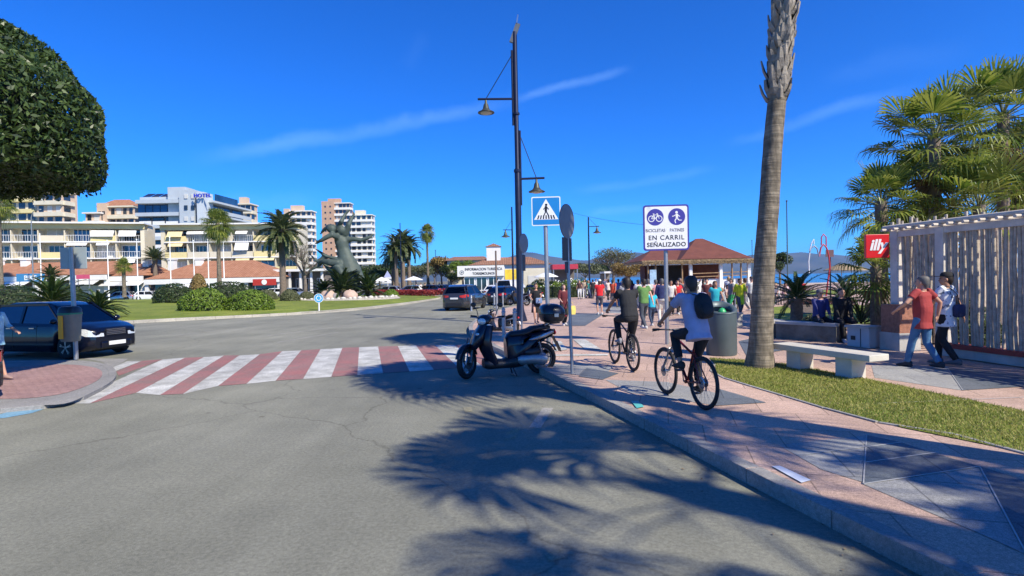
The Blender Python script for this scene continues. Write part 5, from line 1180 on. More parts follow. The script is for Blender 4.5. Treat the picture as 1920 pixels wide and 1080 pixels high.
# tourist office with white signboard
def office():
    Y = 62; A, B = At(857, 499, Y), At(945, 499, Y); W_ = B.x - A.x; t = thing('tourist_office', 'white flat roofed tourist information office with black lettering', 'building', (A.x, Y, 0), 0)
    zt, zs = At(900, 498, Y).z, At(900, 518, Y).z
    m = MB(); m.box((W_ / 2, .25, (zt + zs) / 2), (W_, .3, zt - zs)); m.build('signboard', w_white, t)
    m = MB(); m.box((W_ / 2 + .4, 3.4, zt / 2 - .05), (W_ - .8, 5.9, zt - .1)); m.build('wall', w_white, t)
    for k in range(3): window(t, 1.3 + k * 1.35, .42, zs / 2 + .35, 1.2, zs - .9, m_win, 1)
    text('INFORMACION TURISTICA', .40, (W_ * .56, .09, zt - .52), (R(90), 0, 0), black_p, t, .01, .008, sx=.86)
    text('TORREMOLINOS', .38, (W_ * .56, .09, zt - 1.0), (R(90), 0, 0), black_p, t, .01, .008, sx=.86)
    em = MB(); Mx = Matrix.Rotation(R(90), 3, 'X'); em.lathe([(.24, 0), (.24, .015), (.19, .015), (.19, 0)], 20, (.5, .09, zt - .72), M=Mx, cap=False); em.lathe([(.10, 0), (.10, .015)], 6, (.5, .09, zt - .72), M=Mx); em.build('emblem', mat('emblem grey', (.12, .14, .16), .5), t)
    t2 = thing('annex_wall', 'cream wall with a large yellow poster right of the tourist office', 'wall', (B.x + .05, Y + .2, 0), 0); C = At(1022, 500, Y); w2 = C.x - B.x
    m = MB(); m.box((w2 / 2, .3, zt / 2 - .2), (w2, .3, zt - .4)); m.build('wall', w_cream, t2)
    p = MB(); p.box((1.0, .12, zt - 1.1), (1.9, .04, 1.2)); p.build('poster', mat('yellow poster', (.80, .55, .04), .6, 0, .25, 1.5), t2)
    p = MB(); p.box((3.2, .12, 1.4), (1.2, .04, 1.9)); p.build('door', m_curt, t2)
office()
def villa(label, u0, u1, Y, v_eave, v_ridge, rl, rm, wm, seed):
    A, B = At(u0, v_eave, Y), At(u1, v_eave, Y); W_ = B.x - A.x; z = (A.z + B.z) / 2; h = At(u0, v_ridge, Y + 5).z - At(u0, v_eave, Y + 5).z
    t = thing('villa', label, 'building', (A.x, Y, 0), 0, 'tiled villas behind the tourist office'); m = MB(); m.box((W_ / 2, 5, z / 2), (W_, 9, z)); m.build('wall', wm, t)
    m = MB(); hip(m, 0, W_, .5, 9.5, z + .01, h * 1.1, .5, rl); m.build('roof', rm, t)
    n = max(2, int(W_ / 3.5))
    for k in range(n): window(t, W_ * (k + .5) / n, .42, z - 1.4, 1.1, 1.3, m_win, 1)
    return t, z, h, W_
t_, z, h, W_ = villa('wide villa with a brown tiled hipped roof and a small roof turret', 884, 1028, 74, 496, 482, .5, m_tileb, w_white, 1)
m = MB(); m.box((W_ * .28, 4, z + h + .4), (1.9, 2.2, 2.3)); tu = m.build('turret', w_white, t_); m = MB(); hip(m, W_ * .28 - .95, W_ * .28 + .95, 2.9, 5.1, z + h + 1.55, .5, .15, .01); m.build('turret_roof', m_tileb, tu)
villa('villa with a pale wall and low brown tiled roof left of the turret', 838, 912, 88, 488, 480, .7, m_tileb, w_cream, 2)
# far promenade: red canopy, parasols
def canopy(label, u0, u1, Y, v0, v1, m_, leg=galv):
    A, B = At(u0, v0, Y), At(u1, v1, Y); W_ = B.x - A.x; t = thing('beach_bar_canopy', label, 'canopy', (A.x, Y, 0), 0, 'canopies at the far end of the promenade')
    m = MB(); m.box((W_ / 2, 2, (A.z + B.z) / 2), (W_, 4, (A.z - B.z))); m.build('roof', m_, t)
    for x in (.1, W_ - .1):
        for y in (.1, 3.9): m = MB(); m.box((x, y, B.z / 2), (.12, .12, B.z)); m.build('post', leg, t)
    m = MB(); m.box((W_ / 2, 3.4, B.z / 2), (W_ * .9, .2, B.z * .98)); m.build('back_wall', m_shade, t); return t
canopy('red and white canopy right of the crosswalk sign post', 1036, 1084, 66, 496, 504, mat('canopy red', (.45, .03, .06), .6))
canopy('long brown canopy left of the crosswalk sign post', 965, 1030, 70, 503, 507, mat('canopy brown', (.16, .10, .07), .8))
canopy('pale wooden frame canopy in front of the distant trees', 1133, 1152, 74, 509, 512, w_white)
def parasol(label, x, y, z0, r, h, m_):
    t = thing('parasol', label, 'parasol', (x, y, z0), 0, 'parasols at the sea front'); m = MB(); m.tube([(0, 0, 0), (0, 0, h)], .03, 6); m.build('pole', galv, t)
    m = MB(); m.lathe([(r, h - .45), (r * .98, h - .40), (r * .5, h - .12), (.04, h + .08)], 12, smooth=False, cap=True); m.build('shade', m_, t)
straw = mat('straw thatch', (.30, .22, .13), .95, 0, .3, 8, bump=.6, bscale=60)
for lab, u, Y, m_ in (('white parasol left of the red canopy', 1024, 60, m_awnw), ('white parasol before the palm clump right of the statue', 775, 76, m_awnw), ('straw parasol behind the red sign, nearer one', 1578, 45, straw), ('straw parasol behind the red sign, farther one', 1604, 58, straw), ('white parasol before the distant white block', 715, 78, m_awnw)):
    p = At(u, 510, Y); parasol(lab, p.x, p.y, .0, 1.3, 2.6, m_)
# sea front bar with brown hipped roofs
def kiosk():
    Y = 33; A, B = At(1213, 491, Y), At(1412, 488, Y); W_ = B.x - A.x; z = 2.72; D = 6.0
    t = thing('beach_bar', 'open beach bar with brown hipped roofs and a straw fringe', 'building', (A.x, Y, SW), 0)
    wood = mat('bar timber', (.30, .19, .10), .8, 0, .3, 5); dk = mat('dark brown boards', (.12, .035, .02), .8, 0, .3, 3)
    m = MB(); m.box((W_ / 2, D / 2, .06), (W_ + 1, D + .6, .30)); m.build('floor', concrete, t)
    m = MB(); m.box((W_ * .55, D - .8, z / 2), (W_ * .8, 1.4, z - .3)); m.build('back_wall', dk, t); m = MB(); m.box((W_ * .30, 2.8, 1.35), (W_ * .22, 2.0, 2.2)); m.build('interior_shade_block', mat('painted interior shade', (.02, .018, .016), .9), t)  # near-black block in the middle paints the shade inside the bar
    rfm = mat('brown red roofing felt', (.14, .045, .030), .9, 0, .2, 2, bump=.3)
    m = MB(); hip(m, W_ * .38, W_ * .97, .6, D, z + .10, 1.40, .3, .10); m.build('roof', rfm, t)
    m = MB(); hip(m, .1, W_ * .60, 1.2, D - .3, z + .06, .80, .3, .35); m.build('small_roof', rfm, t)
    fr = MB(); fr.box((W_ / 2, -.15, z - .02), (W_ + .4, .12, .14)); fr.box((-.1, D / 2, z - .02), (.12, D, .139)); fr.box((W_ + .1, D / 2, z - .02), (.12, D, .139)); fr.box((W_ / 2, D / 2, z + .02), (W_, D - .2, .05)); fr.build('eaves', wood, t)
    n = 5200; P = np.stack([rng.random(n) * (W_ + .6) - .3, rng.normal(-.22, .05, n), z + .02 - rng.random(n) * .22], 1); N_ = np.tile([0, -1.0, .2], (n, 1)); quads('straw_fringe', leafcloud(P, N_, .08, .12, .4), straw, t)
    for x in (W_ * .415, W_ * .70, W_ * .965): m = MB(); m.box((x, .1, z / 2), (.17, .17, z - .1)); m.build('white_post', white_p, t)
    for x in (.05, W_ * .08, W_ * .33, W_ * .80, W_ * .885): m = MB(); m.tube([(x, .0, 0), (x, 0, z - .08)], .05, 7); m.build('timber_post', wood, t)
    for zz in (1.75, 1.95): m = MB(); m.bar((W_ * .42, .05, zz), (W_ * .96, .05, zz + .06), .05, .05); m.build('rail', wood, t)
    m = MB(); m.box((W_ * .72, .25, .95), (W_ * .55, .12, 1.35)); m.build('low_wall', white_p, t)
    m = MB(); m.box((W_ * .045, -.25, 1.75), (.38, .08, .95)); m.build('menu_board', mat('pale blue poster', (.30, .45, .6), .5, 0, .3, 5), t)
kiosk()
# --- right-hand garden: lawn, bed, stone bench wall
zl = SW
flat('garden_lawn', px([(1442, 577), (1520, 570), (1700, 575), (1720, 600), (1560, 612), (1442, 613)], SW), SW + .02, m_lawn)
flat('garden_lawn', px([(1500, 553), (1700, 550), (1700, 541), (1500, 545)], SW), SW + .02, m_lawn)
flat('garden_bed', px([(1470, 572), (1535, 566), (1560, 585), (1500, 590)], SW), SW + .03, m_soil)
A = G(1500, 571, SW); strip('dark_bedding_plants', '', (A.x - .5, A.y, SW), (A.x + 2.6, A.y - 1.0, SW), .8, .3, leafmat('purple brown foliage', (.05, .02, .02), (.12, .05, .04), .6, .1), 2200, .07)
stone = mat('rough garden stone', (.17, .155, .125), .9, 0, .4, 3, bump=.8, bscale=12); capm = mat('pale stone capping', (.42, .40, .36), .7, 0, .12, 4)
def stonewall(label, pts, h, wd, sm=stone, group='low stone bench walls'):
    t = thing('stone_bench_wall', label, 'wall', (0, 0, 0), 0, group); P = [V(p[0], p[1], 0) for p in pts]; b = MB(); c = MB()
    for i in range(len(P) - 1):
        b.bar(tuple(P[i] + V(0, 0, SW + h / 2)), tuple(P[i + 1] + V(0, 0, SW + h / 2)), wd, h); c.bar(tuple(P[i] + V(0, 0, SW + h + .035)), tuple(P[i + 1] + V(0, 0, SW + h + .035)), wd + .08, .07)
    b.build('wall', sm, t); c.build('capping', capm, t)
a = G(1476, 638, SW); b = G(1610, 648, SW); c = G(1480, 605, SW)
stonewall('low rough stone wall with pale capping where two people sit', [(a.x + .05, a.y + 1.9), (a.x + .1, a.y + .62), (b.x, b.y + .78)], .42, .46)
a = G(1394, 615, SW); b = G(1440, 612, SW); stonewall('short pale stone wall with a white cap right of the litter bin', [(a.x - .9, a.y + 2.4), (a.x, a.y + .5)], .42, .5, capm)
def boxes():
    a = G(1612, 650, SW); b = G(1655, 655, SW); t = thing('utility_box', 'white utility cabinets at the end of the stone bench wall', 'cabinet', (a.x, a.y + .25, SW), math.atan2(b.y - a.y, b.x - a.x)); L_ = (b - a).length
    m = MB(); m.box((L_ / 2, 0, .24), (L_, .42, .47)); m.build('body', mat('off white cabinet', (.45, .46, .46), .6, 0, .08, 3), t, bevel=.01); m = MB(); m.box((L_ / 2, -.02, .50), (L_ + .06, .50, .05)); m.build('lid', capm, t)
    m = MB(); m.box((L_ * .28, -.215, .22), (.12, .01, .10)); m.build('vent', black_p, t); m = MB(); m.box((L_ * .62, -.215, .24), (.012, .01, .44)); m.build('door_gap', black_p, t)
boxes()
# --- pergola screen of driftwood stakes
def pergola():
    c0 = G(1676, 655, SW); c0 = V(c0.x + .1, c0.y, 0); dr = V(.17, -.985, 0).normalized(); Hh = 2.88
    t = thing('pergola_screen', 'white framed pergola screen of upright driftwood stakes', 'pergola', (c0.x, c0.y, SW), 0)
    wp = mat('whitewashed post', (.56, .52, .46), .75, 0, .15, 4, bump=.3); pol = mat('pale peeled pole', (.52, .46, .38), .7, 0, .2, 6)
    def P(s, off=0, z=0): return dr * s + V(-dr.y, dr.x, 0) * -off + V(0, 0, z)     # s along, off outwards (towards the promenade)
    Rz = Matrix.Rotation(math.atan2(dr.y, dr.x), 3, 'Z')
    b = MB(); b.box(tuple(P(.05, 0, .53)), (.52, .52, 1.06), M=Rz); b.build('brick_pier', brick, t, bevel=.01); b = MB(); b.box(tuple(P(.05, 0, .20)), (.56, .56, .42), M=Rz); b.build('pier_plinth', concrete, t)
    b = MB(); b.box(tuple(P(0, 0, 1.06 + .86)), (.20, .20, 1.72), M=Rz); b.build('post', wp, t, bevel=.01)
    b = MB(); b.box(tuple(P(1.15, 0, 1.5)), (.20, .20, 2.5), M=Rz); b.build('post', wp, t, bevel=.01)
    b = MB(); b.box(tuple(P(6.9, 0, 1.5)), (.20, .20, 2.5), M=Rz); b.build('post', wp, t, bevel=.01)
    b = MB(); b.bar(tuple(P(-.1, 0, 2.70)), tuple(P(7.2, 0, 2.70)), .16, .14); b.build('beam', wp, t)
    b = MB(); b.tube([tuple(P(-.25, .12, 2.86)), tuple(P(2.2, .10, 2.87)), tuple(P(7.2, .12, 2.86))], .055, 8); b.build('top_pole', pol, t)
    # projecting rafters
    for k in range(22):
        s = -.1 + k * .33; r = MB(); r.tube([tuple(P(s, .32, 2.80)), tuple(P(s, -2.9, 2.80))], .035, 7); r.build('rafter', pol, t)
    random.seed(5)
    b = MB(); b.bar(tuple(P(1.25, 0, .11)), tuple(P(7.2, 0, .11)), .30, .18); b.build('base_wall', concrete, t); b = MB(); b.bar(tuple(P(1.25, .01, .245)), tuple(P(7.2, .01, .245)), .34, .09); b.build('red_coping', mat('red coping', (.30, .05, .035), .8, 0, .2, 4), t)
    n = 0; s = .20
    while s < 7.0:
        low = .28 if s > 1.28 else 1.06; r = random.uniform(.026, .042); x1, x2, x3 = [random.uniform(-.02, .02) for _ in range(3)]; le = random.uniform(-.035, .035); o = random.uniform(-.03, .03)
        if abs(s - 1.15) > .12:
            m = MB(); m.tube([tuple(P(s + le, o, low)), tuple(P(s + x1, o + .01, low + .55)), tuple(P(s + x2 - le * .4, o, low + 1.1)), tuple(P(s + x3 - le, o, low + 1.6)), tuple(P(s - le, o, 2.66))] if low < 1 else [tuple(P(s + le, o, low)), tuple(P(s + x2, o, low + .8)), tuple(P(s - le, o, 2.66))], [r, r * 1.05, r, r * .95, r * .9][:5 if low < 1 else 3], 7)
            m.build('stake', wood_w, t); n += 1
        s += random.uniform(.062, .088)
    # second screen at the far end, running away from the promenade, with stake tips above the beam
    nx_ = V(-dr.y, dr.x, 0) * 1
    t2 = thing('driftwood_fence', 'driftwood stake fence behind the pergola, its ragged tips above the beam', 'fence', (c0.x + .2, c0.y + .5, SW), 0)
    for k in range(26):
        x = .05 + k * .12; h = 3.04 + .10 * math.sin(k * 1.7) + random.uniform(-.07, .1) + .004 * k; r = random.uniform(.03, .042); l = random.uniform(-.03, .03)
        m = MB(); m.tube([(x, .1 * x, .05), (x + l, .1 * x, 1.6), (x + l * .5 + random.uniform(-.02, .02), .1 * x, h)], r, 7); m.build('stake', wood_w, t2)
    for zz in (1.0, 2.6): m = MB(); m.bar((0, .08, zz), (3.1, .38, zz), .05, .07); m.build('rail', wood_w, t2)
    # back side of the garden terrace
    # red sign
    z0 = At(1625, 440, c0.y - .25).z; z1 = At(1625, 484, c0.y - .25).z; a = At(1623, 462, c0.y - .25); b = At(1664, 462, c0.y - .25)
    t3 = thing('hanging_sign', 'square red box sign with white lettering hanging from the pergola post', 'sign', ((a.x + b.x) / 2, a.y, (z0 + z1) / 2), R(-6)); w_ = b.x - a.x
    m = MB(); m.box((0, 0, 0), (w_, .09, z0 - z1)); m.build('panel', mat('sign red', (.62, .012, .012), .35, 0, .03), t3, bevel=.008)
    m = MB(); m.bar((w_ / 2, 0, .1), (w_ / 2 + .14, .2, .1), .02, .02); m.bar((w_ / 2, 0, -.1), (w_ / 2 + .14, .2, -.1), .02, .02); m.build('bracket', metal_dark, t3)
    o = text('illy', .34, (0, -.048, -.085), (R(90), 0, 0), white_p, t3, .004, .012, sx=.95); o.data.shear = .25
pergola()
# ================================================================ street furniture
iron = mat('dark blue iron', (.018, .022, .045), .35, .4, .15, 6)
def lamp_head(t, x, z, y=0):
    m = MB(); m.lathe([(.03, .50), (.05, .46), (.055, .36), (.10, .30), (.14, .12), (.20, .04), (.36, -.04), (.36, -.07), (.30, -.05)], 20, (x, y, z)); h = m.build('lamp_shade', mat('lamp shade green grey', (.07, .075, .06), .45, .5, .15, 8), t)
    m = MB(); m.ball((x, y, z - .06), (.26, .26, .07), 16); m.build('diffuser', mat('lamp diffuser', (.42, .42, .36), .3), h); return h
def arm(t, side, z, L_, r=.16):
    m = MB(); x0 = side * .0; m.tube([(side * .14, 0, z - 1.15), (side * .14, 0, z + 2.1)], .045, 8); m.tube([(side * .05, 0, z), (side * (L_ + .35), 0, z + .02)], .05, 8); m.tube([(side * .14, 0, z + 1.9), (side * L_, 0, z + .02)], .018, 6)
    for q in (z - .8, z + .6, z + 1.6): m.box((side * .09, 0, q), (.14, .08, .06))
    m.build('arm', iron, t); lamp_head(t, side * L_, z - .52)
def big_lamp():
    p = G(976, 602, SW); z1 = At(968, 60, p.y).z; t = thing('street_lamp', 'tall dark lamp post with a high left arm and a lower right arm', 'street lamp', (p.x, p.y, SW), 0)
    m = MB(); m.lathe([(.30, 0), (.30, .05), (.17, .5), (.15, .8), (.145, 3.4)], 12, smooth=True); m.lathe([(.145, 3.35), (.135, 3.45), (.13, 6.6), (.10, 6.7), (.10, z1 - SW)], 12); m.lathe([(.16, 6.5), (.16, 6.62)], 12); m.lathe([(.15, 9.0), (.15, 9.08)], 12); m.build('pole', iron, t)
    m = MB()
    for a in range(4):
        c, s = math.cos(a * math.pi / 2), math.sin(a * math.pi / 2); m.add([(c * .14, s * .14, .9), (c * .40, s * .40, 0), (c * .40 - s * .02, s * .40 + c * .02, 0), (c * .14 - s * .02, s * .14 + c * .02, .9)], [(0, 1, 2, 3)])
    m.build('base_fins', iron, t)
    za = At(935, 186, p.y).z - SW; zb = At(1000, 335, p.y).z - SW; xa = p.x - At(911, 190, p.y).x; xb = At(1006, 340, p.y).x - p.x
    arm(t, -1, za, xa + .0); arm(t, 1, zb, xb)
    m = MB(); m.bar((-.14, 0, z1 - SW - .45), (.16, 0, z1 - SW + .35), .20, .12, up=(0, 1, 0)); m.build('floodlight', mat('floodlight grey', (.10, .11, .12), .5, .3), t); m = MB(); m.bar((.10, -.02, z1 - SW + .36), (.16, -.02, z1 - SW + .72), .12, .05); m.build('sensor', alu, t)
big_lamp()
def small_lamp(label, u, vt, vb, Y, sides, va, L_=1.0, z0=0):
    b = At(u, vb, Y); zt = At(u, vt, Y).z - z0; t = thing('street_lamp', label, 'street lamp', (b.x, Y, z0), 0, 'single armed street lamps')
    m = MB(); m.lathe([(.16, 0), (.12, .6), (.085, .9), (.06, zt)], 10); m.build('pole', iron, t); za = At(u, va, Y).z - z0
    for s in sides: m = MB(); m.tube([(0, 0, za), (s * (L_ + .2), 0, za + .02)], .035, 6); m.tube([(0, 0, za + .8), (s * L_, 0, za)], .014, 5); m.build('arm', iron, t); lamp_head(t, s * L_, za - .5)
small_lamp('slender lamp post with one arm to the right, far along the promenade', 1106, 407, 560, 50, (1,), 425, .75, SW)
small_lamp('lamp post with one arm to the left, directly left of the tall double one', 963, 388, 560, 46, (-1,), 431, .55, SW)
small_lamp('lamp post standing among the feather palms right of the statue', 753, 418, 545, 82, (-1,), 446, 1.0)
def flagpole(label, u, vt, vb, Y, r=.07, m_=white_p, group='white poles before the apartments', cat='pole', name='flagpole', z0=.3):
    b = At(u, vb, Y); zt = At(u, vt, Y).z - z0; t = thing(name, label, cat, (b.x, Y, z0), 0, group); m = MB(); m.lathe([(r * 1.5, 0), (r * 1.5, .3), (r, .35), (r * .7, zt)], 8); m.build('shaft', m_, t); m = MB(); m.ball((0, 0, zt + .05), r * 1.4, 8); m.build('finial', m_, t)
for u, vt, lab in ((78, 440, 'white pole second from the left before the apartments'), (204, 452, 'white pole right of the signpost panel'), (259, 450, 'white pole at the right end of the left apartment block'), (321, 446, 'white pole at the left end of the right apartment block'),
                   (365, 452, 'white pole left of the slim fan palm'), (392, 450, 'white pole just left of the slim fan palm trunk'), (421, 440, 'white pole just right of the slim fan palm trunk')): flagpole(lab, u, vt, 545, 70)
flagpole('tall dark mast right of the ringed palm trunk', 1477, 378, 530, 48, .06, mat('green grey mast', (.05, .08, .08), .5, .3), 'masts at the sea front', 'mast', 'mast', 0)
flagpole('thin short mast left of the ringed palm trunk', 1411, 452, 530, 52, .04, mat('green grey mast', (.05, .08, .08)), 'masts at the sea front', 'mast', 'mast', 0)
flagpole('white pole far behind the brown pavilion roof', 1219, 474, 530, 56, .05, white_p, 'masts at the sea front', 'mast', 'mast', 0)
flagpole('thin dark mast between the lone fan palm and the ochre tree', 806 + 12, 470, 540, 100, .07, iron, None, 'mast', 'mast', 0)
def hook_lamp():
    b = At(63, 545, 72); t = thing('street_lamp', 'pale bent arm street lamp leftmost before the apartments', 'street lamp', (b.x, 72, .2), 0); z = At(63, 396, 72).z; m = MB(); m.tube([(0, 0, 0), (0, 0, z - 1), (.25, 0, z - .3), (.7, 0, z)], [.1, .06, .05, .04], 8); m.build('pole', galv, t)
    m = MB(); m.ball((1.0, 0, z), (.4, .15, .08), 10); m.build('lamp_shade', galv, t)
hook_lamp()
sb = mat('sign blue enamel', (.015, .20, .52), .35, 0, .03); sk = mat('sign black', (.012, .012, .014), .4, 0, .03); sback = mat('sign back grey metal', (.20, .21, .22), .5, .5, .12, 4); sw = mat('sign white', (.75, .75, .75), .35, 0, .03); sp_ = mat('sign violet blue', (.055, .045, .28), .35, 0, .03)
def panel(mb, w_, h, y, t_=.006, r=.04, x=0, z=0):
    P = []
    for cx, cz, a0 in ((w_ / 2 - r, h / 2 - r, 0), (-w_ / 2 + r, h / 2 - r, 90), (-w_ / 2 + r, -h / 2 + r, 180), (w_ / 2 - r, -h / 2 + r, 270)):
        for k in range(5): a = R(a0 + k * 22.5); P.append((x + cx + r * math.cos(a), z + cz + r * math.sin(a)))
    n = len(P); mb.add([(p[0], y - t_, p[1]) for p in P] + [(p[0], y, p[1]) for p in P], [tuple(range(n)), tuple(range(2 * n - 1, n - 1, -1))] + [(i, n + i, n + (i + 1) % n, (i + 1) % n) for i in range(n)])
def disc(mb, r, y, x=0, z=0, t_=.003, r0=None):
    mb.lathe([(r, 0), (r, t_)] if not r0 else [(r0, 0), (r, 0), (r, t_), (r0, t_)], 28, (x, y, z), M=Matrix.Rotation(R(90), 3, 'X'), smooth=False, cap=not r0)
def flatp(mb, P, y, t_=.003):
    P = orient(P); n = len(P); mb.add([(p[0], y - t_, p[1]) for p in P] + [(p[0], y, p[1]) for p in P], [tuple(range(n)), tuple(range(2 * n - 1, n - 1, -1))] + [(i, n + i, n + (i + 1) % n, (i + 1) % n) for i in range(n)])
def stick(mb, a, b, w_, y): 
    a, b = V(a[0], a[1], 0), V(b[0], b[1], 0); d = (b - a).normalized(); n = V(-d.y, d.x, 0) * w_ / 2; flatp(mb, [(p.x, p.y) for p in (a - n, b - n, b + n, a + n)], y)
def crossing_sign():
    p = G(1032, 677, SW); Y = p.y; s = 54 / F * Y; zc = At(1027, 396, Y).z - SW; t = thing('crossing_sign', 'square blue crosswalk sign with a walking figure in a white triangle on a thick post', 'road sign', (p.x - .03, Y, SW), R(-3))
    m = MB(); m.tube([(0, .05, 0), (-.02, .05, zc + s * .4)], .048, 12); m.build('post', galv, t)
    m = MB(); panel(m, s, s, .0, .02, .03, 0, zc); pn = m.build('panel', sw, t); m = MB(); panel(m, s * .93, s * .93, -.021, .002, .02, 0, zc); m.build('blue_field', sb, pn)
    m = MB(); flatp(m, [(-s * .42, zc - s * .29), (s * .42, zc - s * .29), (0, zc + s * .42)], -.0235, .002); m.build('triangle', sw, pn)
    m = MB(); y = -.026; k = s / .62; f = lambda x, z: (x * k, zc + (z * 1.0 + (.005 if z > -.08 else 0)) * k)
    disc(m, .026 * k, y, .005 * k, zc + .135 * k); stick(m, f(.0, .10), f(-.005, -.01), .05 * k, y)
    stick(m, f(.0, .0), f(.055, -.10), .022 * k, y - .0004); stick(m, f(0, .0), f(-.05, -.10), .022 * k, y - .0008); stick(m, f(-.01, .09), f(-.055, .03), .016 * k, y - .0012); stick(m, f(.01, .09), f(.06, .03), .016 * k, y - .0016)
    for i in range(7): x = -.18 + i * .06; stick(m, f(x, -.168), f(x - (i - 3) * .009, -.088), .026 * k, y)
    m.build('walking_figure', sk, pn)
crossing_sign()
def lane_sign():
    p = G(1252, 646, SW); Y = p.y; k = Y / F; w_, h = 84 * k, 85 * k; zc = At(1249, 427, Y).z - SW; t = thing('cycle_lane_sign', 'white sign with two violet discs above EN CARRIL SENALIZADO', 'road sign', (p.x, Y, SW), R(-4)); t['label'] = 'white rectangular sign with two violet discs and two lines of black capitals'
    m = MB(); m.tube([(0, .06, 0), (0, .06, zc + h * .45)], .055, 12); m.build('post', galv, t)
    m = MB(); panel(m, w_, h, 0, .04, .07, 0, zc); pn = m.build('panel_rim', sp_, t); m = MB(); panel(m, w_ * .93, h * .93, -.041, .003, .05, 0, zc); m.build('white_field', sw, pn); y = -.046
    for s in (-1, 1): m = MB(); disc(m, w_ * .185, y, s * w_ * .235, zc + h * .235); m.build('violet_disc', sp_, pn)
    m = MB(); y2 = y - .004; X = -w_ * .235; Z = zc + h * .225; q = w_ * .17
    for s in (-1, 1): disc(m, q * .42, y2, X + s * q * .5, Z - q * .15, .003, q * .32)
    for a, b in (((-.5, -.15), (-.2, .35)), ((-.2, .35), (.35, .35)), ((.5, -.15), (.3, .5)), ((-.5, -.15), (0, -.15)), ((0, -.15), (-.22, .45)), ((0, -.15), (.35, .35)), ((-.32, .48), (-.12, .48)), ((.15, .5), (.35, .5))): stick(m, (X + a[0] * q, Z + a[1] * q), (X + b[0] * q, Z + b[1] * q), q * .08, y2 - .0008)
    m.build('bicycle_symbol', sw, pn)
    m = MB(); X = w_ * .235; disc(m, q * .17, y2, X - q * .02, Z + q * .62)
    for a, b, wd in (((0, .42), (.02, -.1), .3), ((0, -.1), (.3, -.42), .13), ((.3, -.42), (.62, -.42), .1), ((0, -.1), (-.25, -.45), .13), ((-.25, -.45), (-.15, -.8), .11), ((0, .35), (-.45, .12), .1), ((.05, .35), (.4, .05), .1), ((-.6, .12), (-.45, .12), .1)): stick(m, (X + a[0] * q, Z + a[1] * q), (X + b[0] * q, Z + b[1] * q), q * wd, y2 - .0008 - wd * .002)
    m.build('skater_symbol', sw, pn)
    gy = mat('faded grey print', (.16, .16, .18), .5)
    text('BICICLETAS', .118, (-w_ * .235, y, zc - h * .09), (R(90), 0, 0), gy, t, .002, .002, sx=.85); text('PATINES', .118, (w_ * .235, y, zc - h * .09), (R(90), 0, 0), gy, t, .002, .002, sx=.85)
    text('EN CARRIL', .172, (0, y, zc - h * .265), (R(90), 0, 0), sk, t, .002, .002, sp=1.15); text('SE\u00d1ALIZADO', .160, (0, y, zc - h * .415), (R(90), 0, 0), sk, t, .002, .003, sp=1.08)
lane_sign()
def edge_sign(label, ub, vb, ut, va, vb2, rd, plates, name='round_road_sign', rz=R(68)):
    p = G(ub, vb, SW); Y = p.y; zc = (At(ut, va, Y).z + At(ut, vb2, Y).z) / 2 - SW; rr = (At(ut, va, Y).z - At(ut, vb2, Y).z) / 2; lx = At(ut, va, Y).x - p.x
    t = thing(name, label, 'road sign', (p.x, Y, SW), 0); m = MB(); m.tube([(0, 0, 0), (lx, 0, zc + rr * .8)], .032, 10); m.build('post', galv, t); Mz = Matrix.Rotation(rz, 3, 'Z')
    m = MB(); m.lathe([(rr, 0), (rr, .02)], 28, tuple(V(lx, -.04, zc)), M=Mz @ Matrix.Rotation(R(90), 3, 'X'), smooth=False); m.build('disc', sback, t)
    for v0, v1, w_ in plates: z0, z1 = At(ut, v0, Y).z - SW, At(ut, v1, Y).z - SW; m = MB(); m.box((lx, -.05, (z0 + z1) / 2), (w_, .02, z0 - z1), M=Mz @ Matrix.Identity(3)); m.build('plate', mat('dark sign back', (.05, .055, .065), .5, .3), t, bevel=.008); m = MB(); m.box(tuple(V(lx, 0, (z0 + z1) / 2) + Mz @ V(0, -.03, 0) * 0 + V(0, -.02, 0)), (w_ * .8, .012, (z0 - z1) * .08), M=Mz); m.build('clamp', galv, t)
edge_sign('round sign seen edge on above two dark plates on the post nearest the kerb', 1073, 700, 1061, 383, 448, .3, ((446, 489, .42), (491, 512, .2)), rz=R(60))
edge_sign('round sign seen edge on, farther off beside the tall double street lamp', 978, 633, 981, 438, 474, .3, ((478, 508, .2),), rz=R(62))
def slim_post():
    p = G(932, 590, SW); Y = p.y; z = At(931, 470, Y).z - SW; t = thing('signpost', 'bare two tone post left of the tall double street lamp', 'post', (p.x, Y, SW), 0); m = MB(); m.tube([(0, 0, 0), (0, 0, z * .5)], .06, 8); m.build('lower_shaft', galv, t); m = MB(); m.tube([(0, 0, z * .5), (0, 0, z)], .045, 8); m.build('upper_shaft', mat('rusty post paint', (.14, .10, .08), .7), t)
slim_post()
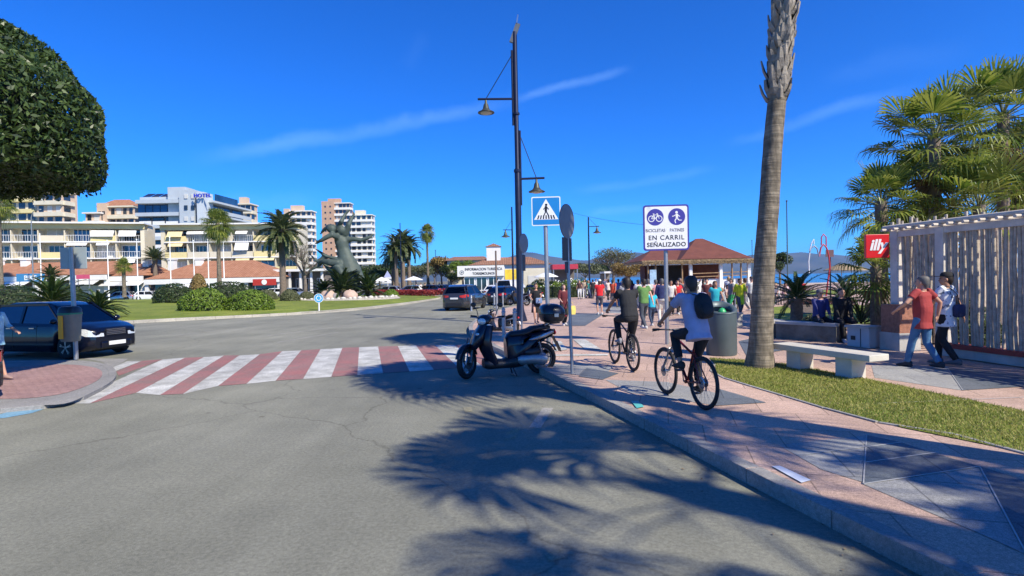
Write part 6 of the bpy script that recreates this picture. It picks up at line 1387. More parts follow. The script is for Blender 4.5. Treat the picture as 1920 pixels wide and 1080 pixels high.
def left_post():
    p = G(143, 674, .07); Y = p.y; zt = At(134, 461, Y).z; zb = At(136, 502, Y).z; lx = At(134, 480, Y).x - p.x; w_ = 50 / F * Y
    t = thing('signpost', 'leaning grey signpost with a blank panel seen from behind', 'road sign', (p.x, Y, .07), 0); m = MB(); H_ = zt - .1; m.tube([(0, 0, 0), (lx, 0, H_)], .055, 12); m.build('post', galv, t)
    m = MB(); m.box((lx, -.03 + .1, (zt + zb) / 2 - .1), (w_, .02, zt - zb)); m.build('panel', mat('pale grey panel back', (.36, .41, .41), .5, .3, .1, 2), t, bevel=.01); m = MB(); m.box((lx - .19, .08, zb - .1 + .10), (.15, .006, .05), M=Matrix.Rotation(R(12), 3, 'Y')); m.build('sticker', sw, t)
    b = thing('litter_bin', 'grey litter bin with a yellow stripe strapped to the leaning signpost', 'litter bin', (At(131.5, 600, Y - .26).x, Y - .26, .07), 0); z1, z0 = At(130, 574, Y).z - .1, At(130, 636, Y).z - .1
    def rr(z, w2, d): return [(w2 * math.copysign(abs(math.cos(a)) ** .6, math.cos(a)), d * math.copysign(abs(math.sin(a)) ** .6, math.sin(a)), z) for a in [2 * math.pi * k / 20 for k in range(20)]]
    k = Y / F; m = MB(); m.loft([rr(z0, 13 * k, .16), rr(z0 + .05, 14 * k, .18), rr(z1 - .22, 16 * k, .21), rr(z1 - .18, 16.2 * k, .22)]); m.build('body', mat('grey green bin plastic', (.17, .175, .145), .5, 0, .1, 6), b)
    m = MB(); m.loft([rr(z1 - .178, 16.6 * k, .225), rr(z1 - .14, 16.8 * k, .23)]); m.build('liner_rim', mat('bin green', (.02, .22, .12), .5), b)
    m = MB(); m.loft([rr(z1 - .138, 16.2 * k, .22), rr(z1 - .02, 15.4 * k, .20), rr(z1 + .03, 12 * k, .15)]); m.build('lid', mat('bin lid black', (.02, .025, .03), .35), b)
    m = MB(); m.box((-5 * k, -.232, (z0 + z1) / 2 - .06), (8 * k, .02, (z1 - z0) * .68)); m.build('yellow_stripe', mat('bin yellow', (.75, .38, .015), .5, 0, .05), b)
left_post()
def big_bin():
    a = G(1352, 669, SW); Y = a.y + .35; k = Y / F; x = At(1352, 600, Y).x; z1 = At(1352, 580, Y).z - SW; r = 27.5 * k
    t = thing('litter_bin', 'large blue grey cylindrical litter bin between the cyclist and the palm trunk', 'litter bin', (x, Y, SW), 0); g = mat('blue grey bin paint', (.085, .115, .125), .45, .2, .1, 3)
    m = MB(); m.lathe([(r * .95, 0), (r, .03), (r, z1 - .06)], 32); m.build('body', g, t)
    # sloped ring lid with round opening
    m = MB(); n = 32; ring = lambda rr_, z, tl: [(rr_ * math.cos(b), rr_ * math.sin(b), z + tl * math.sin(b)) for b in [2 * math.pi * j / n for j in range(n)]]
    m.loft([ring(r * 1.03, z1 - .08, 0), ring(r * 1.03, z1 + .02, .10), ring(r * .98, z1 + .06, .12), ring(r * .70, z1 + .04, .13), ring(r * .66, z1 - .05, .1)], cap=False); m.build('lid', g, t)
    m = MB(); m.lathe([(r * .94, z1 - .30), (r * .94, z1 - .29)], 24); m.build('inner_dark', mat('bin inside', (.008, .01, .01), .9), t)
    m = MB(); m.ball((.02, -.02, z1 - .10), (.10, .10, .14), 10); m.build('green_bag', mat('green plastic bag', (.03, .35, .12), .4, 0, .2, 12), t)
big_bin()
def bench():
    a, b = G(1510, 694, SW), G(1608, 711, SW); d = (b - a).normalized(); t = thing('stone_bench', 'pale stone slab bench on two block legs at the edge of the grass', 'bench', (a.x, a.y + .2, SW), math.atan2(d.y, d.x)); L_ = (b - a).length; sc = .95
    bs = mat('pale bench stone', (.52, .49, .42), .8, 0, .12, 3, bump=.3, bscale=50)
    m = MB(); m.box((L_ / 2 + .03, 0, .40), (L_ * 2.15 / 1.0 if L_ < 1.0 else L_ + 1.0, .46, .11)); m.build('seat', bs, t, bevel=.012)
    for x in (0, L_): m = MB(); m.box((x, 0, .17), (.32, .34, .345)); m.build('leg', bs, t, bevel=.008)
bench()
# bollards
def bollard(label, u, v, h=.95, r=.06, m_=None, z=SW):
    p = G(u, v, z); t = thing('bollard', label, 'bollard', (p.x, p.y, z), 0, 'bollards along the promenade edge'); m = MB(); m.lathe([(r * 1.2, 0), (r * 1.1, .05), (r, .08), (r, h - .12)], 12); m.build('shaft', m_ or galv, t); m = MB(); m.lathe([(r * 1.15, h - .12), (r * 1.2, h - .08), (r * .7, h - .07), (r * 1.1, h - .03), (r * .8, h + .02), (r * .2, h + .04)], 12); m.build('cap', m_ or galv, t)
for u, v, lab in ((884, 583, 'bollard beside the rear wheel of the slate grey sport utility car'), (927, 577, 'bollard before the rear corner of the black hatchback'), (943, 575, 'bollard beside the side of the black hatchback'), (961, 572, 'bollard at the bonnet of the black hatchback'), (993, 567, 'bollard before the parked motorcycles, right of the lamp post'),
                  (945, 632, 'bollard between the two parked scooters, left one'), (966, 634, 'bollard between the two parked scooters, right one')): bollard(lab, u, v, .9)
# round island sign
def island_sign():
    Y = 37.2; p = At(598, 576, Y); zc = At(598, 559, Y).z; r = 8.6 / F * Y; t = thing('roundabout_sign', 'small round blue roundabout sign on the kerb of the lawn', 'road sign', (p.x, Y, .15), R(8)); m = MB(); m.tube([(0, .03, 0), (0, .03, zc)], .05, 8); m.build('post', sw, t)
    m = MB(); disc(m, r, 0, 0, zc - .15, .02); m.build('disc', sw, t); m = MB(); disc(m, r * .90, -.021, 0, zc - .15); m.build('blue_field', mat('pale sign blue', (.04, .32, .62), .4), t)
    m = MB()
    for k in range(3):
        for j in range(6):
            a0, a1 = R(k * 120 + j * 14), R(k * 120 + j * 14 + 14); stick(m, (r * .5 * math.cos(a0), zc - .15 + r * .5 * math.sin(a0)), (r * .5 * math.cos(a1), zc - .15 + r * .5 * math.sin(a1)), r * .16, -.026)
        a = R(k * 120 + 100); c, s = math.cos(a), math.sin(a); flatp(m, [(r * .28 * c + 0, zc - .15 + r * .28 * s), (r * .72 * c, zc - .15 + r * .72 * s), (r * .52 * math.cos(a + .5), zc - .15 + r * .52 * math.sin(a + .5))], -.0265)
    m.build('arrows', sw, t)
island_sign()
def tri_sign():
    Y = 80; p = At(727, 530, Y); zc = At(727, 514, Y).z; t = thing('warning_sign', 'small white edged triangular sign beyond the red flower bed', 'road sign', (p.x, Y, 0), 0); m = MB(); m.tube([(0, .03, 0), (0, .03, zc)], .05, 8); m.build('post', sw, t)
    m = MB(); flatp(m, [(-.55, zc - .45), (.55, zc - .45), (0, zc + .5)], 0, .02); m.build('panel', mat('pale violet sign', (.4, .42, .6), .4), t)
tri_sign()
# statue on the roundabout
def statue():
    Y = 58.0; g0 = isl_at(640, 560); Y = g0.y + 1.2; zg = g0.z; o = V(g0.x, Y, zg); S = lambda u, v, dy=0: At(u, v, Y + dy) - o
    t = thing('bronze_statue', 'green bronze statue of leaping figures with raised arms and flying cloth', 'statue', tuple(o), 0); k = Y / F; br = mat('green bronze patina', (.042, .058, .048), .65, .1, 0, 1.2, bump=.3, col2=(.085, .112, .092))
    m = MB()
    def tb(pts, r, flat=1, n=12): m.tube([tuple(S(*p)) for p in pts], [q * k for q in r], n, flat=flat)
    # main figure: skirt, torso, neck, raised arms
    tb([(655, 512), (652, 498), (647, 480), (643, 466), (641, 455), (637, 446), (634, 438)], [24, 20, 14, 11.5, 13, 11, 5.5], .78, 16)
    tb([(633, 440), (634, 430), (632, 424)], [6, 6, 5]); m.ball(tuple(S(640, 432, -.2)), (9 * k, 8 * k, 9 * k), 12)
    tb([(634, 426), (640, 415, -.5), (647, 402), (652.6, 396), (657, 394)], [5, 4.2, 3, 2.2, 1.6]); tb([(647, 440), (654, 421, -.3), (660, 408), (664, 401), (661, 396)], [7, 4.6, 3.2, 2.2, 1.5])
    tb([(646, 450), (662, 448), (678, 450), (690, 446), (697, 441), (703, 438)], [6, 4.6, 3.8, 3.4, 2.2, 1]); tb([(692, 445), (700, 447)], [2.5, 1])
    # second figure: head with streaming hair, arm reaching left
    m.ball(tuple(S(621, 429, -.8)), (9 * k, 7 * k, 8 * k), 14); tb([(626, 424), (616, 424, -.5), (606, 432), (600, 440)], [6, 6.5, 5, 1.5], .6)
    tb([(636, 446), (622, 440, -1.2), (612, 445, -1.2), (602, 451, -1.2), (595, 454, -1)], [7, 5.2, 4.4, 3.6, 2.4]); tb([(597, 454, -1), (591, 449, -1)], [2.5, 1]); tb([(597, 455, -1), (590, 457, -1)], [2.5, 1])
    # flying cloth and legs
    tb([(654, 490), (640, 488), (624, 484), (612, 480), (602, 474), (594, 468), (590, 466)], [12, 9, 7, 5.5, 4.5, 3, 1], .5); tb([(612, 480), (600, 488), (592, 490)], [6, 4, 1.5], .6)
    tb([(648, 500), (632, 494, -.8), (618, 492, -.8), (606, 490, -.6), (598, 492)], [9, 8, 6.5, 4.5, 2.5]); tb([(606, 490), (598, 498), (590, 503), (578, 510)], [4, 2.5, 2, 1]); tb([(602, 493), (594, 490), (580, 476)], [4, 2.5, 1])
    tb([(660, 500), (646, 505, -.5), (630, 508, -.5), (616, 504), (606, 492)], [10, 7, 6, 5, 3], .6); tb([(640, 500, -1.2), (632, 503, -1.6), (640, 512, -1.6), (646, 522, -1)], [9, 9, 6, 5]); tb([(622, 500), (626, 515), (632, 530)], [6, 7, 6])
    tb([(655, 500), (668, 504), (674, 516), (682, 528), (690, 542)], [13, 10, 7, 4, 2.5]); tb([(655, 500, .6), (662, 520, .6), (660, 545, .6)], [15, 15, 14]); tb([(634, 500, .6), (636, 525, .6), (640, 550, .6)], [10, 11, 11])
    m.build('figures', br, t, remesh=.085, smooth_it=2)
    # rocks and gravel ring
    random.seed(9)
    gr = MB(); gr.lathe([(5.4, -.1), (5.2, .06), (4.4, .12), (.5, .2)], 40, (g0.x, Y, zg)); q = gr.build('gravel_bed', mat('pale gravel', (.36, .33, .28), .9, 0, .3, 8, bump=.8, bscale=14)); q['kind'] = 'structure'
    for i in range(30):
        a = math.pi * (1 + (i + .5) / 30) + random.uniform(-.03, .03); r = 4.95 + random.uniform(-.15, .15); s = random.uniform(.14, .26); b = MB(); b.ball((0, 0, s * .3), (s, s * random.uniform(.7, 1), s * random.uniform(.5, .8)), 8)
        rk = b.build('edging_stone', mat('pale edging stone', (.55, .52, .45), .9, 0, .1, 5)); rk.location = (g0.x + r * math.cos(a), Y + r * math.sin(a), zg + .05); rk.rotation_euler = (0, 0, i * 1.3); tag(rk, 'one of the pale round stones edging the statue bed', 'stone', 'stones edging the statue bed')
    for (u, v, s, lab, c) in ((615, 551, .95, 'pinkish boulder left of the palm fronds under the statue', (.50, .36, .28)), (656, 552, .9, 'pinkish boulder right of the palm fronds under the statue', (.50, .37, .28)), (628, 556, .6, 'small grey boulder between the two pinkish ones', (.25, .23, .22)), (604, 556, .6, 'small grey boulder leftmost in the statue bed', (.28, .26, .24))):
        b = MB(); b.ball((0, 0, s * .35), (s * .8, s * .6, s * .62), 9); b.v = [(x + random.uniform(-.07, .07), y + random.uniform(-.07, .07), z + random.uniform(-.07, .07)) for x, y, z in b.v]
        rk = b.build('boulder', mat('boulder %s' % lab[:8], c, .9, 0, .2, 2, bump=.6)); p_ = At(u, v, Y - 3.2); rk.location = (p_.x, Y - 3.2, zg); tag(rk, lab, 'boulder')
statue()
# red and white light sculpture by the sea front
def sculpture():
    Y = 34; t = thing('arch_sculpture', 'tall red and white tubular double arch sculpture right of the ringed palm', 'sculpture', (At(1535, 540, Y).x, Y, 0), 0); o = V(At(1535, 540, Y).x, Y, 0); rd = mat('red tube', (.42, .03, .03), .4); wt = mat('white tube', (.6, .6, .62), .4); pk = mat('blue grey tube', (.2, .26, .38), .4)
    def tb(name, pts, m_, r=.045): m = MB(); m.tube([tuple(At(u, v, Y) - o) for u, v in pts], r, 8); m.build(name, m_, t)
    tb('left_leg', [(1517, 512), (1516, 490), (1518, 474)], wt); tb('left_arch', [(1518, 474), (1521, 465), (1527, 461), (1532, 466), (1536, 481)], pk); tb('right_arch', [(1536, 481), (1539, 465), (1544, 458), (1550, 465), (1554, 480), (1556, 500), (1552, 530), (1549, 555)], rd)
    tb('top_loop', [(1540, 460), (1540, 445), (1544, 439), (1549, 445), (1549, 462)], rd, .035); tb('top_tip', [(1518, 470), (1522, 455), (1526, 449), (1526, 458)], wt, .035)
sculpture()
t = thing('notice_board', 'small dark notice board on a pole right of the arch sculpture', 'sign', (At(1557, 530, 36).x, 36, 0), 0)
m = MB(); m.tube([(0, 0, 0), (0, 0, At(1557, 482, 36).z)], .05, 8); m.build('post', sk, t); m = MB(); m.box((-.05, -.05, At(1557, 475, 36).z), (.5, .04, .45)); m.build('panel', mat('board maroon', (.12, .06, .06), .6), t)
# hedge and flower border right of the crosswalk sign
def hedge():
    a, b = G(1000, 560, SW), G(1072, 556, SW); t = thing('box_hedge', 'dark clipped box hedge behind the two women', 'hedge', ((a.x + b.x) / 2, a.y + 1.5, SW), 0); L_ = (b - a).length
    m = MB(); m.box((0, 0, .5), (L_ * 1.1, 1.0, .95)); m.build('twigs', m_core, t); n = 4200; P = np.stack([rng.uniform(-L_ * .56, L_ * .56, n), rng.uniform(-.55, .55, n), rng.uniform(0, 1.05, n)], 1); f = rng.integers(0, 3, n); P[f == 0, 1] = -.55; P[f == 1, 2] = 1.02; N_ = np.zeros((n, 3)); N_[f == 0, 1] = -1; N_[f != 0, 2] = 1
    quads('foliage', leafcloud(P, N_, .07, .5, .6), m_hedged, t)
hedge()
for i, (u, Y, lab) in enumerate(((1012, 60, 'loose flowering shrub left of the crosswalk sign post'), (1040, 61, 'loose flowering shrub right of the crosswalk sign post'), (1068, 62, 'loose flowering shrub behind the edge on round sign'), (1092, 63, 'loose flowering shrub farthest right in the promenade border'))):
    p = At(u, 540, Y); shrub(lab, (p.x, p.y, 0), (1.25, 1.0, 1.5), 2200, .09, m_hedge, 'flowering shrubs along the promenade', 'flowering_shrub', lump=.2, zmin=-.5, seed=140 + i)
    g = np.random.default_rng(i); P, Nn = shell_points(180, (1.3, 1.05, 1.55), .2, seed=140 + i, zmin=-.3); P[:, 2] += .37; o = quads('flowers', leafcloud(P, Nn, .07, .9, .5), white_p, [q for q in bpy.data.objects if q.name.startswith('flowering_shrub')][-1]); o['kind'] = 'stuff'
for lab, a, b in (('overhead_cable', (1050, 392), (1246, 424)),):
    m = MB(); A, B = At(*a, 60), At(*b, 40); m.tube([tuple(A.lerp(B, q) - V(0, 0, 1.2 * q * (1 - q))) for q in [k / 10 for k in range(11)]], .012, 4); o = m.build('overhead_cable', sk); tag(o, 'thin dark cable strung across the sky right of the crosswalk sign', 'cable')
# bicycles
bk = mat('matt black frame', (.012, .012, .014), .4, .2, .1, 6); bred = mat('dark red frame', (.14, .008, .010), .3, .2, .1, 6); bsil = mat('silver fork', (.35, .36, .38), .25, .8, .05)
def place_bike(rear, front, label, f, a, steer=0):
    r_, q = G(*rear, SW), G(*front, SW); d = (q - r_).normalized(); return bicycle(label, (r_.x, r_.y, SW), math.atan2(d.y, d.x) - math.pi / 2, f, a, .365), r_, d
bike1, b1p, b1d = place_bike((1320, 768), (1245, 737), 'black and red mountain bike of the rider with a rucksack', bred, bsil)
bike2, b2p, b2d = place_bike((1187, 696), (1160, 684), 'black mountain bike of the rider dressed in black', bk, metal_dark)
# ================================================================ people
def skinm(i): return [mat('skin fair', (.50, .27, .18), .5, 0, .06, 6), mat('skin tan', (.36, .18, .11), .5, 0, .06, 6), mat('skin light', (.58, .34, .25), .5, 0, .06, 6)][i % 3]
def cloth(c, n=None): return mat('cloth %.2f %.2f %.2f' % tuple(c), c, .85, 0, .16, 5, bump=.8, bscale=7)
HAIR = {'dark': mat('dark hair', (.018, .012, .009), .6, 0, .3, 20), 'brown': mat('brown hair', (.07, .035, .018), .6, 0, .3, 20), 'grey': mat('grey hair', (.10, .095, .09), .6, 0, .2, 20), 'fair': mat('fair hair', (.34, .22, .10), .6, 0, .2, 20)}
def ik(a, b, l1, l2, pole):
    d = b - a; L_ = min(d.length, (l1 + l2) * .999); dn = d.normalized(); b = a + dn * L_
    x = (l1 * l1 - l2 * l2 + L_ * L_) / (2 * L_); h = math.sqrt(max(0, l1 * l1 - x * x)); p = V(*pole); p = (p - dn * p.dot(dn)); p.normalize() if p.length > 1e-6 else None
    return a + dn * x + p * h, b
def ring(c, ax, ay, rx, ry, n=16, e=2.3):
    return [c + ax * (rx * math.copysign(abs(math.cos(a)) ** (2 / e), math.cos(a))) + ay * (ry * math.copysign(abs(math.sin(a)) ** (2 / e), math.sin(a))) for a in [2 * math.pi * k / n for k in range(n)]]
def person(label, loc, rz, pose='stand', H=1.74, top=(.5, .5, .5), bottom=(.05, .05, .08), shoes=(.1, .1, .1), hair='dark', skin=0, sleeve=.45, legs=1.0, hat=None, group=None, vox=.022, fem=False, longhair=False,
           hands=None, feet=None, lean=0, twist=0, pelvis=None, headyaw=0, headpitch=0, skirt=None, untuck=.0, seed=0, fingers=False, glasses=False, belly=0, spine_side=0, elbow_pole=None, knee_pole=None, child=False, toes=None):
    t = thing('person', label, 'person', loc, rz, group); s = H / 1.74; sm = skinm(skin); rs = random.Random(seed)
    wd = .93 if fem else 1.0
    P = pelvis if pelvis is not None else V(0, 0, .93 * s)
    up = V(spine_side, math.sin(lean), math.cos(lean)).normalized(); right = V(math.cos(twist), -math.sin(twist), 0); right = (right - up * right.dot(up)).normalized(); fwd = up.cross(right)
    hr = V(1, 0, 0)
    def sp(h, f=0): return P + up * h * s + fwd * f * s
    neck = sp(.545, -.01 - lean * .02); shl = .175 * wd * s
    SH = {q: sp(.50) + right * q * shl for q in (-1, 1)}; HP = {q: P + hr * q * .09 * s + V(0, 0, -.02) for q in (-1, 1)}
    hd_f = Matrix.Rotation(headyaw, 3, 'Z') @ V(right.y * -1, right.x, 0).normalized(); hd_r = V(hd_f.y, -hd_f.x, 0); hu = V(0, 0, 1)
    nl = (up + V(0, 0, .9)).normalized(); hc = neck + nl * .120 * s + hd_f * .025 * s
    hp = headpitch; hu = (V(0, 0, 1) * math.cos(hp) + hd_f * math.sin(hp)); hd_f2 = hd_f * math.cos(hp) - V(0, 0, 1) * math.sin(hp)
    HM = Matrix((hd_r, hd_f2, hu)).transposed()
    # default hands / feet
    hands = hands or {}; feet = feet or {}; st = .0
    if pose == 'walk': st = .30 * s
    if pose in ('stand', 'walk'):
        for q in (-1, 1):
            if q not in feet: feet[q] = V(q * .10 * s, q * st + (.02), .085 * s if not (pose == 'walk' and q < 0) else .13 * s)
            if q not in hands: hands[q] = P + V(q * .27 * s, -q * st * .75 + .06, -.06 * s)
        if pose == 'walk' and pelvis is None: P = P + V(0, .0, -.03 * s)
    lf = 1
    b = MB(); U1, U2 = .285 * s, .25 * s; T1, T2 = .435 * s, .425 * s
    tor = [(-.10, .10, .085), (-.04, .155, .105), (.04, .165 if fem else .155, .115), (.16, .125 if fem else .14, .10 + belly), (.26, .135 if fem else .15, .105 + belly * .6), (.38, .155 * wd, .115), (.46, .165 * wd, .105), (.515, .13 * wd, .08), (.545, .06, .06)]
    b.loft([ring(sp(h, .01 if h > .3 else 0), hr.lerp(right, max(0, min(1, h / .4))).normalized(), fwd, rx * s, ry * s) for h, rx, ry in tor])
    b.tube([sp(.50), neck, hc - hu * .02], [.062 * s, .056 * s, .052 * s], 12)
    # head: skull, jaw, nose, ears
    b.ball(tuple(hc + hu * .035 * s - hd_f2 * .008), (.074 * s, .092 * s, .088 * s), 14, M=HM); b.ball(tuple(hc - hu * .035 * s + hd_f2 * .022 * s), (.056 * s, .066 * s, .072 * s), 12, M=HM)
    b.tube([hc + hu * .02 * s + hd_f2 * .075 * s, hc - hu * .018 * s + hd_f2 * .102 * s, hc - hu * .028 * s + hd_f2 * .078 * s], [.010 * s, .015 * s, .012 * s], 8)
    for q in (-1, 1): b.ball(tuple(hc + hd_r * q * .077 * s - hu * .005 * s), (.012 * s, .022 * s, .032 * s), 8, M=HM)
    EL, WR, KN, AN, hdir = {}, {}, {}, {}, {}
    for q in (-1, 1):
        ep = (elbow_pole or {}).get(q, V(q * .5, -.9, -.2)); EL[q], WR[q] = ik(SH[q], hands[q], U1, U2, ep)
        kp = (knee_pole or {}).get(q, V(q * .08, 1, .1)); KN[q], AN[q] = ik(HP[q], feet[q], T1, T2, kp)
        sh = SH[q]
        b.tube([sh - right * q * .05 * s, sh, sh.lerp(EL[q], .5), EL[q], EL[q].lerp(WR[q], .3), WR[q]], [.055 * s, .056 * s, .047 * s * wd, .038 * s, .040 * s * wd, .027 * s], 12)
        hdv = (WR[q] - EL[q]).normalized(); hdir[q] = hdv; side = hdv.cross(V(0, 0, 1)); side = side.normalized() if side.length > .1 else V(0, 1, 0); pn = side.cross(hdv).normalized()
        if fingers:
            pc = WR[q] + hdv * .045 * s
            b.loft([ring(WR[q] - hdv * .01, side, pn, .024 * s, .02 * s, 10), ring(WR[q] + hdv * .03 * s, side, pn, .036 * s, .018 * s, 10), ring(WR[q] + hdv * .08 * s, side, pn, .041 * s, .015 * s, 10)])
            curl = -pn if fingers == 'grip' else -pn * .45
            for k, ln in enumerate((.068, .078, .072, .056)):
                o = WR[q] + hdv * .076 * s + side * (k - 1.5) * .021 * s * (1 if q > 0 else -1); c1 = (hdv + curl * (.8 if fingers == 'grip' else .3)).normalized(); c2 = (hdv * (.0 if fingers == 'grip' else .8) + curl).normalized(); c3 = (hdv * (-.8 if fingers == 'grip' else .5) + curl * .8).normalized()
                p1 = o + c1 * ln * .45 * s; p2 = p1 + c2 * ln * .35 * s; p3 = p2 + c3 * ln * .25 * s; b.tube([o - hdv * .015, o, p1, p2, p3], [.0095 * s, .0095 * s, .009 * s, .0085 * s, .007 * s], 7)
            tb = WR[q] + hdv * .025 * s - side * .03 * s * (1 if q > 0 else -1); td = (hdv * .7 - side * .6 * (1 if q > 0 else -1) + curl * .5).normalized(); b.tube([tb, tb + td * .032 * s, tb + (td * .5 + hdv * .3 + curl * .4) * .07 * s], [.012 * s, .011 * s, .008 * s], 7)
        else:
            b.ball(tuple(WR[q] + hdv * .05 * s), (.036 * s, .075 * s, .022 * s), 8, M=Matrix((side, hdv, pn)).transposed())
        hp_ = HP[q]; b.tube([hp_ + V(0, 0, .05 * s), hp_.lerp(KN[q], .25), hp_.lerp(KN[q], .7), KN[q], KN[q].lerp(AN[q], .3), KN[q].lerp(AN[q], .75), AN[q]], [.085 * s, .086 * s, .066 * s, .054 * s, .056 * s, .038 * s, .034 * s], 12)
        fd = (toes or {}).get(q, V(q * .12, 1, 0)).normalized(); b.tube([AN[q] + V(0, 0, .0) - fd * .04 * s, AN[q] + fd * .10 * s - V(0, 0, .05 * s), AN[q] + fd * .17 * s - V(0, 0, .062 * s)], [.034 * s, .034 * s, .025 * s], 8, flat=.8)
        sh_ = MB(); sx = V(fd.y, -fd.x, 0); sr = lambda y, w_, z0, z1: [AN[q] + fd * y * s + sx * w_ * s * math.cos(a) + V(0, 0, (z0 + (z1 - z0) * (.5 + .5 * math.sin(a))) * s) for a in [2 * math.pi * k / 10 for k in range(10)]]
        sh_.loft([sr(-.085, .020, -.075, -.02), sr(-.07, .040, -.085, .03), sr(.0, .043, -.085, .035), sr(.06, .045, -.085, -.005), sr(.13, .050, -.085, -.025), sr(.17, .040, -.083, -.04), sr(.195, .015, -.078, -.055)]); sh_.build('shoe', cloth(shoes), t)
    b.build('body', sm, t, remesh=vox, smooth_it=3 if vox > .015 else 2)
    # clothes
    if skirt != 'dress' or True:
        c = MB(); g = .016 * s; lo = -.10 if untuck else -.02; rows = [(lo - untuck, .158 + (.016 if untuck else 0), .115 + (.014 if untuck else 0))] + [(h, rx, ry) for h, rx, ry in tor if h > lo + .02 and h < .53]
        if skirt == 'dress': rows = [(-.42, .20, .17), (-.2, .185, .14)] + rows[1:]
        rows[-1] = (.532, .085, .075)
        c.loft([ring(sp(h, .01 if h > .3 else 0), hr.lerp(right, max(0, min(1, h / .4))).normalized(), fwd, rx * s + g * (1.5 if .05 < h < .3 else 1), ry * s + g * (1.4 if .05 < h < .3 else 1)) for h, rx, ry in rows])
        for q in (-1, 1):
            full = sleeve > 1; pts = [SH[q] - right * q * .06 * s, SH[q]]; rr = [.064 * s, .069 * s]
            if full: e2 = EL[q].lerp(WR[q], min(1, sleeve - 1)); pts += [SH[q].lerp(EL[q], .5), EL[q], e2]; rr += [.060 * s, .051 * s, .040 * s]
            elif sleeve > 0: pts += [SH[q].lerp(EL[q], sleeve * .5), SH[q].lerp(EL[q], sleeve)]; rr += [.066 * s, .066 * s]
            if sleeve > 0: c.tube(pts, rr, 12)
        c.build('dress' if skirt == 'dress' else 'shirt', cloth(top), t, remesh=max(vox, .012), smooth_it=2)
    if skirt != 'dress':
        c = MB(); c.loft([ring(P + up * h * s, hr, fwd, rx * s, ry * s) for h, rx, ry in ((-.11, .12, .10), (-.05, .168, .118), (.02, .172, .126), (.06, .162, .122))])
        for q in (-1, 1):
            hp_ = HP[q]; k, a = KN[q], AN[q]; pts = [hp_ + V(0, 0, .04 * s), hp_.lerp(k, .25)]; rr = [.092 * s, .095 * s]
            if legs < .5: pts.append(hp_.lerp(k, legs * 2)); rr.append(.088 * s)
            else:
                e2 = k.lerp(a, (legs - .5) * 2 * .97); pts += [hp_.lerp(k, .7), k]; rr += [.078 * s, .067 * s]
                if legs > .55: pts += [k.lerp(e2, .35), e2]; rr += [.066 * s, .056 * s if legs > .9 else .062 * s]
            c.tube(pts, rr, 12)
        c.build('trousers' if legs > .55 else 'shorts', cloth(bottom), t, remesh=max(vox, .012), smooth_it=2)
    h = MB()
    hcc = hc + hu * .048 * s - hd_f2 * .016 * s
    def hring(z, r, o=0): return [hcc + HM @ V(r[0] * s * math.cos(a), (o - .008 + (r[1] + (.010 if math.sin(a) < 0 else -.004)) * math.sin(a)) * s, z * s) for a in [2 * math.pi * k / 16 for k in range(16)]]
    h.loft([hring(-.14, (.042, .024), -.052), hring(-.115, (.050, .030), -.050), hring(-.085, (.066, .052), -.042), hring(-.05, (.078, .070), -.028), hring(-.01, (.083, .088), -.010), hring(.03, (.083, .099), 0), hring(.06, (.068, .082), 0), hring(.080, (.04, .05), 0), hring(.086, (.01, .01), 0)])
    if longhair: h.loft([hring(.02, (.084, .07), -.035), hring(-.06, (.088, .058), -.055), hring(-.15, (.095, .045), -.065), hring(-.25, (.085, .035), -.065), hring(-.30, (.05, .02), -.06)])
    h.build('hair', HAIR[hair], t)
    if hat:
        c = MB(); c.loft([hring(.012, (.090, .106), 0), hring(.05, (.088, .104), 0), hring(.088, (.065, .08), 0), hring(.10, (.02, .03), 0)]); c.box(tuple(hcc + HM @ V(0, .125 * s, .018 * s)), (.14 * s, .09 * s, .012), M=HM); c.build('cap', cloth(hat), t)
    if vox < .03:
        for q in (-1, 1):
            e = MB(); e.ball(tuple(hc + HM @ V(q * .029 * s, .080 * s, .022 * s)), (.014 * s, .008 * s, .008 * s) if not glasses else (.026 * s, .012 * s, .018 * s), 8, M=HM); e.build('eye' if not glasses else 'dark_lens', sk, t)
        e = MB(); e.ball(tuple(hc + HM @ V(0, .083 * s, -.048 * s)), (.022 * s, .008 * s, .006 * s), 8, M=HM); e.build('mouth', mat('lips', (.35, .10, .08), .5), t)
    return t
def xyz(u, v, z=SW): p = G(u, v, z); return (p.x, p.y, z)
# --- cyclists: bike frame local coordinates (y forward), person shares the bike's root placement
def rider(label, bp, bd, H, top, bottom, shoes, hairc, skin, sleeve, lean, legs_, crank, sc=.365 / .36, untuck=0, vox=.011, headyaw=0):
    rz = math.atan2(bd.y, bd.x) - math.pi / 2; z = .365
    BB = V(0, .43, .31); ped = {1: BB + V(.13, -.02, -.17), -1: BB + V(-.13, .02, .17)}
    hands = {q: V(q * .285, .825 - .05, 1.09) for q in (-1, 1)}; feet = {q: ped[q] + V(0, -.06, .11) for q in (-1, 1)}
    return person(label, (bp.x, bp.y, SW), rz, 'ride', H, top, bottom, shoes, hairc, skin, sleeve, legs_, None, None, vox, hands=hands, feet=feet, lean=lean, pelvis=V(0, .13, 1.055), untuck=untuck, fingers='grip', headyaw=headyaw, headpitch=.05,
                  elbow_pole={-1: V(-.8, -.5, -.5), 1: V(.8, -.5, -.5)}, toes={1: V(.05, 1, 0), -1: V(-.05, 1, 0)})
rider('cyclist in a lilac grey T-shirt and black shorts wearing a black rucksack, nearest the kerb', b1p, b1d, 1.74, (.36, .34, .46), (.010, .010, .012), (.02, .02, .02), 'dark', 1, .62, .30, .92, 0, untuck=.02)
rider('cyclist dressed all in black riding away, ahead of the one with the rucksack', b2p, b2d, 1.72, (.012, .013, .016), (.010, .010, .014), (.25, .25, .27), 'dark', 1, .5, .26, 1.0, 0, untuck=.0)
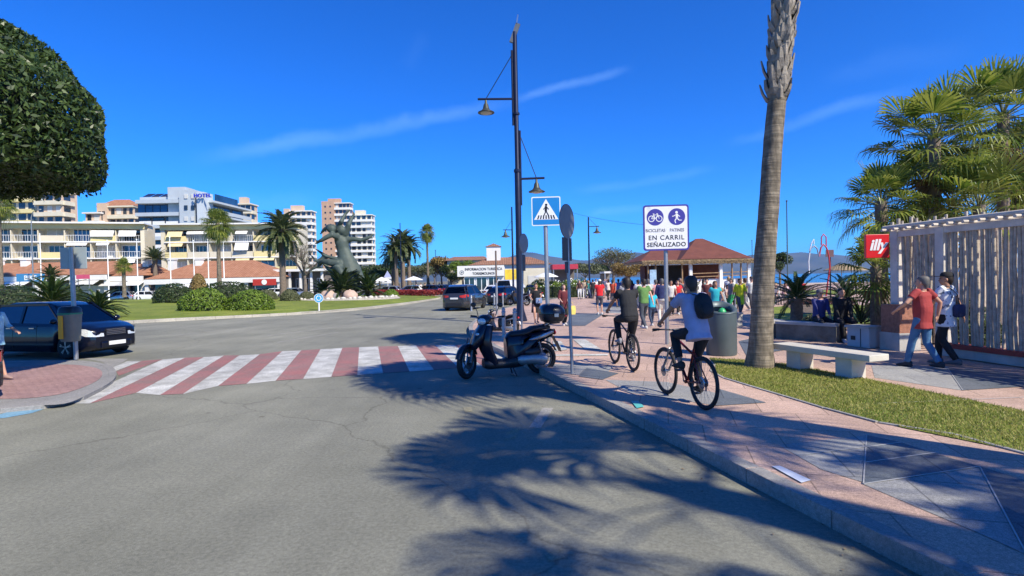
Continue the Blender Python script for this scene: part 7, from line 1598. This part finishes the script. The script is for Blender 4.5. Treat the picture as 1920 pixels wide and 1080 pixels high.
def rucksack(label, loc, rz, c, up, sc=1, col=(.008, .008, .009)):
    t = thing('rucksack', label, 'rucksack', loc, rz); Q = V(*c); u = V(*up).normalized(); f = u.cross(V(1, 0, 0)); m = MB()
    m.loft([ring(Q + u * h * sc, V(1, 0, 0), f, rx * sc, ry * sc, 18, 3) for h, rx, ry in ((-.20, .06, .04), (-.18, .12, .08), (-.05, .145, .10), (.08, .14, .095), (.18, .10, .07), (.215, .04, .03))]); m.build('bag', mat('black nylon', col, .7, 0, .2, 12, bump=.3), t)
    m = MB(); m.loft([ring(Q + u * (h - .04) * sc - f * .085 * sc, V(1, 0, 0), f, rx * sc, ry * sc, 14, 3) for h, rx, ry in ((-.12, .07, .02), (-.08, .10, .035), (.03, .10, .035), (.06, .07, .02))]); m.build('front_pocket', mat('black nylon', col), t)
    for q in (-1, 1): m = MB(); m.tube([tuple(Q + u * .18 * sc + V(q * .07, 0, 0)), tuple(Q + u * .25 * sc + V(q * .09, 0, 0) + f * .12), tuple(Q + u * .12 * sc + V(q * .13, 0, 0) + f * .26), tuple(Q - u * .12 * sc + V(q * .16, 0, 0) + f * .14)], .016, 6, flat=.4); m.build('shoulder_strap', mat('black nylon', col), t)
    return t
lean_ = .30; u_ = V(0, math.sin(lean_), math.cos(lean_)); f_ = u_.cross(V(1, 0, 0)); rucksack('black rucksack on the back of the nearest cyclist', (b1p.x, b1p.y, SW), math.atan2(b1d.y, b1d.x) - math.pi / 2, V(.05, .13, 1.055) + u_ * .37 - f_ * -.0 + (V(0, -1, 0) * .19), u_, .86)
# --- two men walking past the pergola (towards the left and away)
wl = lambda q, y, z: V(q * .09, y, z)
A = xyz(1731, 690); B = xyz(1775, 684)
person('heavy man in a brick red T-shirt and blue jeans striding along the pergola', A, R(22), 'walk', 1.75, (.30, .035, .035), (.05, .14, .27), (.03, .03, .035), 'grey', 0, .55, 1.0, None, 'men walking past the pergola', .012, feet={1: V(.08, -.24, .12), -1: V(-.08, .24, .085)}, hands={1: V(.34, -.06, .98), -1: V(-.33, .26, 1.10)}, belly=.03, untuck=.06, fingers=True, headyaw=.35,
       elbow_pole={1: V(.9, -.9, 0), -1: V(-.9, -.6, -.2)})
person('man in a white patterned shirt, black trousers and black cap with a blue shoulder bag', B, R(28), 'walk', 1.80, (.62, .64, .66), (.014, .014, .017), (.12, .12, .13), 'dark', 1, .55, 1.0, (.012, .012, .014), 'men walking past the pergola', .012, feet={1: V(.08, .18, .085), -1: V(-.08, -.20, .12)}, untuck=.08, fingers=True, headyaw=.8)
pm_ = cloth((.62, .64, .66)); rp_ = [n for n in pm_.node_tree.nodes if n.type == 'VALTORGB'][0]; rp_.color_ramp.elements[0].position = .40; rp_.color_ramp.elements[1].position = .44; rp_.color_ramp.elements[0].color = (.10, .13, .20, 1); [n for n in pm_.node_tree.nodes if n.type == 'TEX_NOISE'][0].inputs['Scale'].default_value = 9
t = thing('shoulder_bag', 'dark blue shoulder bag slung behind the man in the white patterned shirt', 'bag', B, R(28)); m = MB(); m.loft([ring(V(.10, -.17, z), V(1, 0, 0), V(0, 1, 0), rx, ry, 14, 4) for z, rx, ry in ((.93, .12, .04), (.96, .16, .06), (1.12, .165, .06), (1.17, .14, .04))]); m.build('bag', cloth((.02, .03, .09)), t)
m = MB(); m.tube([(.2, -.14, 1.15), (.10, -.15, 1.35), (-.10, -.10, 1.52), (-.14, .05, 1.50), (-.02, .16, 1.3), (.18, .10, 1.1)], .012, 6, flat=.5); m.build('strap', sk, t)
# --- the seated pair on the wall
def seat(label, u, v, rz, zseat, H=1.72, **k):
    p = G(u, v, SW) + (V(0, .62, 0) if 'wall' in label and 'bar' not in label else V(0, 0, 0)); hands = {q: V(q * .16, .34, .50) for q in (-1, 1)}; feet = {q: V(q * .12, .48, .085) for q in (-1, 1)}
    return person(label, (p.x, p.y, SW), rz, 'sit', H, hands=hands, feet=feet, pelvis=V(0, 0, zseat + .09), lean=k.pop('lean', .12), knee_pole={-1: V(-.1, .4, 1), 1: V(.1, .4, 1)}, **k)
pw = G(1556, 640, SW); py = pw.y
seat('seated person in a dark blue patterned top and black trousers on the stone wall', 1560, 641, R(180), .50, top=(.035, .04, .16), bottom=(.012, .012, .014), shoes=(.02, .02, .02), hair='grey', skin=0, sleeve=1.6, vox=.016, group='people sitting on the stone wall', hat=(.10, .10, .12))
seat('seated man all in black with white trainers on the stone wall', 1603, 643, R(172), .50, H=1.82, top=(.010, .010, .011), bottom=(.010, .010, .012), shoes=(.55, .56, .6), hair='dark', skin=0, sleeve=1.9, vox=.016, group='people sitting on the stone wall')
# --- left edge pedestrian
person('person in a light blue shirt at the left edge, mostly cut off', xyz(-7, 711, .07), R(-92), 'walk', 1.68, (.28, .54, .64), (.02, .025, .05), (.3, .2, .18), 'brown', 0, 1.5, .6, None, None, .014, untuck=.05, fingers=True, hands={1: V(.25, -.15, .95), -1: V(-.26, .22, 1.02)})
# --- two women near the crosswalk sign
person('woman in a short black dress with sunglasses walking toward the viewer', xyz(1006, 607), R(180), 'walk', 1.66, (.012, .012, .014), (.02, .02, .02), (.35, .2, .15), 'brown', 0, .5, .4, None, 'women near the crosswalk sign', .018, fem=True, skirt='dress', glasses=True, feet={1: V(.06, .14, .085), -1: V(-.06, -.12, .11)}, hands={1: V(.18, .24, 1.02), -1: V(-.14, .26, 1.0)})
t = thing('handbag', 'pale blue handbag held by the woman in black', 'bag', (xyz(1011, 607)[0], xyz(1006, 607)[1] - .22, SW), 0); m = MB(); m.box((0, 0, .95), (.26, .10, .22)); m.build('bag', cloth((.18, .26, .42)), t, bevel=.03); m = MB(); m.tube([(-.1, 0, 1.05), (-.06, 0, 1.18), (.06, 0, 1.18), (.1, 0, 1.05)], .01, 6); m.build('handle', sk, t)
person('woman with long brown hair in a maroon blouse and black leggings', xyz(1058, 610), R(190), 'walk', 1.62, (.11, .015, .022), (.015, .014, .018), (.6, .55, .52), 'brown', 2, 1.4, 1.0, None, 'women near the crosswalk sign', .018, fem=True, longhair=True, untuck=.10, feet={1: V(.06, .10, .085), -1: V(-.06, -.10, .10)}, hands={1: V(.16, .24, .96), -1: V(-.14, .26, .94)})
t = thing('shopping_bag', 'yellow shopping bag carried beside the woman in maroon', 'bag', (xyz(1073, 612)[0], xyz(1058, 612)[1], SW), .4); m = MB(); m.loft([[(-.13, -.05, .45), (.13, -.05, .45), (.13, .05, .45), (-.13, .05, .45)], [(-.15, -.06, .62), (.15, -.06, .62), (.15, .06, .62), (-.15, .06, .62)], [(-.14, -.03, .78), (.14, -.03, .78), (.14, .03, .78), (-.14, .03, .78)]], smooth=False); m.build('bag', cloth((.65, .5, .12)), t); m = MB(); m.tube([(-.07, 0, .78), (-.03, 0, .92), (.03, 0, .92), (.07, 0, .78)], .008, 5); m.build('handle', cloth((.65, .5, .12)), t)
# --- promenade crowd: (u, v feet, facing deg (0 = away), height, top, bottom, extras, label)
W_ = (.60, .60, .58); K = (.015, .015, .018); crowd = [
 (1125, 590, 0, 1.75, (.55, .012, .02), (.10, .10, .12), dict(legs=.5, hat=(.6, .6, .58), sleeve=.5), 'man in a red T-shirt, grey shorts and white cap walking away'),
 (1150, 577, -40, 1.72, (.60, .08, .03), (.10, .09, .10), dict(legs=.5, sleeve=.5), 'person in an orange red top just beyond the red T-shirt man'),
 (1141, 566, 20, 1.70, (.60, .50, .45), K, dict(sleeve=.5), 'person in a pale top between the two in red'),
 (1087, 561, 170, 1.68, (.07, .035, .03), W_, dict(fem=True, longhair=True, sleeve=.5), 'woman in a dark brown top and white trousers left of the red T-shirt man'),
 (1096, 560, 175, 1.72, (.42, .34, .24), W_, dict(sleeve=.5), 'person in a tan top and white trousers beside the dark brown top'),
 (1112, 560, 0, 1.70, K, K, dict(sleeve=.6), 'person all in black standing by the far lamp post'),
 (1169, 583, 10, 1.60, (.28, .28, .31), (.62, .42, .38), dict(fem=True, longhair=True, legs=.5), 'woman in a grey top and bare legs left of the cyclist in black'),
 (1160, 568, 0, 1.72, (.20, .24, .40), (.08, .09, .14), dict(), 'person in a slate blue shirt beyond the grey topped woman'),
 (1208, 618, 15, 1.78, (.10, .22, .06), (.05, .06, .08), dict(hair='dark'), 'tall person in an olive green shirt right of the cyclist in black'),
 (1216, 592, 0, 1.74, (.50, .52, .50), (.22, .24, .27), dict(legs=.5), 'man in a pale grey shirt beyond the olive green one'),
 (1223, 612, 5, 1.36, (.02, .42, .60), (.03, .05, .10), dict(hair='dark'), 'boy in a bright turquoise T-shirt and dark jeans'),
 (1230, 588, 10, 1.70, (.60, .30, .32), (.3, .3, .32), dict(hair='grey'), 'person in a pink shirt behind the boy in turquoise'),
 (1242, 604, -10, 1.76, (.020, .03, .11), (.62, .60, .55), dict(hair='grey', sleeve=1.5), 'man in a navy jacket and white trousers'),
 (1259, 592, 170, 1.66, (.62, .60, .56), K, dict(fem=True), 'woman in a white top right of the lane sign post'),
 (1271, 590, 185, 1.64, (.55, .02, .03), K, dict(fem=True, longhair=True), 'woman in a red top and black skirt right of the lane sign post'),
 (1286, 588, 175, 1.70, (.25, .20, .18), K, dict(hands={1: V(.30, .10, 1.62), -1: V(-.25, .1, .9)}), 'person shading the eyes with a raised arm, left one of the pair'),
 (1302, 589, 190, 1.72, (.16, .17, .14), K, dict(hands={-1: V(-.28, .10, 1.64), 1: V(.25, .1, .9)}), 'person shading the eyes with a raised arm, right one of the pair'),
 (1197, 585, 30, 1.7, (.45, .44, .46), (.06, .07, .12), dict(), 'person in light grey behind the olive green shirt'),
 (1182, 570, -5, 1.72, (.5, .47, .40), (.1, .1, .14), dict(), 'person in a beige top far beyond the cyclist in black'),
 (1342, 612, 175, 1.64, (.015, .34, .42), (.02, .03, .06), dict(fem=True, longhair=True, hair='brown', sleeve=.45), 'woman in a teal top standing behind the litter bin'),
 (1326, 590, 160, 1.70, (.12, .03, .03), K, dict(), 'person in dark maroon left of the teal topped woman'),
 (1372, 590, 95, 1.70, (.22, .22, .22), (.02, .30, .10), dict(hair='grey'), 'person in grey and green leaning over behind the litter bin'),
 (1388, 594, 180, 1.68, (.75, .70, .02), (.08, .08, .09), dict(sleeve=1.3, untuck=.25), 'person in a bright yellow jacket left of the ringed palm trunk'),
 (1410, 585, 175, 1.74, (.60, .60, .58), (.05, .05, .06), dict(hat=(.05, .05, .05)), 'man in a white shirt and dark cap against the ringed palm trunk'),
 (1506, 560, 0, 1.30, (.55, .02, .02), (.03, .03, .05), dict(hair='dark'), 'child in a red top beside the arching cycad'),
 (1118, 556, 180, 1.72, (.62, .62, .60), (.2, .2, .24), dict(), 'person in white coming from the far end of the promenade'),
 (1176, 562, 180, 1.72, (.3, .1, .1), (.06, .06, .08), dict(), 'person in dusty red at the far end of the promenade'),
 (1134, 553, 180, 1.72, (.10, .12, .2), (.3, .28, .24), dict(), 'person in navy at the far end of the promenade')]
more = [(1188, 575, 'plum', (.12, .03, .08)), (1204, 572, 'mustard', (.42, .28, .05)), (1238, 578, 'sky blue', (.25, .42, .60)), (1250, 582, 'charcoal', (.05, .05, .06)), (1264, 578, 'cream', (.60, .55, .42)), (1278, 580, 'rust', (.35, .10, .04)), (1293, 580, 'denim blue', (.08, .14, .26)),
        (1318, 578, 'mint', (.30, .50, .40)), (1334, 576, 'black', (.015, .015, .018)), (1350, 576, 'coral', (.58, .22, .18)), (1366, 580, 'white striped', (.58, .58, .62)), (1398, 580, 'khaki', (.24, .22, .12)), (1142, 560, 'violet', (.20, .10, .30)), (1166, 558, 'ivory', (.60, .58, .50)), (1104, 557, 'teal green', (.03, .22, .20)), (1079, 559, 'wine red', (.22, .02, .04))]
for i, (u, v, nm, c) in enumerate(more[:2] + more[3:9:2] + more[10:15]): crowd.append((u + (i * 5) % 7 - 3, v + (i * 7) % 11 - 5, (i * 67) % 360, 1.62 + .02 * (i * 5 % 9), c, [(.03, .03, .04), (.10, .13, .22), (.35, .32, .26), (.55, .54, .5)][i % 4], dict(fem=i % 2 == 0, longhair=i % 4 == 0, legs=[1, .5, 1][i % 3], sleeve=[.55, 1.6, .4][i % 3], hair=['dark', 'fair', 'brown', 'grey'][i % 4]), 'person in a %s top in the crowd on the promenade' % nm))
for i, (u, v, f, H, tp, bt, ex, lab) in enumerate(crowd):
    ex = dict(ex); pose = 'walk' if i % 3 else 'stand'
    person(lab, xyz(u, v), R(f), pose, H, tp, bt, (.05, .05, .05) if i % 2 else (.5, .5, .5), ex.pop('hair', random.choice(['dark', 'brown', 'grey'])), i % 3, ex.pop('sleeve', .55), ex.pop('legs', 1.0), ex.pop('hat', None), 'people strolling on the promenade', .026 if v > 575 else .032, seed=i, **ex)
# seated groups round the bar
sitters = [(1312, 583, 90, (.45, .44, .42), 'person in pale grey sitting before the bar, left of the maroon one'), (1333, 582, 250, (.20, .05, .05), 'person in dark red sitting before the white bar wall'), (1358, 596, 100, (.35, .37, .38), 'person in light grey bending forward behind the litter bin'),
           (1362, 578, 200, (.42, .30, .26), 'person in pinkish beige sitting at the right of the bar'), (1377, 580, 150, (.06, .08, .05), 'person in dark green sitting beside the yellow jacket'), (1458, 572, 120, (.62, .60, .60), 'person in white sitting right of the ringed palm trunk, nearest it'),
           (1470, 570, 200, (.60, .40, .42), 'person in pink sitting right of the ringed palm trunk'), (1480, 571, 230, (.62, .50, .50), 'woman in pale pink with long hair sitting farthest from the trunk'), (1449, 566, 160, (.5, .5, .52), 'person in light grey sitting right behind the ringed palm trunk')]
for i, (u, v, f, c, lab) in enumerate(sitters):
    seat(lab, u, v, R(f), .44, top=c, bottom=K if i % 2 else (.3, .3, .33), shoes=(.4, .4, .4), hair=['dark', 'brown', 'fair'][i % 3], skin=i, sleeve=.6, vox=.028, group='people sitting round the beach bar', lean=.25, longhair=(i == 7), fem=(i == 7))
    p = xyz(u, v); st_ = thing('stool', 'low dark stool under the %s' % ' '.join(lab.replace(' sitting', '').replace(' bending forward', '').replace('with long hair ', '').split()[:9]), 'stool', p, R(f)); m = MB(); m.box((0, 0, .40), (.38, .36, .05)); m.build('seat', sk, st_)
    for a in (-1, 1):
        for b_ in (-1, 1): m = MB(); m.box((a * .15, b_ * .14, .19), (.03, .03, .37)); m.build('leg', sk, st_)
# far people beyond the roundabout
far = [(741, (.35, .22, .45), 'lilac'), (748, (.55, .10, .30), 'magenta'), (758, (.12, .10, .20), 'dark violet'), (765, (.03, .22, .16), 'dark green'), (773, (.05, .30, .24), 'sea green'), (781, (.45, .25, .20), 'salmon'), (789, (.62, .60, .58), 'white'), (797, (.55, .42, .35), 'beige'), (806, (.20, .12, .10), 'brown'), (813, (.03, .03, .05), 'black'), (824, (.6, .6, .6), 'pale grey'), (850, (.60, .05, .12), 'crimson')]
for i, (u, c, nm) in enumerate(far):
    p = At(u, 545, 88 + (i % 3) * 3); person('person in a %s top, one of those beyond the red flower bed' % nm, (p.x, p.y, 0), R(90 * (i % 4)), 'stand', 1.7, c, K, (.1, .1, .1), ['dark', 'brown', 'grey'][i % 3], i % 3, .55, 1.0, None, 'people beyond the red flower bed', .045, seed=50 + i)
# ---------------------------------------------------------------- lettering to meshes
def letters():
    fonts = [o for o in bpy.data.objects if o.type == 'FONT']; dg = bpy.context.evaluated_depsgraph_get(); new = []
    for o in fonts: new.append((o, bpy.data.meshes.new_from_object(o.evaluated_get(dg))))
    for o, me in new:
        q = bpy.data.objects.new('lettering_tmp', me); COL.objects.link(q); q.parent = o.parent; q.matrix_local = o.matrix_local.copy(); q.location = o.location; q.rotation_euler = o.rotation_euler; q.scale = o.scale
        if not me.materials: me.materials.append(o.data.materials[0])
        n = o.name; bpy.data.objects.remove(o); q.name = 'lettering'
letters()
# ---------------------------------------------------------------- distant air
def haze():
    m = MB(); m.box((0, -0 + 3900, 175), (17900, 8900 + 0, 353)); M = bpy.data.materials.new('haze'); M.use_nodes = True; N = M.node_tree.nodes; L = M.node_tree.links; N.remove(N['Principled BSDF'])
    v = N.new('ShaderNodeVolumePrincipled'); v.inputs['Color'].default_value = (.30, .58, 1.0, 1); v.inputs['Density'].default_value = 9e-5; v.inputs['Anisotropy'].default_value = .25
    L.new(v.outputs[0], N['Material Output'].inputs['Volume']); o = m.build('haze', M); o['kind'] = 'stuff'; o.visible_shadow = True
haze()
